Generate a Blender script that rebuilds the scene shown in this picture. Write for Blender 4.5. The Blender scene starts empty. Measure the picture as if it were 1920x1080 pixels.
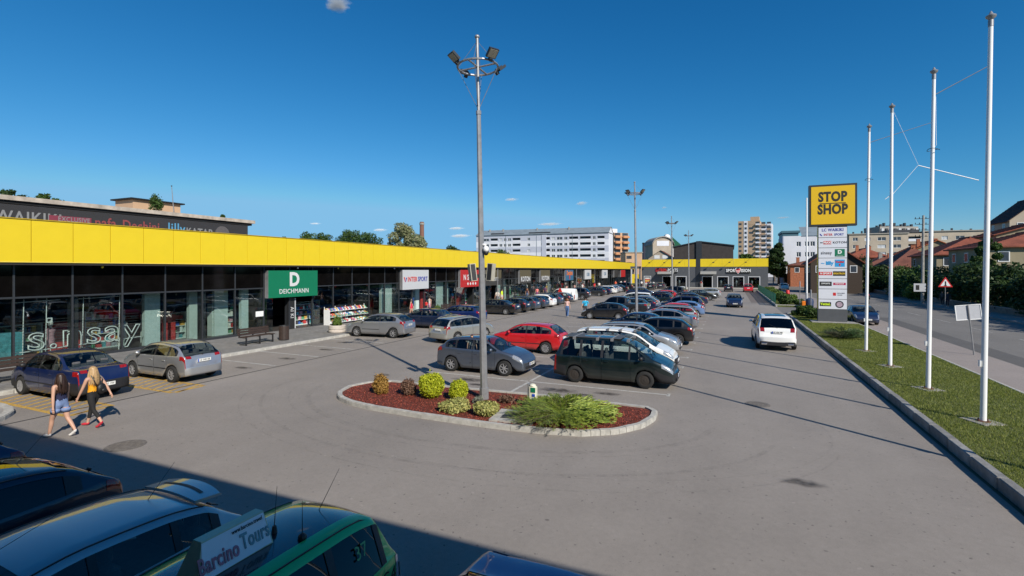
import bpy, bmesh, math, random
import numpy as np
from mathutils import Vector, Matrix
R = math.radians
sc = bpy.context.scene
col = sc.collection
random.seed(7)
rng = np.random.default_rng(11)

# ---------------- camera, sky, sun, exposure ----------------
CAM_H, YAW = 4.25, R(23.84)
cam = bpy.data.objects.new('camera', bpy.data.cameras.new('camera'))
col.objects.link(cam)
cam.location = (0, 0, CAM_H)
cam.rotation_euler = (R(90), 0, YAW)
cam.data.sensor_width = 36
cam.data.lens = 930 / 1920 * 36
cam.data.shift_y = -0.0175
cam.data.clip_start = 0.05
cam.data.clip_end = 12000
sc.camera = cam

SUN_EL, SUN_AZ = 35.0, 126.2          # azimuth clockwise from +Y
world = bpy.data.worlds.new('World')
sc.world = world
world.use_nodes = True
wn, wl = world.node_tree.nodes, world.node_tree.links
wn.clear()
w_out = wn.new('ShaderNodeOutputWorld')
w_bg = wn.new('ShaderNodeBackground')
w_sky = wn.new('ShaderNodeTexSky')
w_sky.sky_type = 'NISHITA'
w_sky.sun_disc = False
w_sky.sun_elevation = R(SUN_EL)
w_sky.sun_rotation = R(SUN_AZ)
w_sky.altitude = 200
w_sky.air_density = 1.0
w_sky.dust_density = 0.25
w_sky.ozone_density = 3.2
# polarised-looking clear sky: a gain and a gamma per colour channel, the same for the whole dome
w_sep, w_com = wn.new('ShaderNodeSeparateColor'), wn.new('ShaderNodeCombineColor')
wl.new(w_sky.outputs[0], w_sep.inputs[0])
for ch_, (k_, g_, cap_) in enumerate(((1.33, 2.1, .23), (.895, 1.13, .52), (1.025, .94, .80))):
    a_, b_, c_, d_ = [wn.new('ShaderNodeMath') for _ in range(4)]
    a_.operation = 'MULTIPLY'; a_.inputs[1].default_value = .101
    b_.operation = 'POWER'; b_.inputs[1].default_value = g_
    c_.operation = 'MULTIPLY'; c_.inputs[1].default_value = k_ / .101
    d_.operation = 'MINIMUM'; d_.inputs[1].default_value = cap_ / .101
    wl.new(w_sep.outputs[ch_], a_.inputs[0]); wl.new(a_.outputs[0], b_.inputs[0]); wl.new(b_.outputs[0], c_.inputs[0])
    wl.new(c_.outputs[0], d_.inputs[0]); wl.new(d_.outputs[0], w_com.inputs[ch_])
w_bg.inputs[1].default_value = 0.085
wl.new(w_com.outputs[0], w_bg.inputs[0])
wl.new(w_bg.outputs[0], w_out.inputs[0])

sun = bpy.data.objects.new('sun', bpy.data.lights.new('sun', 'SUN'))
col.objects.link(sun)
sun.data.energy = 4.6
sun.data.angle = R(0.53)
sun.data.color = (1.0, 0.93, 0.82)
sd = Vector((math.sin(R(SUN_AZ)) * math.cos(R(SUN_EL)), math.cos(R(SUN_AZ)) * math.cos(R(SUN_EL)), math.sin(R(SUN_EL))))
sun.rotation_euler = sd.to_track_quat('Z', 'Y').to_euler()
sun.location = (20, -20, 40)
sc.view_settings.view_transform = 'Standard'
sc.view_settings.look = 'None'
sc.view_settings.gamma = 1
sc.view_settings.use_curve_mapping = False
sc.view_settings.exposure = 0.25

# ---------------- helpers ----------------
def tag(o, label=None, cat=None, group=None, kind=None):
    if label: o['label'] = label
    if cat: o['category'] = cat
    if group: o['group'] = group
    if kind: o['kind'] = kind
    return o

def thing(name, label, cat, loc=(0, 0, 0), rz=0, group=None):
    o = bpy.data.objects.new(name, None)
    o.empty_display_size = 0.3
    col.objects.link(o)
    o.location = loc
    o.rotation_euler = (0, 0, rz)
    return tag(o, label, cat, group)

KIDS = {}
def copy_tree(o, parent=None):
    c = o.copy()
    col.objects.link(c)
    c.parent = parent
    for ch in list(KIDS.get(o.name, [])):
        KIDS.setdefault(c.name, []).append(copy_tree(ch, c))
    return c

def link(name, me, parent=None, loc=None, rot=None):
    o = bpy.data.objects.new(name, me)
    col.objects.link(o)
    if parent is not None:
        o.parent = parent
        KIDS.setdefault(parent.name, []).append(o)
    if loc is not None: o.location = loc
    if rot is not None: o.rotation_euler = rot
    return o

class MB:
    """collects faces and links them as ONE mesh object"""
    def __init__(s):
        s.v, s.f, s.m, s.mi = [], [], [], 0
    def add(s, vs, fs):
        n = len(s.v)
        s.v += [tuple(q) for q in vs]
        s.f += [tuple(i + n for i in f) for f in fs]
        s.m += [s.mi] * len(fs)
        return s
    def box(s, x0, x1, y0, y1, z0, z1, M=None):
        vs = [(x0, y0, z0), (x1, y0, z0), (x1, y1, z0), (x0, y1, z0), (x0, y0, z1), (x1, y0, z1), (x1, y1, z1), (x0, y1, z1)]
        if M is not None: vs = [tuple(M @ Vector(q)) for q in vs]
        return s.add(vs, [(3, 2, 1, 0), (4, 5, 6, 7), (0, 1, 5, 4), (1, 2, 6, 5), (2, 3, 7, 6), (3, 0, 4, 7)])
    def bevbox(s, x0, x1, y0, y1, z0, z1, b=0.01):
        # box with chamfered vertical edges and top edge
        pts = [(x0 + b, y0), (x1 - b, y0), (x1, y0 + b), (x1, y1 - b), (x1 - b, y1), (x0 + b, y1), (x0, y1 - b), (x0, y0 + b)]
        cx, cy = (x0 + x1) / 2, (y0 + y1) / 2
        ins = [(cx + (x - cx) * (1 - 2 * b / (x1 - x0)), cy + (y - cy) * (1 - 2 * b / (y1 - y0))) for x, y in pts]
        vs = [(x, y, z0) for x, y in pts] + [(x, y, z1 - b) for x, y in pts] + [(x, y, z1) for x, y in ins]
        fs = [tuple(range(7, -1, -1))] + [(i, (i + 1) % 8, 8 + (i + 1) % 8, 8 + i) for i in range(8)] + [(8 + i, 8 + (i + 1) % 8, 16 + (i + 1) % 8, 16 + i) for i in range(8)] + [tuple(range(16, 24))]
        return s.add(vs, fs)
    def bar(s, a, b, r0, r1=None, n=8, cap=True):
        a, b = Vector(a), Vector(b)
        r1 = r0 if r1 is None else r1
        d = (b - a).normalized()
        u = d.orthogonal().normalized()
        w = d.cross(u)
        vs = []
        for p, r in ((a, r0), (b, r1)):
            for k in range(n):
                t = 2 * math.pi * k / n
                vs.append(p + (u * math.cos(t) + w * math.sin(t)) * r)
        fs = [(k, (k + 1) % n, n + (k + 1) % n, n + k) for k in range(n)]
        if cap: fs += [tuple(range(n - 1, -1, -1)), tuple(range(n, 2 * n))]
        return s.add(vs, fs)
    def tube(s, pts, r, n=6):
        for a, b in zip(pts[:-1], pts[1:]): s.bar(a, b, r, r, n)
        return s
    def lathe(s, prof, n=16, c=(0, 0, 0), axis='z', close=False):
        vs = []
        for r, h in prof:
            for k in range(n):
                t = 2 * math.pi * k / n
                a, b = r * math.cos(t), r * math.sin(t)
                q = (a, b, h) if axis == 'z' else ((a, h, b) if axis == 'y' else (h, a, b))
                vs.append((q[0] + c[0], q[1] + c[1], q[2] + c[2]))
        m = len(prof)
        fs = []
        for i in range(m - 1 if not close else m):
            j = (i + 1) % m
            for k in range(n):
                f = (i * n + k, i * n + (k + 1) % n, j * n + (k + 1) % n, j * n + k)
                fs.append(f if axis != 'y' else f[::-1])
        if not close:
            if prof[0][0] > 1e-6: fs.append(tuple(range(n - 1, -1, -1)))
            if prof[-1][0] > 1e-6: fs.append(tuple(range((m - 1) * n, m * n)))
        return s.add(vs, fs)
    def prism(s, pts, z0, z1):
        n = len(pts)
        vs = [(x, y, z0) for x, y in pts] + [(x, y, z1) for x, y in pts]
        return s.add(vs, [tuple(range(n - 1, -1, -1)), tuple(range(n, 2 * n))] + [(i, (i + 1) % n, n + (i + 1) % n, n + i) for i in range(n)])
    def prismx(s, pts, x0, x1):      # pts in (y,z)
        n = len(pts)
        vs = [(x0, y, z) for y, z in pts] + [(x1, y, z) for y, z in pts]
        return s.add(vs, [tuple(range(n - 1, -1, -1)), tuple(range(n, 2 * n))] + [(i, (i + 1) % n, n + (i + 1) % n, n + i) for i in range(n)])
    def ball(s, c, r, n=10, m=7, sq=(1, 1, 1)):
        vs = [(c[0], c[1], c[2] - r * sq[2])]
        for i in range(1, m):
            ph = -math.pi / 2 + math.pi * i / m
            for k in range(n):
                t = 2 * math.pi * k / n
                vs.append((c[0] + r * sq[0] * math.cos(ph) * math.cos(t), c[1] + r * sq[1] * math.cos(ph) * math.sin(t), c[2] + r * sq[2] * math.sin(ph)))
        vs.append((c[0], c[1], c[2] + r * sq[2]))
        fs = [(0, 1 + (k + 1) % n, 1 + k) for k in range(n)]
        for i in range(m - 2):
            for k in range(n):
                a = 1 + i * n
                fs.append((a + k, a + (k + 1) % n, a + n + (k + 1) % n, a + n + k))
        a = 1 + (m - 2) * n
        fs += [(a + k, a + (k + 1) % n, len(vs) - 1) for k in range(n)]
        return s.add(vs, fs)
    def mesh(s, name, mats, smooth=False):
        me = bpy.data.meshes.new(name)
        me.from_pydata(s.v, [], s.f)
        if not isinstance(mats, (list, tuple)): mats = [mats]
        for m in mats: me.materials.append(m)
        if len(mats) > 1: me.polygons.foreach_set('material_index', s.m)
        bm = bmesh.new(); bm.from_mesh(me)
        bmesh.ops.recalc_face_normals(bm, faces=bm.faces)
        bm.to_mesh(me); bm.free()
        if smooth:
            me.polygons.foreach_set('use_smooth', [True] * len(me.polygons))
            if smooth == 'auto':
                try: me.set_sharp_from_angle(angle=R(38))
                except Exception: pass
        me.update()
        return me
    def build(s, name, mats, parent=None, smooth=False, loc=None, rot=None):
        return link(name, s.mesh(name, mats, smooth), parent, loc, rot)

# ---------------- materials ----------------
MATS = {}
def mat(name, c, rough=0.6, metal=0.0, spec=0.5, noise=0.0, nscale=8.0, bump=0.0, bscale=40.0, coat=0.0, detail=4, c2=None, trans=None):
    if name in MATS: return MATS[name]
    m = bpy.data.materials.new(name)
    m.use_nodes = True
    nt = m.node_tree; N, Lk = nt.nodes, nt.links
    b = N['Principled BSDF']
    b.inputs['Base Color'].default_value = (*c, 1)
    b.inputs['Roughness'].default_value = rough
    b.inputs['Metallic'].default_value = metal
    b.inputs['Specular IOR Level'].default_value = spec
    b.inputs['Coat Weight'].default_value = coat
    b.inputs['Coat Roughness'].default_value = 0.04
    if noise or bump:
        tc = N.new('ShaderNodeTexCoord')
    if noise:
        nz = N.new('ShaderNodeTexNoise'); nz.inputs['Scale'].default_value = nscale; nz.inputs['Detail'].default_value = detail
        nz.inputs['Roughness'].default_value = 0.62
        mr = N.new('ShaderNodeMapRange')
        mr.inputs['From Min'].default_value = 0.3; mr.inputs['From Max'].default_value = 0.7
        mx = N.new('ShaderNodeMix'); mx.data_type = 'RGBA'
        d = c2 if c2 else tuple(q * (1 - noise) for q in c)
        e = c if c2 else tuple(min(1, q * (1 + noise)) for q in c)
        mx.inputs[6].default_value = (*d, 1); mx.inputs[7].default_value = (*e, 1)
        Lk.new(tc.outputs['Object'], nz.inputs['Vector']); Lk.new(nz.outputs['Fac'], mr.inputs['Value'])
        Lk.new(mr.outputs[0], mx.inputs[0]); Lk.new(mx.outputs[2], b.inputs['Base Color'])
    if bump:
        nb = N.new('ShaderNodeTexNoise'); nb.inputs['Scale'].default_value = bscale; nb.inputs['Detail'].default_value = 3
        bp = N.new('ShaderNodeBump'); bp.inputs['Strength'].default_value = bump; bp.inputs['Distance'].default_value = 0.02
        Lk.new(tc.outputs['Object'], nb.inputs['Vector']); Lk.new(nb.outputs['Fac'], bp.inputs['Height']); Lk.new(bp.outputs[0], b.inputs['Normal'])
    MATS[name] = m
    return m

def paint_mat():
    m = bpy.data.materials.new('car_paint'); m.use_nodes = True
    N, Lk = m.node_tree.nodes, m.node_tree.links
    b = N['Principled BSDF']
    oi = N.new('ShaderNodeObjectInfo')
    tc = N.new('ShaderNodeTexCoord')
    nz = N.new('ShaderNodeTexNoise'); nz.inputs['Scale'].default_value = 2.2; nz.inputs['Detail'].default_value = 6
    mr = N.new('ShaderNodeMapRange'); mr.inputs['From Min'].default_value = 0.35; mr.inputs['From Max'].default_value = 0.75
    mr.inputs['To Min'].default_value = 0.0; mr.inputs['To Max'].default_value = 0.05
    sp = N.new('ShaderNodeSeparateXYZ')
    lo = N.new('ShaderNodeMapRange'); lo.inputs['From Min'].default_value = 0.15; lo.inputs['From Max'].default_value = 0.55
    lo.inputs['To Min'].default_value = 0.16; lo.inputs['To Max'].default_value = 0.0
    ad = N.new('ShaderNodeMath'); ad.operation = 'ADD'
    mx = N.new('ShaderNodeMix'); mx.data_type = 'RGBA'
    mx.inputs[7].default_value = (0.22, 0.20, 0.17, 1)
    Lk.new(tc.outputs['Object'], nz.inputs['Vector']); Lk.new(nz.outputs['Fac'], mr.inputs['Value'])
    Lk.new(tc.outputs['Object'], sp.inputs[0]); Lk.new(sp.outputs['Z'], lo.inputs['Value'])
    Lk.new(mr.outputs[0], ad.inputs[0]); Lk.new(lo.outputs[0], ad.inputs[1])
    Lk.new(ad.outputs[0], mx.inputs[0]); Lk.new(oi.outputs['Color'], mx.inputs[6])
    Lk.new(mx.outputs[2], b.inputs['Base Color'])
    Lk.new(oi.outputs['Alpha'], b.inputs['Metallic'])
    b.inputs['Roughness'].default_value = 0.38
    b.inputs['Coat Weight'].default_value = 0.9
    b.inputs['Coat Roughness'].default_value = 0.035
    return m

def glass_mat(name, tint, refl=1.0, rough=0.0):
    m = bpy.data.materials.new(name); m.use_nodes = True
    N, Lk = m.node_tree.nodes, m.node_tree.links
    N.clear()
    o = N.new('ShaderNodeOutputMaterial')
    tr = N.new('ShaderNodeBsdfTransparent'); tr.inputs[0].default_value = (*tint, 1)
    gl = N.new('ShaderNodeBsdfGlossy'); gl.inputs['Roughness'].default_value = rough
    gl.inputs['Color'].default_value = (refl, refl, refl, 1)
    fr = N.new('ShaderNodeFresnel'); fr.inputs['IOR'].default_value = 1.5
    gm = N.new('ShaderNodeNewGeometry'); io = N.new('ShaderNodeMapRange'); io.inputs['To Min'].default_value = 1.5; io.inputs['To Max'].default_value = 1 / 1.5
    Lk.new(gm.outputs['Backfacing'], io.inputs['Value']); Lk.new(io.outputs[0], fr.inputs['IOR'])
    mr = N.new('ShaderNodeMapRange'); mr.inputs['To Min'].default_value = 0.005; mr.inputs['To Max'].default_value = 1.0
    mx = N.new('ShaderNodeMixShader')
    Lk.new(fr.outputs[0], mr.inputs['Value']); Lk.new(mr.outputs[0], mx.inputs[0])
    Lk.new(tr.outputs[0], mx.inputs[1]); Lk.new(gl.outputs[0], mx.inputs[2]); Lk.new(mx.outputs[0], o.inputs[0])
    MATS[name] = m
    return m

PAINT = paint_mat()
GLASS = glass_mat('car_glass', (0.62, 0.69, 0.67))
DGLASS = glass_mat('dark_car_glass', (0.06, 0.07, 0.08))
SHOPGLASS = glass_mat('shop_glass', (0.77, 0.82, 0.81), 1.0)
M_black = mat('black_plastic', (0.018, 0.018, 0.02), 0.5, noise=.2, nscale=9)
M_under = mat('under_black', (0.008, 0.008, 0.009), 0.9, noise=.2)
M_tyre = mat('tyre_rubber', (0.018, 0.018, 0.018), 0.85, noise=.35, nscale=14)
M_rim = mat('alloy', (0.55, 0.55, 0.56), 0.35, 0.7, noise=.12, nscale=20)
M_steel = mat('steel_rim', (0.05, 0.042, 0.036), 0.6, 0.3, noise=.3, nscale=30)
M_seat = mat('seat_cloth', (0.09, 0.09, 0.095), 0.9, noise=.3)
M_chrome = mat('chrome', (0.7, 0.7, 0.7), 0.12, 1.0, noise=.05)
M_head = mat('headlight_lens', (0.40, 0.42, 0.45), 0.15, 0.45, noise=.35, nscale=26)
M_tail = mat('taillight_lens', (0.26, 0.010, 0.010), 0.15, noise=.3, nscale=18, coat=.6)
M_orange = mat('indicator_lens', (0.75, 0.2, 0.02), 0.2, noise=.1)
M_white = mat('white_paint', (0.78, 0.78, 0.77), 0.45, noise=.05, nscale=3)
M_platew = mat('plate_white', (0.75, 0.75, 0.72), 0.4, noise=.05)
M_plateb = mat('plate_blue', (0.02, 0.07, 0.45), 0.4, noise=.05)
M_ink = mat('black_ink', (0.015, 0.015, 0.015), 0.6)
M_conc = mat('kerb_concrete', (0.40, 0.385, 0.35), 0.9, noise=.22, nscale=6, bump=.3, bscale=60)
M_concd = mat('old_concrete', (0.30, 0.285, 0.26), 0.9, noise=.3, nscale=5, bump=.4, bscale=50)
M_galv = mat('galvanised', (0.30, 0.30, 0.31), 0.5, 0.5, noise=.16, nscale=5)
M_frame = mat('anthracite_frame', (0.028, 0.031, 0.036), 0.45, noise=.1)
M_clad = mat('anthracite_cladding', (0.078, 0.082, 0.090), 0.55, noise=.1, nscale=2)
M_bark = mat('bark', (0.10, 0.075, 0.055), 0.9, noise=.4, nscale=12, bump=.5)
M_brown = mat('brown_slats', (0.045, 0.028, 0.022), 0.6, noise=.25, nscale=8)
M_redplastic = mat('red_plastic', (0.55, 0.02, 0.02), 0.5, noise=.1)

def text(s, size, m, parent, loc, rot, name='lettering', ext=0.004, sx=1.0, bold=0.0, align='CENTER', font_outline=0):
    cu = bpy.data.curves.new('t', 'FONT')
    cu.body = s; cu.size = size; cu.align_x = align; cu.align_y = 'CENTER'
    cu.offset = bold; cu.extrude = ext; cu.resolution_u = 3; cu.space_character = 1.07
    if font_outline:
        cu.fill_mode = 'NONE'; cu.extrude = 0; cu.bevel_depth = font_outline; cu.bevel_resolution = 0
    o = bpy.data.objects.new('t', cu)
    col.objects.link(o)
    bpy.context.view_layer.update()
    me = bpy.data.meshes.new_from_object(o.evaluated_get(bpy.context.evaluated_depsgraph_get()))
    bpy.data.objects.remove(o)
    bpy.data.curves.remove(cu)
    for v in me.vertices: v.co.x *= sx
    me.materials.clear(); me.materials.append(m)
    me.name = name
    return link(name, me, parent, loc, rot)
ROTX = (R(90), 0, R(90))      # lettering that faces +X
ROTY = (R(90), 0, 0)          # lettering that faces -Y
# ================= SETTING =================
def sheet(name, pts, z, m, kind='structure', sub=0):
    b = MB(); n = len(pts)
    b.add([(x, y, z) for x, y in pts], [tuple(range(n))])
    o = b.build(name, m); o['kind'] = kind
    if o.data.polygons[0].normal.z < 0: o.data.flip_normals()
    return o

def asphalt_mat(name, base, stain=True):
    m = bpy.data.materials.new(name); m.use_nodes = True
    N, Lk = m.node_tree.nodes, m.node_tree.links
    b = N['Principled BSDF']; b.inputs['Roughness'].default_value = 0.88; b.inputs['Specular IOR Level'].default_value = 0.35
    tc = N.new('ShaderNodeTexCoord')
    def noise(sc_, det, ro=.6, vec=None):
        n = N.new('ShaderNodeTexNoise'); n.inputs['Scale'].default_value = sc_; n.inputs['Detail'].default_value = det; n.inputs['Roughness'].default_value = ro
        Lk.new(vec or tc.outputs['Object'], n.inputs['Vector']); return n.outputs['Fac']
    def rng_(v, a, c, d, e):
        r = N.new('ShaderNodeMapRange'); r.inputs['From Min'].default_value = a; r.inputs['From Max'].default_value = c
        r.inputs['To Min'].default_value = d; r.inputs['To Max'].default_value = e; Lk.new(v, r.inputs['Value']); return r.outputs[0]
    def mul(a, c):
        q = N.new('ShaderNodeMath'); q.operation = 'MULTIPLY'; Lk.new(a, q.inputs[0]); Lk.new(c, q.inputs[1]); return q.outputs[0]
    f = mul(rng_(noise(0.12, 4), .3, .7, .90, 1.10), rng_(noise(1.4, 5), .3, .7, .96, 1.04))
    f = mul(f, rng_(noise(9, 4), .3, .7, .94, 1.05))
    f = mul(f, rng_(noise(160, 2), .25, .75, .70, 1.30))
    v = N.new('ShaderNodeTexVoronoi'); v.inputs['Scale'].default_value = 70
    Lk.new(tc.outputs['Object'], v.inputs['Vector'])
    f = mul(f, rng_(v.outputs['Distance'], .0, .5, .88, 1.08))
    if stain:   # long wheel-worn bands across the lot and small dark drips
        mp = N.new('ShaderNodeMapping'); mp.inputs['Scale'].default_value = (0.35, 0.05, 1); Lk.new(tc.outputs['Object'], mp.inputs[0])
        f = mul(f, rng_(noise(1.0, 3, vec=mp.outputs[0]), .35, .7, .93, 1.06))
        f = mul(f, rng_(noise(11, 2, .4), .27, .31, .55, 1.0))
        f = mul(f, rng_(noise(6.3, 3, .5), .70, .76, 1.0, 1.22))
    cr = N.new('ShaderNodeMix'); cr.data_type = 'RGBA'; cr.blend_type = 'MULTIPLY'; cr.inputs[0].default_value = 1
    cr.inputs[6].default_value = (*base, 1)
    cc = N.new('ShaderNodeCombineColor'); 
    for k in range(3): Lk.new(f, cc.inputs[k])
    Lk.new(cc.outputs[0], cr.inputs[7]); Lk.new(cr.outputs[2], b.inputs['Base Color'])
    bp = N.new('ShaderNodeBump'); bp.inputs['Strength'].default_value = .35; bp.inputs['Distance'].default_value = .01
    Lk.new(noise(120, 2), bp.inputs['Height']); Lk.new(bp.outputs[0], b.inputs['Normal'])
    return m

M_asph = asphalt_mat('lot_asphalt', (0.240, 0.214, 0.191))
M_road = asphalt_mat('road_asphalt', (0.165, 0.156, 0.145))
M_walk2 = asphalt_mat('sidewalk_asphalt', (0.26, 0.225, 0.205), False)

def paver_mat(name, c, w, h, mortar=0.03):
    m = bpy.data.materials.new(name); m.use_nodes = True
    N, Lk = m.node_tree.nodes, m.node_tree.links
    b = N['Principled BSDF']; b.inputs['Roughness'].default_value = 0.85
    tc = N.new('ShaderNodeTexCoord')
    br = N.new('ShaderNodeTexBrick'); br.inputs['Scale'].default_value = 1
    br.inputs['Brick Width'].default_value = w; br.inputs['Row Height'].default_value = h; br.inputs['Mortar Size'].default_value = mortar * .25
    br.inputs['Color1'].default_value = (*c, 1); br.inputs['Color2'].default_value = (*[q * .78 for q in c], 1)
    br.inputs['Mortar'].default_value = (*[q * .5 for q in c], 1)
    nz = N.new('ShaderNodeTexNoise'); nz.inputs['Scale'].default_value = .9; nz.inputs['Detail'].default_value = 6
    mr = N.new('ShaderNodeMapRange'); mr.inputs['To Min'].default_value = .72; mr.inputs['To Max'].default_value = 1.2
    mx = N.new('ShaderNodeMix'); mx.data_type = 'RGBA'; mx.blend_type = 'MULTIPLY'; mx.inputs[0].default_value = 1
    Lk.new(tc.outputs['Object'], br.inputs['Vector']); Lk.new(tc.outputs['Object'], nz.inputs['Vector'])
    Lk.new(nz.outputs['Fac'], mr.inputs['Value']); Lk.new(br.outputs['Color'], mx.inputs[6]); Lk.new(mr.outputs[0], mx.inputs[7])
    Lk.new(mx.outputs[2], b.inputs['Base Color'])
    return m
M_pave = paver_mat('walkway_pavers', (0.235, 0.225, 0.215), .4, .2)

# land, lot, roads
sheet('ground', [(-4000, -4000), (4000, -4000), (4000, 4000), (-4000, 4000)], -0.03, mat('far_ground', (0.10, 0.11, 0.06), 0.9, noise=.4, nscale=.02))
sheet('parking_lot', [(-28.1, -40), (4.62, -40), (4.62, 130), (-28.1, 130)], 0.0, M_asph)
sheet('entrance_road', [(4.62, 54.6), (12.0, 54.6), (12.0, 64.6), (4.62, 64.6)], 0.0, M_road)
sheet('road', [(11.6, -60), (20.9, -60), (20.9, 420), (11.6, 420)], -0.002, M_road)
sheet('sidewalk', [(8.92, -60), (11.6, -60), (11.6, 54.0), (8.92, 54.0)], 0.012, M_walk2)
sheet('sidewalk', [(8.2, 65), (11.6, 65), (11.6, 420), (8.2, 420)], 0.012, M_walk2)
bsw = MB().box(20.9, 23.6, -60, 420, -.03, .12); o = bsw.build('sidewalk', M_walk2); o['kind'] = 'structure'
# road line and wheel darkened edge
mb = MB()
for k in range(60): mb.box(16.15, 16.27, -40 + k * 7, -36.5 + k * 7, 0.0, 0.004)
o = mb.build('road_marking', mat('worn_white_road', (0.30, 0.29, 0.27), .8, noise=.3, nscale=3)); o['kind'] = 'structure'
sheet('repair_strip', [(11.7, -60), (12.9, -60), (12.9, 54), (11.7, 54)], 0.003, asphalt_mat('dark_patch', (0.105, 0.10, 0.095), False))

# hills on the horizon
hb = MB(); n = 90
vs = []
for i in range(n + 1):
    a = R(-75) + R(125) * i / n
    x, y = math.sin(a) * 7000, math.cos(a) * 7000
    hgt = 130 + 110 * math.sin(i * .23) + 60 * math.sin(i * .61 + 1) + 30 * math.sin(i * 1.7)
    if -20 < math.degrees(a) < -5: hgt += 50
    hgt = max(30, hgt)
    vs += [(x, y, -60), (x * 1.02, y * 1.02, hgt)]
hb.add(vs, [(2 * i, 2 * i + 2, 2 * i + 3, 2 * i + 1) for i in range(n)])
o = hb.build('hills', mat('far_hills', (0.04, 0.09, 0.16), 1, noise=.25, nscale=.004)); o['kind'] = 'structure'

# walkway along the shops with separate kerb stones
wk = MB().box(-28.1, -22.83, 7.7, 130, -.03, .13)
walk = wk.build('walkway', M_pave); walk['kind'] = 'structure'
ks = MB().bevbox(0, .26, .006, .994, -.02, .135, .018).mesh('kerb_stone', M_conc)
kerbA = thing('walkway_kerb', 'pale concrete kerb along the edge of the shop walkway', 'kerb', (-22.83, 7.7, 0))
for k in range(112): link('kerb_stone', ks, kerbA, (random.uniform(-.006, .006), k, random.uniform(-.006, .006)))
# rounded pavement head at the left
pts = [(-28.1, 7.69), (-22.9, 7.69)]
head = [(-28.1, -2), (-19.6, -2), (-18.7, 2), (-18.45, 5.2)] + [(-20.4 + 1.95 * math.cos(R(t)), 5.75 + 1.75 * math.sin(R(t))) for t in range(0, 91, 15)] + [(-22.6, 7.55), (-23.2, 7.69), (-28.1, 7.69)]
hb = MB().prism(head, -.03, .115); o = hb.build('pavement_head', mat('flagstone_grey', (.30, .28, .255), .9, noise=.2, nscale=2)); o['kind'] = 'structure'
kerbB = thing('pavement_kerb', 'curved concrete kerb around the rounded pavement corner by the blue sedan', 'kerb', (0, 0, 0))
def kerb_run(parent, path, step, mat_, w=.22, z1=.13, z0=-.02, gap=.012, name='kerb_stone'):
    seg = []; tot = 0; P = [Vector((*p, 0)) for p in path]
    for a, b in zip(P[:-1], P[1:]): seg.append((tot, a, b)); tot += (b - a).length
    def at(t):
        for t0, a, b in reversed(seg):
            if t >= t0 - 1e-9: return a + (b - a) * min(1, (t - t0) / max(1e-9, (b - a).length))
        return P[0]
    n = max(1, round(tot / step)); st = tot / n
    for k in range(n):
        a, b = at(k * st + gap / 2), at((k + 1) * st - gap / 2)
        d = (b - a).normalized(); nrm = Vector((-d.y, d.x, 0)) * w
        q = MB().prism([(a.x, a.y), (b.x, b.y), (b.x + nrm.x, b.y + nrm.y), (a.x + nrm.x, a.y + nrm.y)], z0, z1 - .02)
        c0 = .02 / w
        q.prism([(a.x + nrm.x * c0, a.y + nrm.y * c0), (b.x + nrm.x * c0, b.y + nrm.y * c0), (b.x + nrm.x, b.y + nrm.y), (a.x + nrm.x, a.y + nrm.y)], z1 - .0199, z1 + random.uniform(-.004, .004))
        q.build(name, mat_, parent)
kerb_run(kerbB, [(-19.4, -2), (-18.5, 2), (-18.25, 5.2)] + [(-20.4 + 2.15 * math.cos(R(t)), 5.75 + 1.95 * math.sin(R(t))) for t in range(0, 91, 15)] + [(-22.6, 7.75)], .33, M_conc, w=-.22 if False else .22)

# slot drain along the lane and manholes
dr = MB().box(-18.30, -18.22, -5, 126, -.02, .005)
o = dr.build('slot_drain', mat('drain_iron', (.045, .042, .04), .7, noise=.3)); o['kind'] = 'structure'
M_iron = mat('cast_iron', (.17, .15, .13), .75, .2, noise=.35, nscale=10)
def manhole(x, y, r, label):
    t = thing('manhole_cover', label, 'manhole', (x, y, .002))
    MB().lathe([(r, 0), (r, .007), (r * .88, .008)], 28).build('rim', M_iron, t)
    p = MB()
    st = r / 5.5
    for i in range(-5, 6):
        for j in range(-5, 6):
            if (i * i + j * j) ** .5 * st < r * .86: p.box(i * st - st * .36, i * st + st * .36, j * st - st * .36, j * st + st * .36, .002, .012)
    p.build('tread', M_iron, t)
manhole(-13.4, 7.2, .42, 'round cast iron manhole cover beside the shadow edge near the two walking women')
manhole(.77, 17.5, .36, 'round cast iron manhole cover in the right lane opposite the second flagpole')
manhole(-12.9, 16.2, .3, 'small dark manhole cover behind the planted island')

# painted bay lines
M_line = bpy.data.materials.new('worn_line'); M_line.use_nodes = True
def worn(m, c, thr=(.42, .62)):
    N, Lk = m.node_tree.nodes, m.node_tree.links; b = N['Principled BSDF']; b.inputs['Base Color'].default_value = (*c, 1); b.inputs['Roughness'].default_value = .8
    tc = N.new('ShaderNodeTexCoord'); nz = N.new('ShaderNodeTexNoise'); nz.inputs['Scale'].default_value = 5; nz.inputs['Detail'].default_value = 9; nz.inputs['Roughness'].default_value = .75
    mr = N.new('ShaderNodeMapRange'); mr.inputs['From Min'].default_value = thr[0]; mr.inputs['From Max'].default_value = thr[1]; mr.inputs['To Min'].default_value = .95; mr.inputs['To Max'].default_value = .25
    Lk.new(tc.outputs['Object'], nz.inputs['Vector']); Lk.new(nz.outputs['Fac'], mr.inputs['Value']); Lk.new(mr.outputs[0], b.inputs['Alpha'])
worn(M_line, (.46, .45, .42), (.5, .68))
M_yline = bpy.data.materials.new('worn_yellow'); M_yline.use_nodes = True
worn(M_yline, (.56, .34, .07), (.48, .64))
lm = MB()
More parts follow.
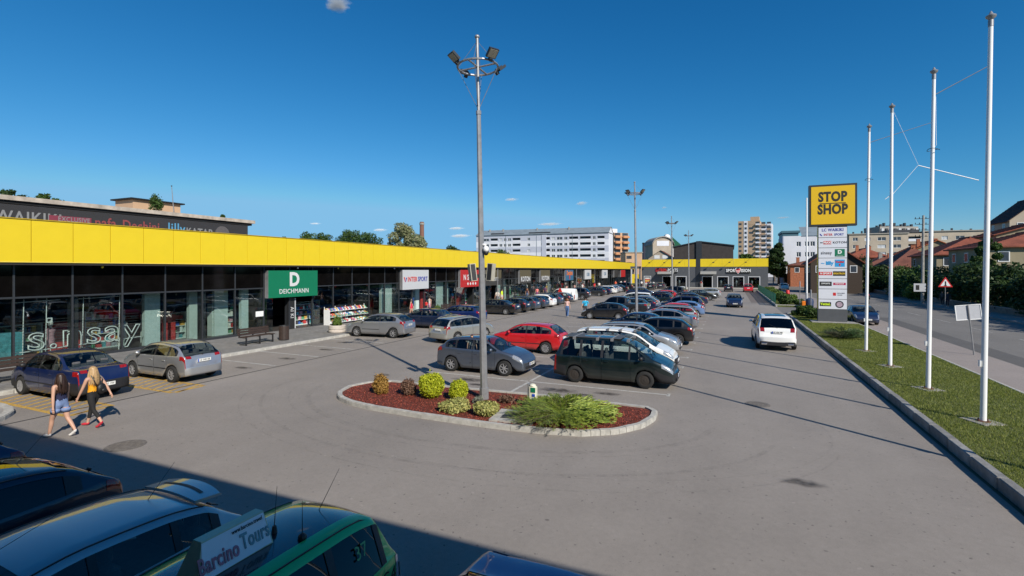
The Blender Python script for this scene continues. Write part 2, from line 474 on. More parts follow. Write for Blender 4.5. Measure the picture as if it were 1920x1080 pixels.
def ln(x0, y0, x1, y1, w=.11, z=.004, mb_=None):
    a, b = Vector((x0, y0, 0)), Vector((x1, y1, 0)); d = (b - a).normalized(); n_ = Vector((-d.y, d.x, 0)) * w / 2
    (mb_ or lm).add([(a.x + n_.x, a.y + n_.y, z), (b.x + n_.x, b.y + n_.y, z), (b.x - n_.x, b.y - n_.y, z), (a.x - n_.x, a.y - n_.y, z)], [(3, 2, 1, 0)])
for k in range(34):
    y = 17.58 + 2.62 * k
    ln(-12, y, -7.10, y); ln(-6.96, y, -1.95, y); ln(-1.95, y + .2, -1.95, y - .2)
ln(-7.03, 15.6, -7.03, 17.51, z=.004); ln(-7.03, 17.65, -7.03, 104)
for y in (15.9, 18.4, 20.9, 23.4, 28.2, 30.7, 33.2, 37.4, 40, 42.2, 44.8, 47.4, 50, 52.6, 55.2, 57.8, 60.4): ln(-22.5, y, -18.5, y, .1)
o = lm.build('bay_line', M_line); o['kind'] = 'structure'
ym = MB()
def hatch(y0, y1, x0=-22.4, x1=-17.6, n_=11):
    ln(x0, y0, x1, y0, .14, .004, ym); ln(x0, y1, x1, y1, .14, .004, ym)
    ln(x1, y0 + .08, x1, y1 - .08, .14, .004, ym)
    for k in range(n_):
        xa = x0 + (x1 - x0) * (k + .3) / n_
        ln(xa, y1 - .08, xa + .42, y0 + .08, .11, .004, ym)
hatch(7.95, 9.15, x1=-17.7); hatch(10.95, 12.1, x1=-17.7)
o = ym.build('hatch_marking', M_yline); o['kind'] = 'structure'
# oil stains in the bays
M_oil = bpy.data.materials.new('oil_stain'); M_oil.use_nodes = True
N, Lk = M_oil.node_tree.nodes, M_oil.node_tree.links
b_ = N['Principled BSDF']; b_.inputs['Base Color'].default_value = (.035, .03, .026, 1); b_.inputs['Roughness'].default_value = .6
tc = N.new('ShaderNodeTexCoord'); at_ = N.new('ShaderNodeAttribute'); at_.attribute_name = 'fall'
nz = N.new('ShaderNodeTexNoise'); nz.inputs['Scale'].default_value = 4.5; nz.inputs['Detail'].default_value = 6
ma = N.new('ShaderNodeMath'); ma.operation = 'MULTIPLY'; mr = N.new('ShaderNodeMapRange')
mr.inputs['From Min'].default_value = .2; mr.inputs['From Max'].default_value = .62; mr.inputs['To Max'].default_value = .62
Lk.new(tc.outputs['Object'], nz.inputs['Vector']); Lk.new(nz.outputs['Fac'], ma.inputs[0]); Lk.new(at_.outputs['Fac'], ma.inputs[1]); Lk.new(ma.outputs[0], mr.inputs['Value']); Lk.new(mr.outputs[0], b_.inputs['Alpha'])
sv, sf, fa = [], [], []
spots = [(-9.3, 16.9, .9), (-8.6, 16.3, .5), (-5.6, 16.7, .9), (-3.9, 16.9, .6), (-19.5, 17.4, .7), (-19.8, 20.2, .7), (-20.8, 22.6, .6), (-19.4, 15.0, .6), (-20, 24, .5), (-8.7, 21.5, .9), (-9.5, 28, .8), (-9.2, 32, .8), (-9, 36.5, .8), (-6, 20.3, .6), (1.3, 11.4, .55), (-4.6, 16.4, .5), (-3.2, 34.5, .6)]
for x, y, r in spots:
    i0 = len(sv); sv.append((x, y, .0075)); fa.append(1.3)
    for k in range(16): sv.append((x + r * 1.3 * math.cos(k * math.pi / 8), y + r * .6 * math.sin(k * math.pi / 8), .0075)); fa.append(0)
    sf += [(i0, i0 + 1 + k, i0 + 1 + (k + 1) % 16) for k in range(16)]
me = bpy.data.meshes.new('oil_stain'); me.from_pydata(sv, [], sf); a_ = me.attributes.new('fall', 'FLOAT', 'POINT'); a_.data.foreach_set('value', fa)
me.materials.append(M_oil); o = link('oil_stain', me); o['kind'] = 'structure'

# faint tyre arcs round the island and along the lane
M_tr_ = bpy.data.materials.new('tyre_mark'); M_tr_.use_nodes = True
N, Lk = M_tr_.node_tree.nodes, M_tr_.node_tree.links
b_ = N['Principled BSDF']; b_.inputs['Base Color'].default_value = (.045, .042, .04, 1); b_.inputs['Roughness'].default_value = .8
tc = N.new('ShaderNodeTexCoord'); nz = N.new('ShaderNodeTexNoise'); nz.inputs['Scale'].default_value = 2.6; nz.inputs['Detail'].default_value = 10; nz.inputs['Roughness'].default_value = .75
mr = N.new('ShaderNodeMapRange'); mr.inputs['From Min'].default_value = .42; mr.inputs['From Max'].default_value = .72; mr.inputs['To Max'].default_value = .17
Lk.new(tc.outputs['Object'], nz.inputs['Vector']); Lk.new(nz.outputs['Fac'], mr.inputs['Value']); Lk.new(mr.outputs[0], b_.inputs['Alpha'])
q_ = MB()
def arc(cx, cy, rx, ry, a0, a1, w, z):
    n_ = 40; vs = []
    for i in range(n_ + 1):
        a = R(a0 + (a1 - a0) * i / n_); vs += [(cx + rx * math.cos(a), cy + ry * math.sin(a), z), (cx + (rx + w) * math.cos(a), cy + (ry + w) * math.sin(a), z)]
    q_.add(vs, [(2 * i, 2 * i + 2, 2 * i + 3, 2 * i + 1) for i in range(n_)])
for k_, (cx, cy, rx, ry, a0, a1, w) in enumerate(((-7.2, 14.5, 6.6, 4.0, 185, 355, .18), (-7.2, 14.5, 8.2, 5.3, 180, 350, .12), (-7.4, 14.8, 7.4, 4.7, 190, 340, .05), (-6.9, 14.5, 9.3, 5.9, 200, 350, .05), (-6.5, 14.9, 8.8, 5.6, 250, 380, .04))): arc(cx, cy, rx, ry, a0, a1, w, .0035 + k_ * .0009)
o = q_.build('tyre_marks', M_tr_); o['kind'] = 'structure'
# right verge: kerb stones, soil, grass
M_kd = [mat('kerb_grey_%s' % q, (c, c * .97, c * .93), .9, noise=.3, nscale=4, bump=.5, bscale=40, detail=8) for q, c in (('a', .22), ('b', .26), ('c', .19))]
ksgm = [MB().bevbox(.10, .30, .006, 1.194, -.02, .235, .02).mesh('kerb_stone', m_) for m_ in M_kd]
kerbC = thing('verge_kerb', 'long dark grey concrete kerb between the right lane and the lawn', 'kerb', (0, 0, 0))
ksg = MB().bevbox(.10, .30, .008, 1.192, -.02, .235, .02).mesh('kerb_stone', M_conc)
for k in range(52): link('kerb_stone', ksgm[k % 3], kerbC, (4.62 + random.uniform(-.006, .006), -9 + k * 1.2, random.uniform(-.004, .006)))
gk2 = MB().bevbox(0, .12, .005, .995, -.02, .19, .012).mesh('kerb_stone', M_conc)
kerbD = thing('lawn_edging', 'narrow pale edging between the lawn and the street sidewalk', 'kerb', (0, 0, 0))
for k in range(62): link('edging_stone', gk2, kerbD, (8.80, -9 + k * 1.0, 0))
M_soil = mat('lawn_soil', (.10, .115, .035), .95, noise=.45, nscale=3.0, bump=.6, bscale=30, detail=8)
lawn = MB().box(4.93, 8.795, -9, 53.3, -.02, .17); o = lawn.build('lawn_ground', M_soil); o['kind'] = 'structure'
lawn2 = MB().prism([(4.93, 65.2), (8.2, 65.2), (8.2, 112), (4.93, 112)], -.02, .17); o = lawn2.build('lawn_ground', M_soil); o['kind'] = 'structure'
kr2 = thing('verge_kerb', 'dark concrete kerb under the green fence across the side entrance', 'kerb', (0, 0, 0))
for k in range(39): link('kerb_stone', ksg, kr2, (4.62, 65.2 + k * 1.2, 0))
for k in range(3): 
    o = link('kerb_stone', ksg, kr2, (8.2 - k * 1.15, 65.2, 0)); o.rotation_euler = (0, 0, R(90))

def leafy_mat(name, c1, c2, tr=.25):
    m = bpy.data.materials.new(name); m.use_nodes = True
    N, Lk = m.node_tree.nodes, m.node_tree.links
    b = N['Principled BSDF']; b.inputs['Roughness'].default_value = .55; b.inputs['Specular IOR Level'].default_value = .3
    geo = N.new('ShaderNodeNewGeometry'); mx = N.new('ShaderNodeMix'); mx.data_type = 'RGBA'
    mx.inputs[6].default_value = (*c1, 1); mx.inputs[7].default_value = (*c2, 1)
    Lk.new(geo.outputs['Random Per Island'], mx.inputs[0]); Lk.new(mx.outputs[2], b.inputs['Base Color'])
    out = N['Material Output']; t = N.new('ShaderNodeBsdfTranslucent'); ms = N.new('ShaderNodeMixShader'); ms.inputs[0].default_value = tr
    Lk.new(mx.outputs[2], t.inputs[0]); Lk.new(b.outputs[0], ms.inputs[1]); Lk.new(t.outputs[0], ms.inputs[2]); Lk.new(ms.outputs[0], out.inputs[0])
    return m

def quads_obj(name, c, u, v, m, parent=None, tri=False, kind=None):
    """leaf quads: centres c, half axes u and v (N,3)"""
    n = len(c)
    if tri:
        co = np.stack([c - u, c + u, c + v], 1).reshape(-1, 3); k = 3
    else:
        co = np.stack([c - v, c + u * .9, c + v, c - u * .9], 1).reshape(-1, 3); k = 4
    me = bpy.data.meshes.new(name)
    me.vertices.add(len(co)); me.vertices.foreach_set('co', co.astype(np.float32).ravel())
    me.loops.add(n * k); me.loops.foreach_set('vertex_index', np.arange(n * k, dtype=np.int32))
    me.polygons.add(n); me.polygons.foreach_set('loop_start', np.arange(0, n * k, k, dtype=np.int32))
    me.update(calc_edges=True); me.materials.append(m)
    o = link(name, me, parent)
    if kind: o['kind'] = kind
    return o
def rvec(n):
    v = rng.normal(size=(n, 3)); return v / np.linalg.norm(v, axis=1)[:, None]

M_grass = leafy_mat('grass_blade', (.10, .15, .022), (.31, .32, .08), .35)
def grass(n, x0, x1, y0, y1, h, name='grass'):
    y = y0 + (y1 - y0) * rng.random(n) ** 1.5
    x = x0 + (x1 - x0) * rng.random(n)
    pat = np.sin(x * 1.9 + 3 * np.sin(y * .7)) * np.sin(y * 1.3 + x)
    hh = h * (.6 + .6 * rng.random(n)) * (1 + .25 * pat)
    c = np.stack([x, y, np.full(n, .168)], 1); th = rng.random(n) * 6.283
    w = .006 + .010 * (y - y0) / (y1 - y0)
    u = np.stack([np.cos(th) * w, np.sin(th) * w, 0 * th], 1)
    l = rng.normal(size=(n, 2)) * .022
    v = np.stack([l[:, 0], l[:, 1], hh], 1)
    return quads_obj(name, c, u, v, M_grass, tri=True, kind='stuff')
grass(190000, 4.95, 8.79, 8, 53.2, .055)
grass(26000, 4.95, 8.18, 65.3, 111.5, .08)

# rectangular kerb end of the lawn
o = MB().box(4.93, 8.92, 53.3, 53.55, -.02, .225).build('kerb_stone', M_conc, kerbC)
# brown parking strip seen beside the green fence
sheet('side_bay_surface', [(2.4, 72), (4.5, 72), (4.5, 124), (2.4, 124)], .004, asphalt_mat('brownish_paving', (.15, .125, .11), False))

# ---------------- green mesh fence, right of the lane ----------------
M_green = mat('green_fence', (.012, .12, .075), .5, noise=.1)
fence = thing('green_fence', 'low green metal bar fence on the kerb beyond the side entrance', 'fence', (4.80, 66.5, .23))
fp = MB().bar((0, 0, 0), (0, 0, 1.25), .03, n=6).mesh('fence_post', M_green)
for k in range(17): link('fence_post', fp, fence, (0, k * 2.6, 0))
fq = MB()
for z in (.12, .62, 1.12): fq.box(-.012, .012, .03, 2.57, z, z + .03)
for i in range(26): fq.box(-.008, .008, .08 + i * .098, .12 + i * .098, .08, 1.2)
fqm = fq.mesh('fence_panel', M_green)
for k in range(16): link('fence_panel', fqm, fence, (0, k * 2.6, 0))
# ================= SHOPPING ARCADE ON THE LEFT =================
M_yel = mat('yellow_panel', (.74, .545, .016), .38, noise=.05, nscale=.5, detail=8)
M_yel2 = mat('yellow_panel_edge', (.30, .19, .01), .5, noise=.03)
M_blackp = mat('black_glass_panel', (.004, .0035, .0035), .06, spec=.22, noise=.3, nscale=1.5)
M_soffit = mat('soffit_dark', (.03, .025, .02), .6, noise=.1)
M_roof = mat('flat_roof', (.20, .19, .18), .9, noise=.15)
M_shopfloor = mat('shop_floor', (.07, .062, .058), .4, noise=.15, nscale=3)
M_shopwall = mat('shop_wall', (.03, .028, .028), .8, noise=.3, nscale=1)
M_shopwhite = mat('shop_white', (.62, .72, .68), .6, noise=.06, nscale=2)
M_shopglow = mat('shop_column', (.60, .72, .70), .6, noise=.1)
XF = -28.1
mall = thing('shopping_arcade', 'long single storey shop arcade with a yellow fascia above dark glass', 'building', (XF, 0, 0))
Y0, Y1 = 4.6, 161.0
b = MB().box(-24, -.3, Y0, Y1, 4.95, 5.3); b.box(-24, -23.7, Y0, Y1, 0, 4.9); b.box(-23.6, -.3, Y0, Y0 + .2, 0, 4.9); b.box(-23.6, -.3, Y1 - .2, Y1, 0, 4.9)
b.build('roof_slab', M_roof, mall)
MB().box(-.28, .56, Y0, Y1, 4.47, 4.60).build('soffit', M_soffit, mall)
MB().box(-.3, .54, Y0, Y1, 4.62, 6.36).build('fascia_backing', M_yel2, mall)
pm = MB().box(.545, .60, .011, 1.474, 4.61, 6.41).mesh('fascia_panel', M_yel)
for k in range(-4, 101): link('fascia_panel', pm, mall, (0, 11.14 + k * 1.485, 0))
MB().box(-.2, .64, Y0, Y1, 6.412, 6.45).build('parapet_cap', mat('cap_metal', (.45, .31, .02), .4, noise=.1), mall)
MB().box(.52, .615, Y0, Y1, 4.575, 4.608).build('fascia_edge', mat('fascia_edge', (.8, .62, .1), .4, noise=.05), mall)
# shop interiors
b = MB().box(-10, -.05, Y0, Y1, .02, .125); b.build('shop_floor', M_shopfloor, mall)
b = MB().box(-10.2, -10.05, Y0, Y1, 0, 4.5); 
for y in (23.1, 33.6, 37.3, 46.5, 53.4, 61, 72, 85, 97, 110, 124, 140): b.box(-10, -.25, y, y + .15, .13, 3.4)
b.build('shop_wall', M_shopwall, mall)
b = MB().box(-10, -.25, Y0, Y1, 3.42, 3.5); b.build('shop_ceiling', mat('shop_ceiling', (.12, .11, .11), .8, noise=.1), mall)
# bays: 2.07 m apart
PITCH, YB = 2.07, 10.79 - 2 * 2.07
doors = {8: 'd', 9: 'd', 16: 'd', 21: 'd', 24: 'd', 30: 'd', 34: 'd', 40: 'd', 46: 'd', 53: 'd'}
m_up = MB().box(-.02, .0, .035, PITCH - .035, 3.10, 4.46).mesh('spandrel_panel', M_blackp)
m_gl = MB().box(-.012, 0, .035, PITCH - .035, .26, 3.02).mesh('window_pane', SHOPGLASS)
m_mu = MB().box(-.10, .05, -.035, .035, .13, 4.47).mesh('mullion', M_frame)
m_sill = MB().box(-.08, .05, .036, PITCH - .036, .13, .26).mesh('window_sill', M_frame)
m_tr2 = MB().box(-.08, .04, .036, PITCH - .036, 3.02, 3.10).mesh('transom', M_frame)
m_col = MB().box(-.45, -.12, -.14, .14, .13, 4.4).mesh('facade_column', M_frame)
for k in range(73):
    y = YB + k * PITCH
    link('mullion', m_mu, mall, (0, y, 0)); link('spandrel_panel', m_up, mall, (0, y, 0))
    if k in doors:
        link('transom', m_tr2, mall, (0, y, 0))
        if k % 2 == 0:
            d = MB().box(-.04, -.03, .05, .75, .16, 2.5); d.build('sliding_door', SHOPGLASS, mall, loc=(0, y, 0))
    else:
        link('transom', m_tr2, mall, (0, y, 0)); link('window_sill', m_sill, mall, (0, y, 0)); link('window_pane', m_gl, mall, (0, y, 0))
    if k % 3 == 0: link('facade_column', m_col, mall, (0, y + .16, 0))
# white display walls, columns and shelves seen through the glass
random.seed(5)
for y, w, x in ((16.6, .8, -1.2), (18.9, .9, -1.0), (20.8, .9, -1.5), (22.2, .5, -.9), (35.8, 1.7, -.6), (41.8, .8, -1.2), (44.8, 1.6, -.7), (47.4, .5, -1), (57, 1.2, -1), (60, .8, -.6), (63, 1.4, -1.4), (72.3, 1.0, -.9), (81, 1.2, -.8), (95, 1, -.8), (108, 1, -.8), (119, 1.4, -.8)):
    MB().box(-.12, .12, 0, w, .13, 3.0).build('display_wall', M_shopwhite if w > .85 else M_shopglow, mall, loc=(x, y, 0))
cols = [(.5, .05, .05), (.05, .12, .4), (.7, .68, .62), (.08, .3, .15), (.6, .35, .08), (.05, .05, .06), (.55, .3, .35), (.3, .32, .35), (.1, .35, .4)]
GM = [mat('goods_%s' % n, c, .7, noise=.35, nscale=7) for n, c in zip(('red', 'blue', 'cream', 'green', 'orange', 'black', 'pink', 'grey', 'teal'), cols)]
GM.append(M_shopwhite)
ZN = [(0, 16, 'the outlined window lettering'), (16, 23.2, 'the windows left of the green board'), (23.2, 37.5, 'the glass right of the green board'), (37.5, 48.3, 'the light grey sports board bays'), (48.3, 60, 'the bays by the red board'), (60, 80, 'the bays by the two dark boards'), (80, 99, 'the bays by the blue board'), (99, 200, 'the bays at the arcade end')]
ZC = {}
def shelfunit(x, y, w, h, deep=.45):
    zn = [q[2] for q in ZN if q[0] <= y < q[1]][0]; ZC[zn] = ZC.get(zn, 0) + 1
    t = thing('display_shelf', '%s stocked shelf from the left behind %s' % (('first', 'second', 'third', 'fourth', 'fifth', 'sixth', 'seventh', 'eighth', 'ninth')[ZC[zn] - 1], zn), 'shelf', (x, y, .13), 0, 'stocked shelves behind the shop windows')
    f = MB().box(-deep, 0, 0, w, 0, .06)
    n = int(h / .38)
    for i in range(1, n + 1): f.box(-deep, 0, 0, w, i * .38, i * .38 + .03)
    f.box(-deep, 0, -.03, 0, 0, h); f.box(-deep, 0, w, w + .03, 0, h)
    f.build('shelf', M_shopwhite, t)
    g = MB()
    for i in range(n):
        q = .03
        while q < w - .15:
            s_ = random.uniform(.08, .26); hh = random.uniform(.1, .3)
            g.mi = random.randrange(len(GM))
            g.box(-deep + .06, -.04, q, min(w - .02, q + s_), i * .38 + (.06 if i == 0 else .03), i * .38 + .05 + hh); q += s_ + random.uniform(.01, .12)
    g.build('goods', GM, t)
for k in range(40):
    y = 8 + k * 3.1 + random.uniform(-.4, .4)
    if 23.3 < y < 26.8 or y > 125: continue
    shelfunit(XF - random.choice([1.5, 2.2, 3.4]), y, random.uniform(1.4, 2.3), random.choice([1.2, 1.6, 2.0]))
# bigger coloured blocks: red counters behind the first window, green wall of the shoe shop
for i, (x, y, w, h, m) in enumerate(((-2.4, 17.3, 1.6, 1.5, GM[0]), (-3, 13.2, 1.9, 1.5, GM[0]), (-4.5, 24.2, 2.8, 2.6, mat('lime_wall', (.16, .30, .03), .7, noise=.1)), (-1.6, 10.8, .9, 1.3, GM[8]), (-1.2, 42.6, .8, 1.9, GM[0]), (-1.2, 50.5, .8, 2.2, GM[0]))):
    MB().bevbox(-.3, .3, 0, w, .13, .13 + h, .03).build('sales_counter', m, mall, loc=(x, y, 0))
# dress forms in the windows
M_doll = mat('mannequin_white', (.6, .58, .55), .5, noise=.05)
def mannequin(x, y, cm, lab):
    t = thing('mannequin', lab, 'mannequin', (x, y, .13))
    MB().lathe([(.05, 0), (.055, .02), (.02, .03), (.02, .8)], 10).lathe([(.01, 1.4), (.05, 1.42), (.045, 1.5), (.09, 1.55), (.1, 1.68), (.06, 1.78), (.01, 1.8)], 10).build('stand', M_doll, t, smooth=True)
    MB().lathe([(.16, .55), (.15, .8), (.17, .9), (.12, 1.08), (.17, 1.25), (.2, 1.36), (.07, 1.44)], 12).build('dress', cm, t, smooth=True)
for i, (y, c, w) in enumerate(((12.4, 6, 'pink'), (15.4, 2, 'cream'), (41, 1, 'blue'), (46.6, 0, 'red'), (51.4, 8, 'teal'), (64.6, 3, 'green'), (71.2, 5, 'black'), (80, 4, 'orange'))):
    mannequin(XF - .8, y, GM[c], 'headless shop mannequin in a %s dress behind the arcade glass' % w)

# ---- tubular "sinsay" window lettering with its wire backing and white struts ----
M_neon = mat('white_tube', (.93, .95, .93), .4, noise=.03)
t = thing('window_lettering', 'large white outlined brand lettering standing inside the first shop window', 'sign', (XF - .28, 11.0, .2))
o = text('s.nsay', 1.62, M_neon, t, (0, 2.62, .98), ROTX, 'letter_outline', 0, 1.12, .0, 'CENTER', .027)
MB().box(-.02, .02, 1.02, 1.24, 1.66, 1.70).box(-.02, .02, 1.02, 1.24, 1.84, 1.88).box(-.02, .02, 1.02, 1.06, 1.70, 1.84).box(-.02, .02, 1.20, 1.24, 1.70, 1.84).build('letter_dot', M_neon, t)
g = MB()
for i in range(11): g.bar((-.1, -.1, .5 + i * .13), (-.1, 4.9, .5 + i * .13), .005, n=4)
g.build('wire_grid', M_galv, t)
g = MB()
for y in (.25, 1.05, 2.05, 2.45, 4.0): g.bar((-.14, y, -.05), (-.14, y + .05, 2.75), .018, n=6)
g.bar((-.14, .0, 2.62), (-.14, 1.6, 2.68), .015, n=6); g.bar((-.14, 1.8, 2.66), (-.14, 4, 2.72), .015, n=6); g.bar((-.1, 0, .42), (-.1, 5, .55), .02, n=6)
g.build('white_strut', M_neon, t)

# ---- hanging brand boards ----
M_grn = mat('sign_green', (.004, .16, .075), .45, noise=.05)
M_sgrey = mat('sign_lightgrey', (.50, .51, .53), .5, noise=.04)
M_sred = mat('sign_red', (.42, .02, .02), .5, noise=.05)
M_sdark = mat('sign_dark', (.045, .042, .038), .5, noise=.08)
M_sgold = mat('sign_bronze', (.10, .082, .045), .5, noise=.08)
M_sblue = mat('sign_blue', (.03, .12, .22), .5, noise=.08)
M_lett = mat('letter_white', (.62, .62, .62), .5, noise=.03)
M_blue = mat('letter_blue', (.02, .03, .30), .5, noise=.03)
M_redl = mat('letter_red', (.55, .02, .02), .5, noise=.03)
def board(y0, y1, z0, z1, m, label, grp=None, m2=None, zs=None):
    t = thing('shop_sign', label, 'sign', (XF + .14, (y0 + y1) / 2, (z0 + z1) / 2), 0, grp)
    w, h = (y1 - y0) / 2, (z1 - z0) / 2
    b = MB().box(-.08, .22, -w, w, -h, h)
    b.build('board', m, t)
    if m2: MB().box(.221, .226, -w + .01, w - .01, zs, h - .01).build('board_face', m2, t)
    MB().box(-.085, .21, -w - .02, -w - .002, -h, h).build('board_side', M_galv, t)
    g = MB().bar((.0, -w * .7, h), (.0, -w * .7, h + .25), .015).bar((.0, w * .7, h), (.0, w * .7, h + .25), .015); g.build('hanger', M_frame, t)
    return t
XT = .232
t = board(23.28, 27.5, 2.40, 4.22, M_grn, 'green shoe shop board with large letter D and DEICHMANN over its entrance')
text('D', 1.28, M_lett, t, (XT, .0, .26), ROTX, sx=.92, bold=.05)
text('DEICHMANN', .44, M_lett, t, (XT, 0, -.52), ROTX, sx=.93, bold=.004)
t = board(37.8, 42.1, 2.42, 4.26, M_sgrey, 'light grey board reading INTERSPORT over the sports shop')
text('INTER', .62, M_redl, t, (XT, -.62, .02), ROTX, sx=.86, bold=.014)
text('SPORT', .62, M_blue, t, (XT, 1.10, .02), ROTX, sx=.84, bold=.014)
v = MB(); v.add([(XT, -2.0, .25), (XT, -1.83, .25), (XT, -1.72, -.2), (XT, -1.8, -.2)], [(0, 1, 2, 3)]); v.build('emblem', M_redl, t)
v = MB(); v.add([(XT, -1.72, -.2), (XT, -1.66, -.2), (XT, -1.48, .2), (XT, -1.66, .2)], [(0, 1, 2, 3)]); v.build('emblem', M_blue, t)
t = board(48.5, 52.9, 2.3, 4.27, M_sred, 'red board reading N SPORT with a row of white dots')
text('N SPORT', .85, M_lett, t, (XT, .15, .1), ROTX, sx=.93, bold=.02)
g = MB()
for k in range(4): g.ball((XT, -.5 + k * .62, -.62), .16, 10, 6, (.15, 1, 1))
g.build('white_dot', M_lett, t)
t = board(54.7, 59.3, 2.3, 4.27, M_sdark, 'dark brown board reading OPPOSITE beside the red board', m2=M_sgold, zs=-.1)
text('OPPOSITE', .62, M_lett, t, (XT, 0, -.22), ROTX, sx=.92)
t = board(65.6, 69.9, 2.3, 4.27, M_sdark, 'first dark board reading KOTON, nearer of the two', m2=M_sgold, zs=-.1)
text('KOTON', 1.0, M_lett, t, (XT, 0, -.38), ROTX, sx=.95, bold=.02)
t = board(74.1, 78.5, 2.3, 4.27, M_sdark, 'second dark board reading KOTON, farther of the two', m2=M_sgold, zs=-.1)
text('KOTON', 1.0, M_lett, t, (XT, 0, -.38), ROTX, sx=.95, bold=.02)
t = board(87.1, 92, 2.34, 4.29, M_sblue, 'blue toy shop board with orange lettering')
text('Dechini', 1.1, mat('letter_orange', (.62, .16, .03), .5, noise=.1), t, (XT, 0, .35), ROTX, sx=1.0, bold=.05)
text('8', 1.0, M_redl, t, (XT, 0, -.45), ROTX, bold=.05)
t = board(100.1, 105.2, 2.33, 4.28, M_sgrey, 'nearer pale grey board with small dark lettering near the arcade end')
text('OBB', 1.0, M_sblue, t, (XT, 0, 0), ROTX, sx=1.1, bold=.02)
t = board(115.3, 120.8, 2.34, 4.28, M_sgrey, 'farther pale grey board near the arcade end')
text('COB', 1.0, M_sblue, t, (XT, 0, 0), ROTX, sx=1.1, bold=.02)
t = board(128.5, 133, 2.34, 4.28, M_sdark, 'plain dark board second from the arcade end')
t = board(137, 143, 2.34, 4.28, M_sred, 'dull red board farthest along the arcade')
# small dome sensors under the fascia
for i, (y, m_) in enumerate(((13.9, M_yel), (25.7, M_white), (29.6, M_yel), (36.6, M_white))):
    t = thing('soffit_sensor', 'small %s sensor dome under the yellow fascia %s' % (('yellow', 'white')[i % 2], ('above the outlined lettering', 'above the green board', 'right of the green board', 'left of the light grey sports board')[i]), 'sensor', (XF + .35, y, 4.40))
    MB().ball((0, 0, 0), .06, 8, 6).build('dome', m_, t, smooth=True); MB().bar((0, 0, .03), (0, 0, .07), .035).build('collar', M_frame, t)
# entrance totem and door of the shoe shop
t = thing('entrance_totem', 'narrow black advertising totem standing in the shoe shop doorway', 'totem', (XF - .1, 25.55, .13))
MB().bevbox(-.1, .1, -.28, .28, 0, 2.2, .02).build('panel', M_ink, t); MB().box(.1, .12, .20, .27, .02, 2.15).build('edge', M_sgrey, t)
text('AI KI', .4, M_lett, t, (.105, -.03, 1.15), (R(90), R(90), R(90)), sx=.9)
t = thing('notice_card', 'small white notice card on the glass left of the shoe shop door', 'notice', (XF + .02, 22.9, 1.4))
MB().box(0, .012, -.3, .3, -.17, .17).build('card', M_white, t)

# ---- shoe rack on the walkway ----
t = thing('shoe_rack', 'long white three-tier sale rack of colourful shoes outside the shoe shop', 'rack', (XF + .50, 28.3, .13))
f = MB()
for i, z in enumerate((.12, .56, 1.0)):
    f.box(-.28, .28 - i * .1, 0, 4.4, z, z + .025)
for y in (0, 1.1, 2.2, 3.3, 4.38): f.box(-.3, -.26, y, y + .03, 0, 1.35)
f.box(-.3, .28, -.03, -.005, 0, 1.15); f.build('rack_frame', M_white, t)
for i, z in enumerate((.145, .585, 1.025)):
    for k in range(40):
        y = .03 + k * .108
        g = MB(); h = random.uniform(.08, .16)
        g.bevbox(-.26, .22 - i * .1, y, y + .09, z, z + h, .012); g.bevbox(-.26, -.08, y, y + .09, z + h, z + h + .09, .01)
        g.build('shoe', random.choice([GM[0], GM[2], M_shopwhite, M_shopwhite, GM[7], GM[4], GM[1], GM[3], GM[5], GM[6]]), t)
g = MB()
for k in range(14): g.box(.18, .2, .1 + k * .31, .28 + k * .31, .60, .68)
g.build('price_card', GM[3], t)

# ---- walkway furniture ----
def bench(x, y, rz, lab):
    t = thing('bench', lab, 'bench', (x, y, .13), rz, 'slatted benches on the walkway')
    for i in range(4): MB().box(-1.0, 1.0, -.24 + i * .125, -.14 + i * .125, .44, .475).build('seat_slat', M_brown, t)
    for i in range(3):
        MB().box(-1.0, 1.0, .27 + i * .02, .30 + i * .02, .52 + i * .13, .63 + i * .13).build('back_slat', M_brown, t)
    for s_ in (-.85, 0, .85):
        f = MB().box(s_ - .03, s_ + .03, -.24, -.18, 0, .44).box(s_ - .03, s_ + .03, -.18, .3, .395, .438).box(s_ - .03, s_ + .03, .33, .37, .396, .92).box(s_ - .03, s_ + .03, -.24, .3, 0, .03)
        f.build('leg', M_black, t)
bench(-24.35, 19.7, R(90), 'dark slatted bench facing the car park beside the round litter bin')
bench(-24.35, 9.6, R(90), 'dark slatted bench behind the front of the blue sedan')
bench(-24.35, 40.5, R(90), 'dark slatted bench between the blue hatchback and the black saloon')
def bin_(x, y, lab):
    t = thing('litter_bin', lab, 'bin', (x, y, .13))
    MB().lathe([(.0, .02), (.26, .02), (.26, .84), (.25, .86), (.22, .86), (.2, .6), (0, .6)], 20).build('drum', M_black, t)
    for k in range(22):
        a = 2 * math.pi * k / 22
        M_ = Matrix.Rotation(a, 4, 'Z')
        MB().box(.262, .278, -.03, .03, .05, .83, M_).build('slat', M_brown, t)
bin_(-24.1, 21.3, 'round brown slatted litter bin at the end of the bench')
M_pot = mat('planter_concrete', (.50, .44, .38), .9, noise=.15, nscale=5, bump=.4)
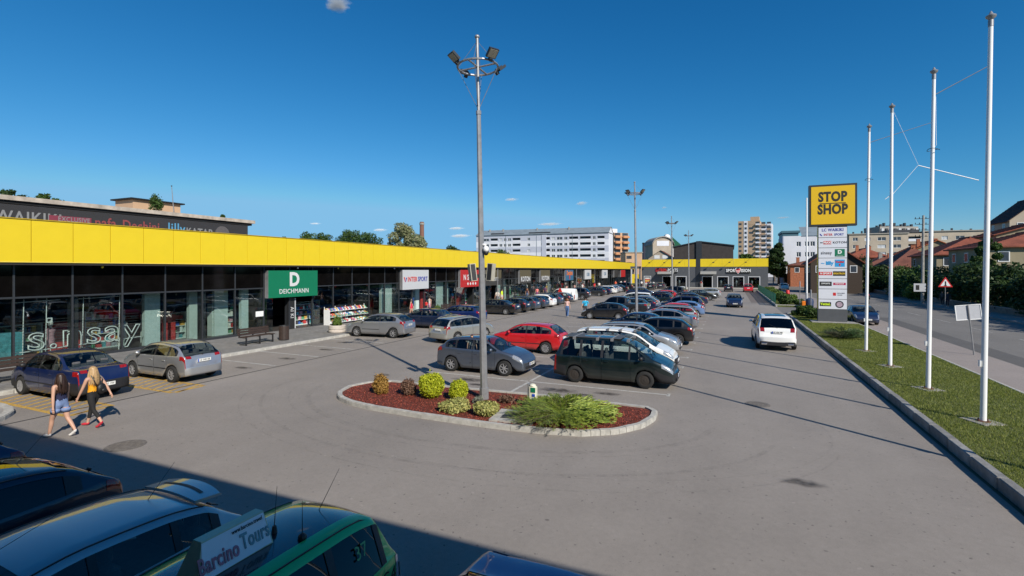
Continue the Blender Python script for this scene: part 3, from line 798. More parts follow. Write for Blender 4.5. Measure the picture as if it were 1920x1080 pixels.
# ================= PLANTS =================
def leaves(name, parent, m, blobs, n, size, squash=1.0, up=0.0, shell=.55, kind=None):
    """blobs: (x,y,z,r[,rz]) clumps; leaf quads gathered towards the surface of each clump"""
    w = np.array([bq[3] ** 2 for bq in blobs]); w = w / w.sum()
    idx = rng.choice(len(blobs), n, p=w)
    B = np.array([[bq[0], bq[1], bq[2], bq[3], bq[4] if len(bq) > 4 else bq[3]] for bq in blobs])[idx]
    d = rvec(n)
    rad = (shell + (1 - shell) * rng.random(n) ** .5) * (1 + .10 * rng.normal(size=n))
    c = B[:, :3] + d * np.stack([B[:, 3], B[:, 3], B[:, 4]], 1) * rad[:, None]
    nrm = d * .8 + rvec(n) * .8; nrm[:, 2] += up
    nrm /= np.linalg.norm(nrm, axis=1)[:, None] + 1e-9
    u = np.cross(nrm, rvec(n)); u /= np.linalg.norm(u, axis=1)[:, None] + 1e-9
    v = np.cross(nrm, u)
    s = size * (.6 + .8 * rng.random(n))[:, None]
    return quads_obj(name, c, u * s * .55 * squash, v * s, m, parent, kind=kind)

L_dark = leafy_mat('leaf_dark', (.016, .036, .010), (.045, .085, .020))
L_mid = leafy_mat('leaf_mid', (.028, .062, .012), (.075, .13, .026))
L_light = leafy_mat('leaf_light', (.07, .12, .02), (.15, .22, .04))
L_bloom = leafy_mat('leaf_blossom', (.09, .13, .04), (.40, .38, .22))
L_thuja = leafy_mat('leaf_thuja', (.26, .32, .012), (.52, .54, .03), .2)
L_dry = leafy_mat('leaf_dry', (.10, .05, .03), (.22, .13, .09), .1)
L_ochre = leafy_mat('leaf_ochre', (.24, .13, .03), (.40, .24, .06), .15)
L_jun = leafy_mat('leaf_juniper', (.12, .20, .03), (.38, .44, .07), .2)
L_varieg = leafy_mat('leaf_variegated', (.16, .19, .05), (.50, .46, .16), .15)
L_red = leafy_mat('leaf_pinkish', (.06, .10, .03), (.26, .12, .09), .2)

def tree(label, x, y, h, rw, leaf, n=7000, size=.22, trunk=.22, base=.25, seed=0, group=None, name='tree', clumps=16, z=0):
    random.seed(seed + int(x * 7 + y))
    t = thing(name, label, 'tree', (x, y, z), 0, group)
    b = MB(); top = h * .62
    b.bar((0, 0, 0), (0, 0, h * base), trunk, trunk * .8, 9); b.bar((0, 0, h * base), (rw * .05, 0, top), trunk * .8, trunk * .35, 9)
    blobs = []
    for k in range(clumps):
        a = k * 2.4 + random.random(); q = (k + .5) / clumps
        zz = h * (base + .12 + (1 - base - .20) * q)
        rr = rw * (.95 * math.sin(math.pi * min(1, .22 + .72 * q))) * random.uniform(.35, .75)
        r = rw * random.uniform(.26, .42) * (1.1 - .35 * q)
        p = (math.cos(a) * rr, math.sin(a) * rr, zz)
        blobs.append((*p, r, r * .8))
        if k % 2 == 0: b.bar((0, 0, h * base + (zz - h * base) * .4), (p[0] * .8, p[1] * .8, p[2]), trunk * .3, trunk * .1, 5)
    b.build('trunk', M_bark, t)
    leaves('crown', t, leaf, blobs, n, size)
    return t
def bush(label, x, y, r, h, leaf, n=2500, size=.07, name='shrub', cat='shrub', z=.05, group=None, blobs=None, stem=M_bark):
    if 4.6 < x < 9 and z == .05: z = .15
    t = thing(name, label, cat, (x, y, z), 0, group)
    MB().bar((0, 0, 0), (0, 0, h * .5), .03, .015, 6).bar((0, 0, .05), (r * .4, 0, h * .6), .02, .01, 5).bar((0, 0, .05), (-r * .4, r * .1, h * .6), .02, .01, 5).build('stem', stem, t)
    random.seed(int(x * 13 + y * 7))
    bl = blobs or ([(0, 0, h * .5, r * .82, h * .46)] + [(math.cos(k * 1.3) * r * .5, math.sin(k * 1.3) * r * .5, h * random.uniform(.3, .75), r * .42, h * .25) for k in range(8)])
    leaves('foliage', t, leaf, bl, n, size, shell=.5)
    return t

# ---- planted island ----
isl = [(-12.3, 13.1), (-11.8, 12.55), (-11, 12.2), (-10, 12.02), (-8, 11.93), (-6.2, 11.93), (-4.8, 12.0), (-3.5, 12.28), (-2.7, 12.8), (-2.15, 13.6), (-1.95, 14.4), (-1.98, 15.1), (-2.3, 15.42), (-5, 15.52), (-8, 15.35), (-11.6, 15.2), (-12.3, 14.7), (-12.55, 13.9)]
def shrink(p, d):
    cx = sum(q[0] for q in p) / len(p); cy = sum(q[1] for q in p) / len(p)
    out = []
    for i in range(len(p)):
        a, c_ = Vector(p[i - 1]), Vector(p[(i + 1) % len(p)]); t_ = (c_ - a).normalized(); n_ = Vector((-t_.y, t_.x))
        out.append((p[i][0] + n_.x * d, p[i][1] + n_.y * d))
    return out
M_mulch = mat('red_mulch', (.21, .045, .024), .95, noise=.5, nscale=22, bump=1.0, bscale=70, c2=(.055, .014, .010), detail=8)
b = MB().prism(shrink(isl, .10), -.02, .09); o = b.build('planting_bed', M_mulch); o['kind'] = 'structure'
kerbI = thing('island_kerb', 'pale concrete kerb ring around the red mulch island', 'kerb', (0, 0, 0))
kerb_run(kerbI, isl[3:8], .95, M_conc, w=.15, z1=.135)
kerb_run(kerbI, isl[7:13], .26, M_conc, w=.15, z1=.135)
kerb_run(kerbI, isl[12:16], .95, M_conc, w=.15, z1=.135)
kerb_run(kerbI, isl[15:] + isl[:4], .28, M_conc, w=.15, z1=.135)
# mulch chips
n = 9000
poly = shrink(isl, .26)
def inside(px, py):
    r = np.zeros(len(px), bool)
    for i in range(len(poly)):
        x0, y0 = poly[i - 1]; x1, y1 = poly[i]
        cnd = ((y0 > py) != (y1 > py)) & (px < (x1 - x0) * (py - y0) / (y1 - y0 + 1e-12) + x0)
        r ^= cnd
    return r
px = rng.uniform(-12.5, -2, 26000); py = rng.uniform(11.9, 15.5, 26000); ok = inside(px, py)
px, py = px[ok], py[ok]; n = len(px)
c = np.stack([px, py, .092 + .02 * rng.random(n)], 1); th = rng.random(n) * 6.283
u = np.stack([np.cos(th), np.sin(th), rng.normal(size=n) * .3], 1) * (.012 + .02 * rng.random(n))[:, None]
v = np.stack([-np.sin(th), np.cos(th), rng.normal(size=n) * .4], 1) * .012
M_chip = leafy_mat('mulch_chip', (.12, .022, .014), (.42, .10, .06), 0)
quads_obj('mulch_chips', c, u, v, M_chip, kind='stuff')
# shrubs on the island
bush('small ochre and green thuja leftmost on the island', -10.8, 13.5, .30, .72, L_ochre, 5000, .035, 'thuja')
bush('small dried brown shrub second from the left on the island', -9.85, 13.75, .30, .60, L_dry, 4200, .028)
bush('largest round yellow-green thuja on the island', -8.95, 13.75, .46, .82, L_thuja, 15000, .035, 'thuja')
bush('medium round yellow-green thuja just left of the lamp post', -8.02, 13.9, .34, .68, L_thuja, 9000, .033, 'thuja')
bush('low variegated shrub in front of the medium thuja', -7.5, 12.75, .52, .36, L_varieg, 3600, .045)
bush('upright yellow variegated shrub at the foot of the lamp post', -6.45, 12.75, .42, .42, L_varieg, 3600, .045)
bush('sparse dry twig shrub right of the lamp post', -6.45, 14.2, .3, .28, L_dry, 500, .035)
bush('tiny blue-green sprig beside the lamp post base', -7.25, 13.75, .2, .28, leafy_mat('leaf_greyish', (.12, .14, .1), (.25, .25, .2), .1), 500, .03)
def juniper(label, x, y, r, h, n_arm=110, z=.09, leaf=L_jun):
    t = thing('juniper', label, 'shrub', (x, y, z))
    random.seed(int(x * 31)); C, U, V = [], [], []; b = MB()
    for k in range(n_arm):
        a = random.uniform(0, 6.283); l = r * random.uniform(.45, 1.08); up = h * random.uniform(.35, 1.1) * (1.15 - .5 * l / r)
        p0 = Vector((math.cos(a) * r * .12, math.sin(a) * r * .12, .02)); d = Vector((math.cos(a), math.sin(a), 0))
        prev = p0
        for i in range(1, 9):
            q = i / 8; p = p0 + d * l * q + Vector((0, 0, up * math.sin(q * 1.9)))
            if i % 4 == 0: b.bar(prev, p, .008, .004, 4); prev = p
            for j in range(9 if leaf is L_jun else 6):
                s_ = random.uniform(.05, .12) * (1.2 - q * .4); side = random.uniform(-1, 1)
                C.append(p + Vector((random.gauss(0, .035), random.gauss(0, .035), random.gauss(0, .025))))
                dirv = (d + Vector((-d.y, d.x, 0)) * side * .9 + Vector((0, 0, random.uniform(-.15, .55)))).normalized()
                V.append(dirv * s_); U.append(dirv.orthogonal().normalized() * .009 + Vector((0, 0, .006)))
    b.build('branch', M_bark, t)
    quads_obj('foliage', np.array([tuple(q) for q in C]), np.array([tuple(q) for q in U]), np.array([tuple(q) for q in V]), leaf, t)
juniper('large spreading feathery juniper covering the right end of the island', -4.35, 13.35, 1.36, .42, 330)
juniper('dark spreading juniper on the lawn in front of the pylon sign', 6.15, 35.2, 1.15, .60, 150, .16, leafy_mat('leaf_juniper_dark', (.035, .075, .02), (.09, .14, .04), .15))
# access cover in its concrete frame
t = thing('access_cover', 'square dark access cover in a pale concrete frame on the island', 'cover', (-5.55, 12.85, .09), R(6))
MB().box(-.62, .62, -.55, .55, 0, .055).build('concrete_frame', M_conc, t); MB().box(-.36, .36, -.34, .3, .056, .066).build('iron_plate', mat('dark_plate', (.07, .068, .065), .7, noise=.2), t)
# power pillar
t = thing('power_pillar', 'short white power pillar with green cap and blue sockets on the island', 'pillar', (-5.5, 14.0, .09))
MB().bar((0, 0, 0), (0, 0, .2), .07, n=10).build('foot', M_black, t)
MB().box(-.15, -.115, -.07, .07, 0, .72).build('back_plate', M_galv, t)
MB().bevbox(-.11, .13, -.09, .09, .18, .66, .035).lathe([(.10, .66), (.085, .70), (.03, .72)], 12).build('housing', mat('ivory', (.66, .63, .50), .5, noise=.04), t, smooth='auto')
MB().box(-.03, .12, -.104, -.0905, .48, .62).build('green_label', M_grn, t)
for zz in (.36, .25): MB().box(.02, .11, -.108, -.0905, zz, zz + .07).build('socket', M_plateb, t)

# ---- planters on the walkway ----
def planter(x, y, lab, r=.55):
    t = thing('planter', lab, 'planter', (x, y, .13))
    MB().lathe([(r * .92, 0), (r, .05), (r, .16), (r * .94, .20), (r, .24), (r, .44), (r * .92, .48), (r * .8, .48), (r * .8, .4), (0, .4)], 22).build('pot', M_pot, t, smooth='auto')
    leaves('plant', t, L_light, [(0, 0, .72, .27, .34), (0, 0, .6, .3, .25)], 1500, .05)
for i, (y, l) in enumerate(((25.4, 'nose of the silver three-door hatchback'), (37.2, 'blue hatchback behind the long dark saloon'), (55.6, 'grey-blue estate by the second KOTON board'), (75.2, 'dark grey crossover'), (95, 'far row of parked cars'))):
    planter(-23.6 if i else -23.9, y, 'round concrete planter with green bush by the ' + l)

# ---- bushes along the far fence and the near lawn end ----
for i, (x, y, r, h) in enumerate(((5.9, 66.6, .8, 1.1), (6.6, 69.5, .9, 1.15), (6.1, 73, .95, 1.2), (6.0, 77, 1.0, 1.2), (6.1, 81.5, 1.0, 1.2), (5.9, 86.5, 1.0, 1.25), (6, 92, 1.0, 1.2), (6, 98, 1.1, 1.2), (7.2, 66.4, .6, .7))):
    bush('clipped green bush %s behind the green fence' % ('first', 'second', 'third', 'fourth', 'fifth', 'sixth', 'seventh', 'eighth', 'low round')[i], x, y, r, h, L_light if i % 2 else L_mid, 2200, .12)
bush('largest round green bush at the far end of the lawn left of the pylon', 6.25, 48.4, .72, .95, L_mid, 4000, .07)
bush('second round green bush behind the largest one on the lawn end', 5.95, 50.6, .75, 1.0, L_mid, 4000, .07)
bush('small round bush beside the sign post at the lawn end', 5.2, 50.6, .35, .55, L_mid, 1600, .06)
# ================= VEHICLES =================
def pchip(P):
    xs = [p[0] for p in P]; ys = [p[1] for p in P]; n = len(xs)
    h = [xs[i + 1] - xs[i] for i in range(n - 1)]; d = [(ys[i + 1] - ys[i]) / h[i] for i in range(n - 1)]
    m = [d[0]]
    for i in range(1, n - 1):
        if d[i - 1] * d[i] <= 0: m.append(0)
        else:
            w1, w2 = 2 * h[i] + h[i - 1], h[i] + 2 * h[i - 1]
            m.append((w1 + w2) / (w1 / d[i - 1] + w2 / d[i]))
    m.append(d[-1])
    def f(x):
        if x <= xs[0]: return ys[0]
        if x >= xs[-1]: return ys[-1]
        i = 0
        while x > xs[i + 1]: i += 1
        t = (x - xs[i]) / h[i]
        return (2 * t**3 - 3 * t**2 + 1) * ys[i] + (t**3 - 2 * t**2 + t) * h[i] * m[i] + (-2 * t**3 + 3 * t**2) * ys[i + 1] + (t**3 - t**2) * h[i] * m[i + 1]
    return f

M_gloss = mat('gloss_black', (.008, .009, .012), .25, coat=1.0, noise=.1)
# profile keys in metres from the rear bumper; H scaled
def spec(kind, **k):
    S = dict(
        hatch=dict(L=4.0, W=1.70, H=1.46, wb=2.49, ro=.72, top=[(0, .60), (.04, .95), (.10, 1.00), (.62, 1.37), (1.1, 1.44), (1.75, 1.46), (2.25, 1.41), (3.05, 1.00), (3.62, .86), (3.92, .70), (4.0, .56)], RB=.10, RT=.62, FT=2.25, FB=3.05, belt=.94, rise=.06, win=[(.55, .92), (1.0, 1.72), (1.80, 2.86)], doors=[(.98, 1.76), (1.76, 2.80)]),
        hatch3=dict(L=4.0, W=1.70, H=1.44, wb=2.52, ro=.70, top=[(0, .60), (.04, .95), (.10, 1.00), (.70, 1.36), (1.2, 1.43), (1.75, 1.44), (2.2, 1.38), (3.05, .98), (3.62, .84), (3.92, .68), (4.0, .55)], RB=.10, RT=.70, FT=2.2, FB=3.05, belt=.92, rise=.10, win=[(.72, 1.55), (1.66, 2.84)], doors=[(1.60, 2.82)]),
        sedan=dict(L=4.45, W=1.74, H=1.45, wb=2.64, ro=.90, top=[(0, .60), (.03, .90), (.10, .99), (.58, 1.03), (1.30, 1.37), (1.8, 1.44), (2.3, 1.45), (2.75, 1.40), (3.48, 1.0), (4.1, .84), (4.38, .68), (4.45, .55)], RB=.60, RT=1.30, FT=2.72, FB=3.48, belt=.95, rise=.02, win=[(1.05, 1.42), (1.49, 2.22), (2.30, 3.28)], doors=[(1.35, 2.25), (2.25, 3.25)]),
        wagon=dict(L=4.5, W=1.76, H=1.48, wb=2.66, ro=.90, top=[(0, .60), (.04, .92), (.09, 1.0), (.50, 1.38), (1.2, 1.46), (2.1, 1.48), (2.72, 1.42), (3.48, 1.0), (4.12, .85), (4.42, .68), (4.5, .55)], RB=.09, RT=.50, FT=2.72, FB=3.48, belt=.95, rise=.03, win=[(.42, 1.25), (1.36, 2.22), (2.30, 3.28)], doors=[(1.32, 2.25), (2.25, 3.25)], rails=True),
        mpv=dict(L=4.45, W=1.80, H=1.71, wb=2.60, ro=.86, top=[(0, .62), (.03, .98), (.07, 1.05), (.30, 1.60), (.9, 1.69), (1.9, 1.71), (2.72, 1.62), (3.72, 1.06), (4.25, .82), (4.4, .70), (4.45, .58)], RB=.07, RT=.30, FT=2.72, FB=3.72, belt=1.0, rise=.0, win=[(.36, 1.02), (1.12, 1.84), (1.94, 2.86), (2.93, 3.46)], doors=[(1.08, 1.88), (1.88, 2.95)]),
        suv=dict(L=4.75, W=1.92, H=1.72, wb=2.86, ro=.95, wr=.37, sill=.30, top=[(0, .72), (.05, 1.08), (.12, 1.15), (.62, 1.60), (1.2, 1.70), (2.1, 1.72), (2.85, 1.63), (3.62, 1.18), (4.35, 1.04), (4.68, .86), (4.75, .68)], RB=.12, RT=.62, FT=2.85, FB=3.62, belt=1.12, rise=.02, win=[(.60, 1.2), (1.34, 2.26), (2.36, 3.42)], doors=[(1.3, 2.3), (2.3, 3.36)], rails=True),
        van=dict(L=4.3, W=1.78, H=1.80, wb=2.70, ro=.82, top=[(0, .62), (.02, 1.1), (.05, 1.25), (.12, 1.74), (.8, 1.80), (2.0, 1.80), (2.62, 1.70), (3.25, 1.10), (3.9, .92), (4.22, .75), (4.3, .6)], RB=.05, RT=.06, FT=2.62, FB=3.25, belt=1.02, rise=.0, win=[(2.12, 3.1)], doors=[(2.1, 3.06)], norear=True),
        pickup=dict(L=5.2, W=1.86, H=1.79, wb=3.1, ro=1.15, wr=.38, sill=.35, top=[(0, .70), (.02, 1.10), (.08, 1.16), (1.72, 1.18), (1.95, 1.68), (2.4, 1.78), (3.1, 1.77), (3.45, 1.68), (4.1, 1.2), (4.85, 1.08), (5.12, .9), (5.2, .7)], RB=1.74, RT=1.94, FT=3.45, FB=4.1, belt=1.15, rise=.0, win=[(2.02, 2.66), (2.76, 3.9)], doors=[(1.98, 2.7), (2.7, 3.85)]),
    )[kind].copy()
    for q in k: S[q] = k[q]
    S['kind'] = kind
    # scale profile if L/H were changed
    base_L = S['top'][-1][0]; base_H = max(z for _, z in S['top'])
    fl, fh = S['L'] / base_L, S['H'] / base_H
    S['top'] = [(s * fl, z * fh) for s, z in S['top']]
    for q in ('RB', 'RT', 'FT', 'FB', 'ro', 'wb'): S[q] *= fl if q not in k else 1
    S['win'] = [(a * fl, b * fl) for a, b in S['win']]; S['doors'] = [(a * fl, b * fl) for a, b in S['doors']]
    S['belt'] *= fh
    return S

def make_wheel(wr, style, parent, pos, side):
    w = .20
    # tyre (part) with rim (sub-part); axle along y
    key = (round(wr, 3), style, side)
    if key not in WHEELS:
        pr = [(wr * .66, -w / 2), (wr * .90, -w / 2), (wr * .985, -w * .40), (wr, -w * .28), (wr, w * .28), (wr * .985, w * .40), (wr * .90, w / 2), (wr * .66, w / 2)]
        ty = MB().lathe(pr, 26, axis='y', close=True).mesh('wheel', M_tyre, 'auto')
        b = MB(); o = side * w * .42
        b.mi = 1; b.lathe([(0, o * .55 - .005), (wr * .66, o * .55 - .005), (wr * .66, o * .55)], 20, axis='y')
        b.mi = 0; b.lathe([(wr * .58, o), (wr * .67, o), (wr * .67, o * .5), (wr * .58, o * .6)], 26, axis='y', close=True)
        b.lathe([(0, o * .98), (wr * .13, o * .98), (wr * .15, o * .6)], 12, axis='y')
        ns = {'alloy5': 5, 'alloy7': 7, 'cap': 9, 'steel': 0, 'alloy10': 10}[style]
        for k in range(ns):
            a = 2 * math.pi * k / ns; hw = wr * (.085 if ns == 5 else .055 if style != 'cap' else .10)
            M_ = Matrix.Rotation(a, 4, 'Y')
            y0, y1 = sorted((o * .62, o * .95))
            vs = [(wr * .08, y0, -hw * 1.2), (wr * .61, y0, -hw * .8), (wr * .61, y0, hw * .8), (wr * .08, y0, hw * 1.2), (wr * .08, y1, -hw * 1.2), (wr * .61, y1, -hw * .8), (wr * .61, y1, hw * .8), (wr * .08, y1, hw * 1.2)]
            b.add([tuple(M_ @ Vector(q)) for q in vs], [(3, 2, 1, 0), (4, 5, 6, 7), (0, 1, 5, 4), (1, 2, 6, 5), (2, 3, 7, 6), (3, 0, 4, 7)])
        if style == 'steel':
            b.mi = 0; b.lathe([(wr * .14, o * .8), (wr * .3, o * .9), (wr * .45, o * .75), (wr * .58, o * .7)], 20, axis='y')
        WHEELS[key] = (ty, b.mesh('rim', [M_steel if style == 'steel' else M_rim, M_under], 'auto'))
    ty, rm = WHEELS[key]
    o = link('wheel', ty, parent, pos); link('rim', rm, o)
WHEELS = {}

def make_car(S, name, label, cat, color, metal=.0, wheels='alloy5', glass=None, blackb=False, tailm=None, headm=None, plate=None, detail=True, tailspan=None, roofm=None, group=None, trim=True):
    """builds the car at the origin, nose towards +x"""
    L, W, H = S['L'], S['W'], S['H']; hw = W / 2
    root = thing(name, label, cat, (0, 0, 0), 0, group)
    top = pchip(S['top']); wr = S.get('wr', .31); Ra = wr + .055; z0b = S.get('sill', .21)
    ax = [S['ro'], S['ro'] + S['wb']]
    FB, FT, RB, RT = S['FB'], S['FT'], S['RB'], S['RT']
    keys = [0, L, RB, RT, FT, FB] + [q for w_ in S['win'] for q in w_] + [q for w_ in S['doors'] for q in w_] + [.03, .065, .10, .14, .26, L - .03, L - .10, L - .22, L - .42]
    st = set(round(q, 4) for q in keys)
    for a in ax:
        for t in (0, 18, 38, 60, 90, 120, 142, 162, 180): st.add(round(a + Ra * math.cos(R(t)), 4))
    st = sorted(st); kset = set(round(q, 4) for q in keys); out = []
    for q in st:
        if out and q - out[-1] < .028:
            if q in kset and out[-1] not in kset: out[-1] = q
            elif q in kset: out.append(q) if q - out[-1] > .004 else None
            continue
        if out and q - out[-1] > .24:
            m_ = int((q - out[-1]) / .2) + 1; a = out[-1]
            out += [a + (q - a) * i / m_ for i in range(1, m_)]
        out.append(q)
    st = out
    def rows(s):
        t = top(s); u = 2 * s / L - 1
        w = hw * (1 - (.13 if u > 0 else .09) * abs(u) ** 6 - .03 * abs(u) ** 2)
        bl = S['belt'] + S['rise'] * (1 - s / L) - .02 * (s / L)
        if s > FB: bl = bl - (bl - (top(L) + .04)) * ((s - FB) / (L - FB)) ** 1.6
        bl = min(bl, t - .035)
        z0 = z0b
        for a in ax:
            d = abs(s - a)
            if d < Ra: z0 = max(z0, wr + math.sqrt(Ra * Ra - d * d))
        if s < ax[0] - Ra: z0 = z0b + .06 * (1 - s / (ax[0] - Ra))
        if s > ax[1] + Ra: z0 = z0b + .03
        z0 = min(z0, bl - .08)
        gh = t - bl; k = bl - z0
        z6 = t - min(.10, .42 * gh); lean = S.get('lean', .36)
        y5 = w * .965; y6 = y5 - lean * (z6 - bl) - .004
        y7 = y6 - min(.07, .5 * gh + .02)
        z7 = t - min(.035, .22 * gh)
        y8 = max(y7 - .20, y7 * .7)
        return [(w - .12, z0 + .005), (w * .975, z0), (w * .992, z0 + .22 * k), (w, z0 + .52 * k), (w * .992, z0 + .82 * k), (y5 + .01, bl), (y5, bl + .012 if gh > .06 else bl + .3 * (z6 - bl)), (y6, z6), (y7, z7), (y8, t - .012 - .004), (y8 * .5, t - .003), (0, t)]
    NR = 12
    ns = len(st); V = []
    for s in st:
        rr = rows(s)
        for y, z in rr: V.append((s - L / 2, y, z))
        for y, z in rr[:-1][::-1]: V.append((s - L / 2, -y, z))
    NW = 2 * NR - 1
    F, tagf = [], []
    wins = S['win']
    def cls(i, a, b):      # row band i (0..10), station interval
        m = (a + b) / 2
        gh = top(m) - (S['belt'])
        if i == 6 and gh > .10:
            for x0, x1 in wins:
                if x0 - .002 <= a and b <= x1 + .002: return 'side_window'
            if wins[0][0] - .12 < m < wins[-1][1] + .02: return 'pillar'
        if i >= 8:
            if FT - .002 <= a and b <= FB + .002: return 'windscreen'
            if RB - .002 <= a and b <= RT + .002 and not S.get('norear'): return 'rear_window'
            if roofm == 'black' and RT < m < FT and i >= 9: return 'roof_panel'
            if roofm and RT + .25 < m < FT - .1 and i >= 9: return 'sunroof'
            if i >= 8 and FB + .04 < m < L - .24: return 'bonnet'
        if 3 <= i <= 7 and L - .40 < m < L - .02 and i in (4, 5, 6, 7): return 'headlight'
        ts = tailspan or ((2, 4, .10) if S['kind'] in ('mpv', 'van') else (4, 5, .24))
        if ts[0] <= i <= ts[1] and m < ts[2] and m > .012: return 'taillight'
        if i == 8 and m > .012 and m < min(RB, .12) and top(m) > (.83 if S['kind'] != 'suv' else .94) * S['H'] / 1.46 * (1 if S['kind'] != 'suv' else .9) and S['kind'] not in ('van', 'mpv', 'pickup'): return 'taillight'
        if blackb and i in (0, 1, 2) and (m < ax[0] - Ra or m > ax[1] + Ra): return 'bumper'
        if i == 0: return 'arch_liner'
        if 1 <= i <= 4:
            for x0, x1 in S['doors']:
                if x0 - .002 <= a and b <= x1 + .002: return 'door_%d' % S['doors'].index((x0, x1))
        return 'body'
    for j in range(ns - 1):
        for k in range(NW - 1):
            i = k if k < NR - 1 else NW - 2 - k
            side = 'L' if k < NR - 1 else 'R'
            c = cls(i, st[j], st[j + 1])
            a = j * NW + k
            F.append((a, a + 1, a + NW + 1, a + NW)); tagf.append((c, side))
    # end caps, bulging
    def cap(j, sgn, bump):
        base = j * NW; cols_ = 6; grid = []
        for i in range(NR):
            yl, z = V[base + i][1], V[base + i][2]; row = [base + i]
            if i == NR - 1: row = [base + i] * (cols_ + 1)
            else:
                for c_ in range(1, cols_):
                    y = yl * (1 - 2 * c_ / cols_)
                    hz = math.sin(math.pi * min(1, max(0, (i + .6) / (NR - .4))))
                    V.append((V[base][0] + sgn * bump * (1 - (y / max(yl, 1e-6)) ** 2) * (.45 + .55 * hz), y, z + (V[base + NR - 1][2] - z) * 0)); row.append(len(V) - 1)
                row.append(base + NW - 1 - i)
            grid.append(row)
        for i in range(NR - 1):
            for c_ in range(cols_):
                q = (grid[i][c_], grid[i + 1][c_], grid[i + 1][c_ + 1], grid[i][c_ + 1])
                q = tuple(dict.fromkeys(q))
                if len(q) > 2: F.append(q); tagf.append(('bumper' if blackb and i < 9 else 'body', 'C'))
    cap(0, -1, .07); cap(ns - 1, 1, .09)
    me = bpy.data.meshes.new('full'); me.from_pydata(V, [], F)
    bm = bmesh.new(); bm.from_mesh(me); bmesh.ops.recalc_face_normals(bm, faces=bm.faces)
    bm.verts.ensure_lookup_table(); bm.faces.ensure_lookup_table()
    bm.normal_update()
    VN = [v.normal.copy() for v in bm.verts]; FV = [[v.index for v in f.verts] for f in bm.faces]
    bm.free(); bpy.data.meshes.remove(me)
    groups = {}
    for f, (c, s_) in zip(FV, tagf):
        key = (c, s_ if c in ('side_window', 'headlight', 'taillight', 'arch_liner') or c.startswith('door') else '')
        if c == 'bumper': key = (c, 'F' if sum(V[i][0] for i in f) > 0 else 'B')
        if c == 'side_window':   # split per window span
            m = sum(V[i][0] for i in f) / len(f) + L / 2
            wi = [n_ for n_, (a, b) in enumerate(wins) if a - .01 <= m <= b + .01][0]; key = (c, s_ + str(wi))
        groups.setdefault(key, []).append(f)
    gl = glass or GLASS
    pm_ = {'body': PAINT, 'bonnet': PAINT, 'side_window': gl, 'windscreen': gl, 'rear_window': gl, 'pillar': M_black, 'sunroof': DGLASS, 'roof_panel': M_gloss, 'headlight': headm or M_head, 'taillight': tailm or M_tail, 'bumper': M_black if blackb else PAINT, 'arch_liner': M_under}
    for (c, s_), fs in groups.items():
        nm = 'door' if c.startswith('door') else c
        used = sorted(set(i for f in fs for i in f)); ix = {q: n_ for n_, q in enumerate(used)}
        push = {'side_window': -.010, 'windscreen': -.006, 'rear_window': -.006, 'headlight': .004, 'taillight': .006, 'door': 0, 'bonnet': .001}.get(nm, 0)
        vs = [Vector(V[i]) + VN[i] * push for i in used]
        if nm in ('door', 'bonnet'):
            xs = [v.x for v in vs]; x0, x1 = min(xs), max(xs)
            for v in vs:
                if abs(v.x - x0) < 1e-4: v.x += .007
                if abs(v.x - x1) < 1e-4: v.x -= .007
        m = bpy.data.meshes.new(nm); m.from_pydata([tuple(v) for v in vs], [], [tuple(ix[i] for i in f) for f in fs])
        m.polygons.foreach_set('use_smooth', [True] * len(m.polygons)); m.update()
        try: m.normals_split_custom_set_from_vertices([tuple(VN[i]) for i in used])
        except Exception: pass
        m.materials.append(pm_.get(nm, PAINT))
        o = link(nm, m, root)
        o.color = (*color, metal)
        if nm == 'door' and detail:
            xs = [v.x for v in vs]; xh = min(xs) + .17; sg = 1 if s_ == 'L' else -1
            zz = S['belt'] - .13; yy = sg * (hw - .004)
            h_ = MB().bevbox(xh - .085, xh + .085, yy - .02, yy + .02, zz - .016, zz + .016, .006).build('door_handle', PAINT, o); h_.color = (*color, metal)
    X = lambda s: s - L / 2
    # underbody, seats, dashboard
    MB().box(X(.15), X(L - .15), -hw + .27, hw - .27, z0b + .01, z0b + .24).build('underbody', M_under, root)
    MB().box(X(RT + .05 if S['kind'] != 'pickup' else 2.0), X(FB - .1), -hw + .1, hw - .1, S['belt'] - .42, S['belt'] - .38).build('cabin_floor', M_under, root)
    fs_ = FT - .15
    for sgn in (-1, 1):
        MB().bevbox(X(fs_ - .55), X(fs_ - .1), sgn * .36 - .24, sgn * .36 + .24, S['belt'] - .37, S['belt'] - .25, .04).bevbox(X(fs_ - .68), X(fs_ - .54), sgn * .36 - .23, sgn * .36 + .23, S['belt'] - .34, S['belt'] + .13, .04).bevbox(X(fs_ - .66), X(fs_ - .57), sgn * .36 - .12, sgn * .36 + .12, S['belt'] + .15, S['belt'] + .31, .03).build('seat', M_seat, root)
    if S['kind'] not in ('van',):
        rb = fs_ - 1.5
        b = MB().bevbox(X(rb), X(rb + .5), -.6, .6, S['belt'] - .37, S['belt'] - .22, .04).bevbox(X(rb - .12), X(rb + .04), -.62, .62, S['belt'] - .3, S['belt'] + .1, .04)
        for y in (-.4, 0, .4): b.bevbox(X(rb - .1), X(rb - .02), y - .11, y + .11, S['belt'] + .11, S['belt'] + .25, .02)
        b.build('rear_bench', M_seat, root)
    MB().bevbox(X(FB - .55), X(FB - .12), -hw + .16, hw - .16, S['belt'] - .36, S['belt'] - .02, .05).build('dashboard', M_under, root)
    b = MB().lathe([(.17, 0), (.19, .012), (.17, .025)], 16, c=(X(FB - .68), .36, S['belt'] + .02), axis='x', close=True); b.build('steering_wheel', M_black, root)
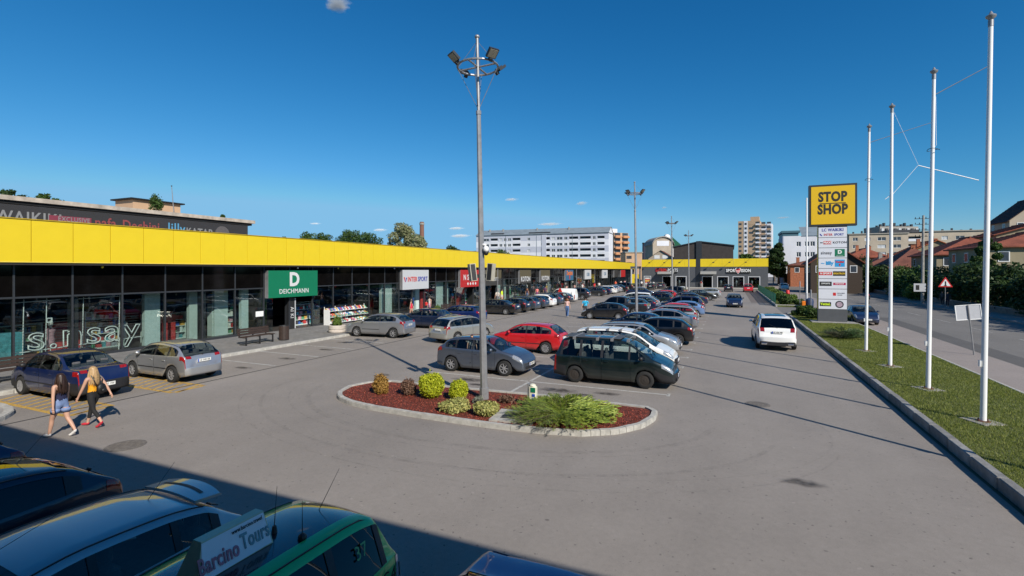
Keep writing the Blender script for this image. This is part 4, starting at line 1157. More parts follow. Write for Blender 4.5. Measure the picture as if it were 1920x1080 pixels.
    # mirrors
    for sgn in (-1, 1):
        xm = X(FB - .38); y = sgn * (hw + .075); zm = S['belt'] + .085
        b = MB().ball((xm, y, zm), .10, 8, 6, (.75, 1.0, .72)); o = b.build('wing_mirror', PAINT if not blackb else M_black, root, smooth=True); o.color = (*color, metal)
        MB().bar((xm, sgn * (hw - .06), zm - .06), (xm, y, zm - .02), .02, n=5).build('mirror_arm', M_black, root)
    # grille, intake, plates
    zn = top(L)
    MB().bevbox(X(L) + .05, X(L) + .093, -.34, .34, zn - .10, zn - .02, .01).build('grille', M_black, root)
    MB().bevbox(X(L) + .045, X(L) + .088, -.52, .52, z0b + .09, z0b + .19, .01).build('air_intake', M_black, root)
    def pl(x, z, sg):
        t_ = MB(); t_.mi = 0; t_.box(x, x + sg * .012, -.26, .26, z - .056, z + .056)
        t_.mi = 1; t_.box(x + sg * .0125, x + sg * .0145, -sg * .257, -sg * .215, z - .052, z + .052) if False else t_.box(min(x + sg * .013, x + sg * .016), max(x + sg * .013, x + sg * .016), min(-sg * .257, -sg * .21), max(-sg * .257, -sg * .21), z - .052, z + .052)
        o = t_.build('number_plate', [M_platew, M_plateb], root)
        if plate:
            text(plate, .105, M_ink, o, (x + sg * .0165, sg * .02, z), (R(90), 0, R(90) if sg > 0 else R(-90)), sx=.86, ext=.001)
    pl(X(L) + .094, z0b + .25, 1)
    zr = S.get('plate_z', .80 if S['kind'] in ('hatch3', 'hatch') else .78)
    if blackb and S['kind'] == 'sedan': pl(X(0) - .078, .50, -1)
    else: pl(X(0) - .078 if zr < top(0) else X(.0) - .012, zr if zr > top(0) else zr, -1)
    if S.get('rails'):
        b = MB()
        for sgn in (-1, 1):
            pts = []
            for q in range(7):
                s = RT + .12 + (FT - RT - .3) * q / 6; rr = rows(s); zz = rr[8][1] + (.045 if 0 < q < 6 else 0)
                pts.append((X(s), sgn * (rr[8][0] + .0), zz))
            b.tube(pts, .016, 5)
        b.build('roof_rail', M_black if metal < .5 or color[0] > .5 else M_galv, root)
    if detail:
        for sgn in (-1, 1):
            b = MB()
            pts = []
            for q in range(15):
                s = RT - .05 + (FB - .05 - RT) * q / 14; rr = rows(s); pts.append((X(s), sgn * rr[8][0], rr[8][1] + .002))
            b.tube(pts, .009, 4)
            b.build('roof_seam', M_black, root)
        s = RB + .04; rr = rows(s)
        MB().bar((X(RB) - .02, .0, top(RB) + .01), (X(RB + (RT - RB) * .25), .38, top(RB + (RT - RB) * .25) + .03), .009, n=4).bar((X(RB) - .03, 0, top(RB)), (X(RB) + .02, 0, top(RB) + .03), .02, n=6).build('rear_wiper', M_black, root) if S['kind'] in ('hatch', 'hatch3', 'wagon', 'mpv', 'suv') else None
        MB().bar((X(FB) - .02, .1, top(FB) + .012), (X(FB - .28), .62, top(FB - .28) + .01), .009, n=4).bar((X(FB) - .02, -.45, top(FB) + .012), (X(FB - .25), .1, top(FB - .25) + .016), .009, n=4).build('wiper', M_black, root)
        MB().bar((X(RT + .25), 0, top(RT + .25) - .005), (X(RT - .08), 0, top(RT + .25) + .36), .0045, .002, 5).build('aerial', M_black, root)
        if trim:
            b = MB()
            for sgn in (-1, 1):
                for (x0, x1) in S['doors']:
                    y = sgn * (hw + .004); b.box(X(x0) + .03, X(x1) - .03, min(y, y - sgn * .012), max(y, y - sgn * .012), .50, .535)
            b.build('rubbing_strip', M_black, root)
    for i, a in enumerate(ax):
        for sgn in (-1, 1): make_wheel(wr, wheels, root, (X(a), sgn * (hw - .115), wr), sgn)
    return root

def put(o, x, y, head):
    """head: direction of the nose in degrees, 0 = +X (right), 90 = +Y (away), 180 = towards the shops"""
    o.location = (x, y, .005); o.rotation_euler = (0, 0, R(head)); return o
C_ = dict(navy=(.003, .011, .060), silver=(.52, .53, .54), greysilver=(.40, .41, .43), dblue=(.008, .022, .07), blue=(.008, .03, .16), black=(.006, .006, .008), greyblue=(.10, .13, .17), white=(.78, .78, .76), red=(.50, .008, .012), dgreen=(.002, .011, .012), dgrey=(.035, .038, .045), lblue=(.22, .36, .62), beige=(.50, .50, .46), steel=(.14, .165, .21), lgrey=(.58, .59, .60))
G_A = 'cars parked nose to the shops'; G_B = 'cars parked in the middle rows'
def car(kind, label, x, y, head, c, metal=.6, **k):
    sp = {q: k.pop(q) for q in list(k) if q in ('L', 'W', 'H', 'wb', 'ro', 'win', 'doors', 'top', 'belt', 'rise', 'wr', 'sill', 'lean', 'plate_z', 'rails')}
    cat = {'van': 'van', 'mpv': 'minivan', 'pickup': 'pickup', 'suv': 'car'}.get(kind, 'car')
    nm = {'van': 'panel_van', 'mpv': 'minivan', 'pickup': 'pickup_truck', 'suv': 'suv'}.get(kind, 'parked_car')
    o = make_car(spec(kind, **sp), k.pop('name', nm), label, k.pop('cat', cat), C_[c] if isinstance(c, str) else c, metal, **k)
    return put(o, x, y, head)
# ---- cars along the shops (nose to the walkway) ----
car('sedan', 'dark blue four-door saloon with black bumper parked nearest on the left', -20.95, 9.5, 181, 'navy', .0, L=4.12, W=1.66, H=1.52, belt=.93, wheels='cap', blackb=True, plate='LE 091 IW', group=G_A)
car('hatch', 'silver five-door hatchback parked beside the dark blue saloon', -20.55, 12.7, 180, 'silver', .75, L=3.9, W=1.66, wheels='alloy7', plate='LE 048 BB', group=G_A)
car('hatch3', 'silver three-door hatchback beside the concrete planter and shoe rack', -20.7, 25.9, 186, 'greysilver', .75, L=4.2, H=1.50, wheels='alloy7', plate='LE 020 KG', group=G_A)
car('sedan', 'long dark blue coupe-like saloon right of the silver three-door', -20.6, 31.2, 183, 'dblue', .5, L=4.68, W=1.81, H=1.44, wheels='alloy7', detail=True, trim=False, group=G_A)
car('hatch', 'bright blue five-door hatchback behind the long blue saloon', -20.3, 35.4, 182, 'blue', .5, L=4.25, H=1.43, wheels='alloy7', trim=False, group=G_A)
car('sedan', 'black saloon just right of the tall lamp post by the shops', -20.9, 43.4, 181, 'black', .2, L=4.66, wheels='alloy10', trim=False, group=G_A)
# prototypes for the farther rows
PR = {}
def proto(key, kind, **k):
    o = make_car(spec(kind, **{q: k.pop(q) for q in list(k) if q in ('L', 'W', 'H', 'win')}), {'van': 'panel_van', 'mpv': 'minivan', 'pickup': 'pickup_truck', 'suv': 'suv'}.get(kind, 'parked_car'), 'x', 'car', (.1, .1, .1), 0, detail=False, **k)
    PR[key] = [o, False]
proto('hatch', 'hatch', wheels='alloy7'); proto('hatch3', 'hatch3', wheels='cap'); proto('sedan', 'sedan', wheels='alloy7')
proto('wagon', 'wagon', wheels='alloy5'); proto('suv', 'suv', wheels='alloy5', glass=DGLASS); proto('mpv', 'mpv', wheels='cap', L=4.4, H=1.62)
def far(key, label, x, y, head, c, metal=.5, cat='car', group=G_B, s=1.0):
    o, used = PR[key]
    if used: o = copy_tree(o)
    else: PR[key][1] = True
    o['label'] = label; o['category'] = cat; o['group'] = group
    o.scale = (s, 1, 1)
    def setc(q):
        for ch in KIDS.get(q.name, []):
            if ch.type == 'MESH' and ch.data.materials and ch.data.materials[0] == PAINT: ch.color = (*C_[c], metal)
            setc(ch)
    setc(o)
    return put(o, x, y, head)
far('hatch3', 'black hatchback second in the black-led row by the shops', -20.6, 46.1, 181, 'black', .2, group=G_A)
far('wagon', 'blue-grey estate third in the row past the lamp post', -20.8, 48.8, 180, 'greyblue', .7, group=G_A)
far('hatch', 'slate hatchback hidden between the estate and the white hatchback', -20.5, 51.5, 180, 'greyblue', .7, group=G_A)
far('hatch', 'white hatchback with a dark rear window in the row by the shops', -20.5, 54.0, 180, 'white', 0, group=G_A)
far('wagon', 'grey-blue estate with its rear sticking out before the van', -20.8, 57.2, 181, 'greyblue', .7, group=G_A, s=.95)
far('hatch', 'dark hatchback squeezed behind the grey-blue estate', -20.3, 60, 181, 'dgrey', .4, group=G_A)
vn = car('van', 'white panel van with a big red letter A on its side', -21.0, 63.9, 181, 'white', 0, wheels='steel', blackb=False, trim=False, group=G_A, detail=False)
text('A', 1.75, M_redl, vn, (-.15, .905, 1.12), (R(90), 0, R(180)), name='red_letter', bold=.05, sx=.95)
MB().box(-1.75, -1.72, .86, .90, .5, 1.4).build('door_seam', M_black, vn)
far('suv', 'dark grey crossover parked right behind the white van', -20.7, 69.4, 182, 'dgrey', .6, group=G_A, s=.93)
far('wagon', 'graphite estate parked alone past the crossover', -20.9, 79.9, 181, 'dgrey', .6, group=G_A)
far('hatch', 'dark blue hatchback with silver wheels past the graphite estate', -20.9, 85, 180, 'navy', .4, group=G_A)
far('wagon', 'white estate in the far row by the shops', -20.9, 88.2, 180, 'white', 0, group=G_A)
far('hatch', 'silver hatchback in the far row by the shops', -20.9, 91, 180, 'silver', .7, group=G_A)
far('hatch3', 'pale silver small hatchback in the far row by the shops', -20.9, 94, 180, 'lgrey', .7, group=G_A)
far('sedan', 'very dark saloon at the end of the far row by the shops', -20.5, 97.2, 180, 'black', .3, group=G_A)
far('sedan', 'dark saloon opposite the far shop row', -13.6, 83, 0, 'dblue', .3)
far('suv', 'black car last in the row before the arcade entrance', -20.7, 103, 180, 'black', .3, group=G_A)
far('hatch', 'green-grey car far off below the dark wall sign', -16, 112, 90, 'dgreen', .3)

# ---- Kia-like estate driving away in the lane ----
car('wagon', 'silver-beige small estate driving away behind the grey hatchback', -15.05, 26.6, 76, 'beige', .7, name='moving_car', L=4.25, W=1.69, wheels='cap', tailm=M_tail, plate_z=.80, trim=False)
# ---- middle rows ----
cor = car('hatch', 'steel grey five-door hatchback with a child at its open rear window', -9.5, 18.82, 0, 'steel', .75, L=3.95, wheels='alloy7', plate='LE 020 TC', group=G_B, trim=False)
car('hatch', 'bright red five-door hatchback parked behind the steel grey one', -9.85, 24.35, 180, 'red', .0, L=4.03, H=1.49, wheels='cap', group=G_B)
esp = car('mpv', 'dark green minivan with roof bars parked in the front middle bay', -4.05, 18.98, 0, 'dgreen', .3, L=4.43, wheels='steel', blackb=True, plate='LE 062 SU', group=G_B, trim=False)
whi = car('mpv', 'white minivan with black front bumper behind the dark green one', -4.35, 22.05, 0, 'white', 0, L=4.43, wheels='cap', blackb=True, group=G_B, trim=False)
for v_ in (esp, whi):
    for k_, x in enumerate((-1.45, -.55, .0, .6)):
        MB().bar((x, -.62, 1.70), (x, .62, 1.70), .016, n=6).box(x - .05, x + .05, -.66, -.56, 1.60, 1.70).box(x - .05, x + .05, .56, .66, 1.60, 1.70).build('roof_bar', M_galv, v_)
o = MB().box(-1.9, .3, -.58, .58, 1.683, 1.694).build('roof_skin', mat('dull_roof', (.07, .072, .075), .6, noise=.1), esp)
car('wagon', 'silver estate nose to the lane beside the white minivan', -4.55, 26.5, 0, 'silver', .7, L=4.3, H=1.50, wheels='cap', group=G_B, trim=False)
car('hatch', 'black five-door hatchback with chrome window line facing left', -4.1, 30.2, 180, 'black', .3, L=4.26, H=1.49, glass=DGLASS, wheels='alloy7', group=G_B, trim=False)
far('sedan', 'dark blue saloon roof left of the black chrome-lined hatchback', -5.6, 33.7, 180, 'dblue', .4)
car('sedan', 'dark grey metallic saloon behind the black hatchback in the lane row', -4.45, 37.4, 180, 'greysilver', .8, L=4.58, glass=DGLASS, wheels='alloy5', group=G_B, trim=False, detail=False)
far('wagon', 'silver-grey estate next to the dark grey saloon', -4.6, 41.3, 180, 'silver', .7)
far('hatch', 'red hatchback third behind the dark grey saloon', -4.7, 44.6, 180, 'red', 0)
car('hatch3', 'pale metallic blue three-door hatchback with black spoked wheels', -4.3, 48.4, 180, 'lblue', .6, L=4.15, H=1.43, wheels='alloy5', group=G_B, trim=False, detail=False)
far('suv', 'navy off-roader behind the pale blue hatchback', -4.5, 51.4, 180, 'navy', .3, s=.92)
far('sedan', 'slate blue saloon behind the navy off-roader', -4.8, 54.4, 180, 'greyblue', .7)
far('wagon', 'dark blue estate four behind the pale blue hatchback', -5.0, 57.4, 180, 'dblue', .4)
# left half of the middle island
car('hatch3', 'black three-door hatchback with silver wheel covers beside the strolling couple', -10.0, 42.7, 181, 'black', .2, L=3.9, wheels='cap', group=G_B, trim=False, detail=False)
pk = car('pickup', 'dark grey double-cab pickup behind the black three-door', -9.6, 47.0, 181, 'dgrey', .6, wheels='alloy5', glass=DGLASS, group=G_B, trim=False, detail=False)
MB().bar((-.62, -.6, 1.25), (-.75, -.6, 1.68), .04).bar((-.75, -.6, 1.68), (-.75, .6, 1.68), .04).bar((-.62, .6, 1.25), (-.75, .6, 1.68), .04).build('sports_bar', M_chrome, pk)
far('hatch', 'dark hatchback with a white number plate behind the pickup', -9.3, 50.0, 180, 'dgrey', .4)
far('wagon', 'midnight estate with red rear lights right of the second lamp post', -9.3, 53, 180, 'dblue', .4)
far('hatch', 'silver hatchback tucked behind the midnight estate', -9.2, 56, 180, 'silver', .7)
far('mpv', 'white people carrier with a long roof in the second middle block', -10.6, 60, 180, 'white', 0)
far('wagon', 'dark green-black estate with large rear lamps behind the people carrier', -8.6, 62.6, 180, 'dgreen', .3)
far('hatch', 'navy hatchback left of the third lamp post', -8.9, 68, 180, 'navy', .4)
far('hatch', 'red hatchback with white rear badge left of the third lamp post', -8.7, 72, 180, 'red', 0)
far('sedan', 'black saloon beyond the red hatchback in the centre', -8.8, 76.5, 180, 'black', .3)
far('suv', 'near-black off-roader with red lamps beside the third lamp post', -8.6, 81, 180, 'black', .3, s=.93)
far('hatch', 'dark grey hatchback near the third lamp post', -8.4, 85, 180, 'dgrey', .3)
far('hatch3', 'white small car behind the dark off-roaders', -8.0, 91, 90, 'white', 0)
far('hatch', 'black hatchback nose right at the end of the lane row', -3.9, 75.5, 0, 'black', .2)
far('hatch', 'silver hatchback behind the black one at the end of the lane row', -3.4, 83, 180, 'lgrey', .7)
far('sedan', 'dark saloon in the gap of the lane row', -4.8, 64, 180, 'dblue', .4)
far('hatch3', 'dark little hatchback beyond the slate saloon', -4.8, 68.5, 0, 'dgrey', .3)
far('hatch', 'black hatchback parked nose to the dark far wall', 1.0 - 1.5, 108, 90, 'black', .2, group='cars parked at the far wall')
far('mpv', 'red small car parked nose to the dark far wall', 3.0, 107, 90, 'red', 0, group='cars parked at the far wall', s=.85)
far('hatch3', 'dark car parked at the foot of the far wall under the left awning', -14.6, 118, 90, 'dgrey', .3, group='cars parked at the far wall')
# ---- driving ----
car('hatch', 'dark blue hatchback with lit headlamps driving towards the viewer', .32, 63.2, -88, 'dblue', .4, name='moving_car', L=3.95, H=1.5, wheels='cap', trim=False, plate='LE 055 AD')
gle = car('suv', 'white off-roader with dark rear glass driving away beside the lawn', 2.15, 31.8, 91.5, 'white', 0, name='moving_car', L=4.9, W=1.98, H=1.80, glass=DGLASS, wheels='alloy10', tailspan=(4, 4, .30), roofm=True, plate='LE 106 MB', plate_z=.98, trim=False)
for y in (-.62, .62): MB().bevbox(-2.56, -2.48, y - .14, y + .14, .33, .42, .02).build('exhaust_trim', M_chrome, gle)
MB().bevbox(-2.535, -2.40, -.84, .84, .30, .50, .05).build('rear_diffuser', M_black, gle)
car('sedan', 'dark blue older saloon parked on the street beside the pylon sign', 9.55, 45.9 + 2.0, -90, 'dblue', .3, L=4.45, H=1.41, wheels='cap', trim=False, plate='LE 014 CS')
far('sedan', 'white car driving on the street behind the far shop corner', 10.4, 122, 90, 'white', 0, group='')
o_ = [q for q in bpy.data.objects if q.get('group') == '']
for q in o_: del q['group']

# ---- five cars in the building's shadow in the foreground ----
sil = car('hatch', 'blue-silver hatchback with roof spoiler and long aerial in the foreground shade', -6.66, 2.66, -90, (.46, .46, .46), .5, L=4.1, W=1.64, H=1.42, wheels='alloy7', headm=M_head)
MB().ball((.28, .715, 1.05), .30, 16, 10, (1.15, .03, .62)).build('sunshade', mat('teal_sunshade', (.03, .38, .42), .7, noise=.25, nscale=60), sil, smooth=True)
b = MB(); 
vs = []
for y in np.linspace(-.53, .53, 9):
    dx = .08 * (1 - (y / .53) ** 2); zt = 1.398 - .05 * (y / .62) ** 2
    vs += [(-1.42, y * .96, zt - .012), (-1.74 - dx, y, zt - .035), (-1.77 - dx, y, zt - .07), (-1.42, y * .96, zt - .05)]
fs = []
for i in range(8):
    for j in range(4): fs.append((i * 4 + j, i * 4 + (j + 1) % 4, i * 4 + 4 + (j + 1) % 4, i * 4 + 4 + j))
fs += [(0, 1, 2, 3), (32, 33, 34, 35)]
b.add(vs, fs); sp_ = b.build('roof_spoiler', PAINT, sil, smooth='auto'); sp_.color = (.46, .46, .46, .5)
vs = [];
for y in np.linspace(-.38, .38, 7):
    dx = .05 * (1 - (y / .44) ** 2); zt = 1.398 - .05 * (y / .62) ** 2
    vs += [(-1.56 - dx, y, zt - .018), (-1.61 - dx, y, zt - .022)]
MB().add(vs, [(2 * i, 2 * i + 1, 2 * i + 3, 2 * i + 2) for i in range(6)]).build('spoiler_slot', M_black, sil)
MB().bar((.62, .1, 1.34), (.55, .1, 1.41), .02, .012).bar((.55, .1, 1.41), (-.45, .1, 1.72), .004, .002).build('aerial', M_black, sil)
car('hatch3', 'very dark blue hatchback with sunroof left of the blue-silver one', -9.5, 2.55, -90, (.010, .016, .035), .4, L=4.25, W=1.72, H=1.46, glass=DGLASS, wheels='alloy7', roofm=True)
car('hatch', 'navy car partly in frame at the far left edge in shade', -12.45, 2.6, -90, (.008, .012, .06), .3, L=4.2, W=1.72, H=1.46, glass=DGLASS, wheels='cap')
G_green = (.015, .52, .13)
tx = car('mpv', 'green taxi with black roof and a lettered roof sign in the foreground shade', -4.37, 2.74, -90, G_green, .1, name='taxi', cat='taxi', L=4.3, W=1.68, H=1.51, glass=DGLASS, wheels='alloy7', trim=False, roofm='black', tailm=M_head)
M_cream = mat('cream_plastic', (.55, .55, .38), .45, noise=.08)
b = MB(); zb, zt = 1.50, 1.82
xa, xb = -.20, .46    # along the car
def quadbox(b, pts): b.add(pts, [(3, 2, 1, 0), (4, 5, 6, 7), (0, 1, 5, 4), (1, 2, 6, 5), (2, 3, 7, 6), (3, 0, 4, 7)])
x0, x1 = -.86, -.12
quadbox(b, [(x0, -.15, zb), (x1 + .04, -.15, zb), (x1 + .04, .15, zb), (x0, .15, zb), (x0 + .04, -.055, zt), (x1 - .06, -.055, zt), (x1 - .06, .055, zt), (x0 + .04, .055, zt)])
rs = b.build('roof_sign', M_cream, tx)
b = MB(); b.add([(x0 + .02, .1525, zb + .015), (x1 + .0, .1525, zb + .015), (x1 - .055, .064, zt - .01), (x0 + .05, .064, zt - .01)], [(0, 1, 2, 3)]); b.build('sign_face', mat('sign_face_white', (.82, .82, .86), .4, noise=.03), rs)
rt = (R(90 - 17), 0, R(180))
o = text('Barcino', .20, mat('letter_pink', (.42, .16, .22), .5, noise=.2), rs, (-.30, .128, zb + .13), rt, sx=.60, bold=.004, ext=.003)
o = text('Tours', .20, mat('letter_teal', (.16, .30, .34), .5, noise=.2), rs, (-.68, .118, zb + .15), rt, sx=.60, bold=.004, ext=.003)
text('www.barcino.travel', .055, M_ink, rs, (-.62, .082, zt - .045), rt, sx=.7, ext=.002)
MB().box(x0 - .03, x1 + .07, -.17, .17, zb - .045, zb).build('sign_base', M_black, tx)
MB().bar((-1.0, .0, 1.50), (-1.0, .0, 1.57), .03, .02).bar((-1.0, 0, 1.57), (-1.12, -.10, 1.92), .005, .002).build('radio_aerial', M_black, tx)
MB().ball((-1.05, .34, 1.50), .045, 8, 6).bar((-1.05, .34, 1.53), (-1.05, .34, 1.88), .005, .002).build('radio_aerial', M_black, tx)
text('37', .20, mat('letter_green', (.10, .40, .16), .5), tx, (-1.52, .70, 1.19), (R(70), 0, R(180)), name='window_number', sx=.9, ext=.002)
text('G41', .22, M_ink, tx, (-1.86, .85, .78), (R(86), 0, R(180)), name='side_number', sx=.9, ext=.002)
car('sedan', 'deep blue saloon at the bottom edge with only its boot and rear glass in frame', -1.88, 3.14, -90, (.008, .06, .22), .3, detail=False, L=4.4, W=1.70, H=1.39, wheels='cap', trim=False, name='parked_car')
# ================= PEOPLE =================
SKIN = [mat('skin_light', (.52, .30, .21), .55, noise=.06, nscale=6), mat('skin_tan', (.40, .22, .14), .55, noise=.06, nscale=6)]
HAIR = dict(brown=mat('hair_brown', (.030, .014, .009), .42, noise=.4, nscale=30), blond=mat('hair_blond', (.42, .27, .13), .5, noise=.3, nscale=30), black=mat('hair_black', (.01, .008, .008), .5, noise=.3, nscale=30), red=mat('hair_red', (.20, .07, .02), .5, noise=.3, nscale=30))
CL = {}
def cloth(c):
    k = tuple(c)
    if k not in CL: CL[k] = mat('cloth_%d' % len(CL), c, .85, noise=.18, nscale=16, bump=.5, bscale=14)
    return CL[k]
SHOE_W = cloth((.72, .70, .68)); SHOE_R = cloth((.55, .03, .05)); SHOE_B = cloth((.02, .02, .02))
def person(label, x, y, heading, h, top, bottom, hair, long_hair=0, stride=.0, legs='long', sleeves='none', shoe=SHOE_W, arms=(0, 0), female=True, seated=False, z=.005, skin=0, group=None, detail=False, wide=0, elbow=(0, 0), lean=0):
    """heading: degrees of the walking direction (0 = +X, 90 = +Y); stride: half step in m; arms: forward swing"""
    t = thing('person', label, 'person', (x, y, z), R(heading - 90), group)
    k = h / 1.70; sw = .175 if female else .20; hw_ = .09
    J = {}; E_ = []; RD = {}; REG = {}
    def j(n, p, r, reg): J[n] = Vector(p) * k; RD[n] = r * k; REG[n] = reg
    P0 = .93
    dz = (stride ** 2) * .5
    j('pelvis', (0, 0, P0 - dz), (.125 if female else .13), 'b'); j('waist', (0, .01 + lean * .2, 1.10 - dz), .098 if female else .125, 't'); j('chest', (0, .02 + lean * .5, 1.29 - dz), .118 if female else .14, 't')
    j('neckb', (0, .01 + lean * .7, 1.43 - dz), .058, 't'); j('neck', (0, .015 + lean * .8, 1.485 - dz), .046, 's'); j('head', (0, .035 + lean, 1.575 - dz), .079, 's'); j('crown', (0, .03 + lean, 1.635 - dz), .070, 's')
    E_ += [('pelvis', 'waist'), ('waist', 'chest'), ('chest', 'neckb'), ('neckb', 'neck'), ('neck', 'head'), ('head', 'crown')]
    for s_, sd_ in (('l', -1), ('r', 1)):
        f = stride * (1 if s_ == 'l' else -1)
        if seated:
            kn = (sd_ * .12, .42, P0 - .38); an = (sd_ * .12, .42, P0 - .80)
        else:
            lift = .0 if f >= 0 else .10 * min(1, abs(f) / .25)
            kn = (sd_ * .085, f * .55 + (.06 if f < 0 else .03) * (abs(f) > .01), .49 - dz * .5); an = (sd_ * .075, f * 1.0 - (.05 if f < 0 else 0), .085 + lift)
        lr = .085 if legs != 'long' else .088
        j('hip' + s_, (sd_ * hw_, 0, P0 - .06 - dz), .092 + wide * .2, 'b')
        mid = tuple((a + b) / 2 for a, b in zip((sd_ * hw_, 0, P0 - .06 - dz), kn))
        j('thigh' + s_, mid, .080 + wide * .3, 'b' if legs != 'none' else 's')
        j('knee' + s_, kn, .055 + wide * .6, 'b' if legs == 'long' else 's')
        cal = tuple(a * .62 + b * .38 for a, b in zip(kn, an)); j('calf' + s_, (cal[0], cal[1] - .012, cal[2]), .053 + wide * .9, 'b' if legs == 'long' else 's')
        j('ankle' + s_, an, .036 + wide * (.9 if wide else 0), 'b' if legs == 'long' and wide else 's')
        tz = an[2] - .055; ty = an[1] + .14
        if f < 0 and not seated: tz = .035; ty = an[1] + .12
        j('heel' + s_, (an[0], an[1] - .02, an[2] - .035), .040, 'f'); j('ball' + s_, (an[0], ty, tz), .036, 'f'); j('toe' + s_, (an[0], ty + .06, tz - .008), .026, 'f')
        E_ += [('pelvis', 'hip' + s_), ('hip' + s_, 'thigh' + s_), ('thigh' + s_, 'knee' + s_), ('knee' + s_, 'calf' + s_), ('calf' + s_, 'ankle' + s_), ('ankle' + s_, 'heel' + s_), ('heel' + s_, 'ball' + s_), ('ball' + s_, 'toe' + s_)]
        a = arms[0 if s_ == 'l' else 1]; eb = elbow[0 if s_ == 'l' else 1]
        sh = Vector((sd_ * sw, .01 + lean * .6, 1.385 - dz)); el = sh + Vector((sd_ * .055, math.sin(a) * .28, -math.cos(a) * .28)); wrp = el + Vector((sd_ * .03, math.sin(a + eb) * .25, -math.cos(a + eb) * .25))
        hd = wrp + Vector((sd_ * .005, math.sin(a + eb) * .085, -math.cos(a + eb) * .085))
        rs = 't' if sleeves in ('short', 'long') else 's'
        j('sh' + s_, sh, .056 if female else .064, 't' if sleeves != 'bare' else 's'); j('ua' + s_, sh.lerp(el, .45), .043 if female else .05, rs); j('el' + s_, el, .036, 't' if sleeves == 'long' else 's'); j('fa' + s_, el.lerp(wrp, .35), .036, 't' if sleeves == 'long' else 's'); j('wr' + s_, wrp, .024, 's'); j('hand' + s_, hd, .030, 's')
        E_ += [('chest', 'sh' + s_), ('sh' + s_, 'ua' + s_), ('ua' + s_, 'el' + s_), ('el' + s_, 'fa' + s_), ('fa' + s_, 'wr' + s_), ('wr' + s_, 'hand' + s_)]
    names = list(J); me = bpy.data.meshes.new('body')
    me.from_pydata([tuple(J[n]) for n in names], [(names.index(a), names.index(b)) for a, b in E_], [])
    bm = bmesh.new(); bm.from_mesh(me); L_ = bm.verts.layers.skin.verify(); bm.verts.ensure_lookup_table()
    for i, n in enumerate(names):
        r = RD[n]
        wx = 1.28 if n in ('chest', 'pelvis', 'waist') else 1
        bm.verts[i][L_].radius = (r * wx, r * (.92 if wx > 1 else 1)); bm.verts[i][L_].use_root = (n == 'pelvis')
    bm.to_mesh(me); bm.free()
    o = bpy.data.objects.new('body', me); col.objects.link(o)
    o.modifiers.new('s', 'SKIN').use_smooth_shade = True
    sb = o.modifiers.new('u', 'SUBSURF'); sb.levels = sb.render_levels = 2 if detail else 1
    bpy.context.view_layer.update()
    ev = bpy.data.meshes.new_from_object(o.evaluated_get(bpy.context.evaluated_depsgraph_get()))
    bpy.data.objects.remove(o)
    # append fingers, nose and ears to the same mesh
    g = MB()
    for s_, sd_ in (('l', -1), ('r', 1)):
        d = (J['hand' + s_] - J['wr' + s_]).normalized(); fw = Vector((0, 1, 0)); sidev = d.cross(fw).normalized(); across = fw - d * fw.dot(d); across.normalize()
        for q in range(4):
            b0 = J['hand' + s_] + across * (.024 - q * .016) * k + d * .012 * k; ln_ = (.052, .06, .056, .045)[q] * k
            m_ = b0 + d * ln_ * .55; g.bar(b0 - d * .02 * k, m_, .0085 * k, .0078 * k, 5); g.bar(m_, m_ + (d * .8 - sidev * .5 * sd_).normalized() * ln_ * .55, .0078 * k, .006 * k, 5)
        b0 = J['wr' + s_] + d * .03 * k + across * .02 * k; g.bar(b0, b0 + (across * .75 + d * .65).normalized() * .055 * k, .010 * k, .008 * k, 5)
    hc = J['head']
    g.bar(hc + Vector((0, .075, .0)) * k, hc + Vector((0, .108, -.018)) * k, .010 * k, .014 * k, 5)
    for sd_ in (-1, 1): g.ball(hc + Vector((sd_ * .084, .0, -.005)) * k, .026 * k, 6, 5, (.4, .7, 1.1))
    g.bar(hc + Vector((-.025, .078, -.042)) * k, hc + Vector((.025, .078, -.042)) * k, .007 * k, n=5)
    V_ = [tuple(v.co) for v in ev.vertices]; F_ = [tuple(p.vertices) for p in ev.polygons]; n0 = len(V_)
    V_ += [tuple(q) for q in g.v]; F_ += [tuple(i + n0 for i in f) for f in g.f]
    ne = len(F_) - len(g.f)
    bpy.data.meshes.remove(ev); bpy.data.meshes.remove(me)
    m = bpy.data.meshes.new('body'); m.from_pydata(V_, [], F_)
    mats = [SKIN[skin], cloth(top), cloth(bottom), shoe]
    for q in mats: m.materials.append(q)
    code = {'s': 0, 't': 1, 'b': 2, 'f': 3}
    segs = [(J[a], J[b], a, b) for a, b in E_]
    mi = []
    for fi, p in enumerate(m.polygons):
        if fi >= ne: mi.append(0); continue
        c = p.center; best = 1e9; rg = 's'
        for A, B, a, b in segs:
            ab = B - A; t_ = max(0, min(1, (c - A).dot(ab) / ab.length_squared)); d = (c - (A + ab * t_)).length - (RD[a] * (1 - t_) + RD[b] * t_)
            if d < best: best = d; rg = REG[a] if t_ < .5 else REG[b]
        mi.append(code[rg])
    m.polygons.foreach_set('material_index', mi); m.polygons.foreach_set('use_smooth', [True] * len(m.polygons))
    link('body', m, t)
    # hair
    hcx = J['head'] + Vector((0, -.012, .03)) * k
    hb = MB().ball(hcx, .097 * k, 14, 9, (.94, 1.02, .92))
    keep = [f for f in hb.f if not (sum(hb.v[i][1] for i in f) / len(f) > hcx.y + .045 * k and sum(hb.v[i][2] for i in f) / len(f) < hcx.z + .04 * k)]
    hb.f = keep; hb.m = [0] * len(keep)
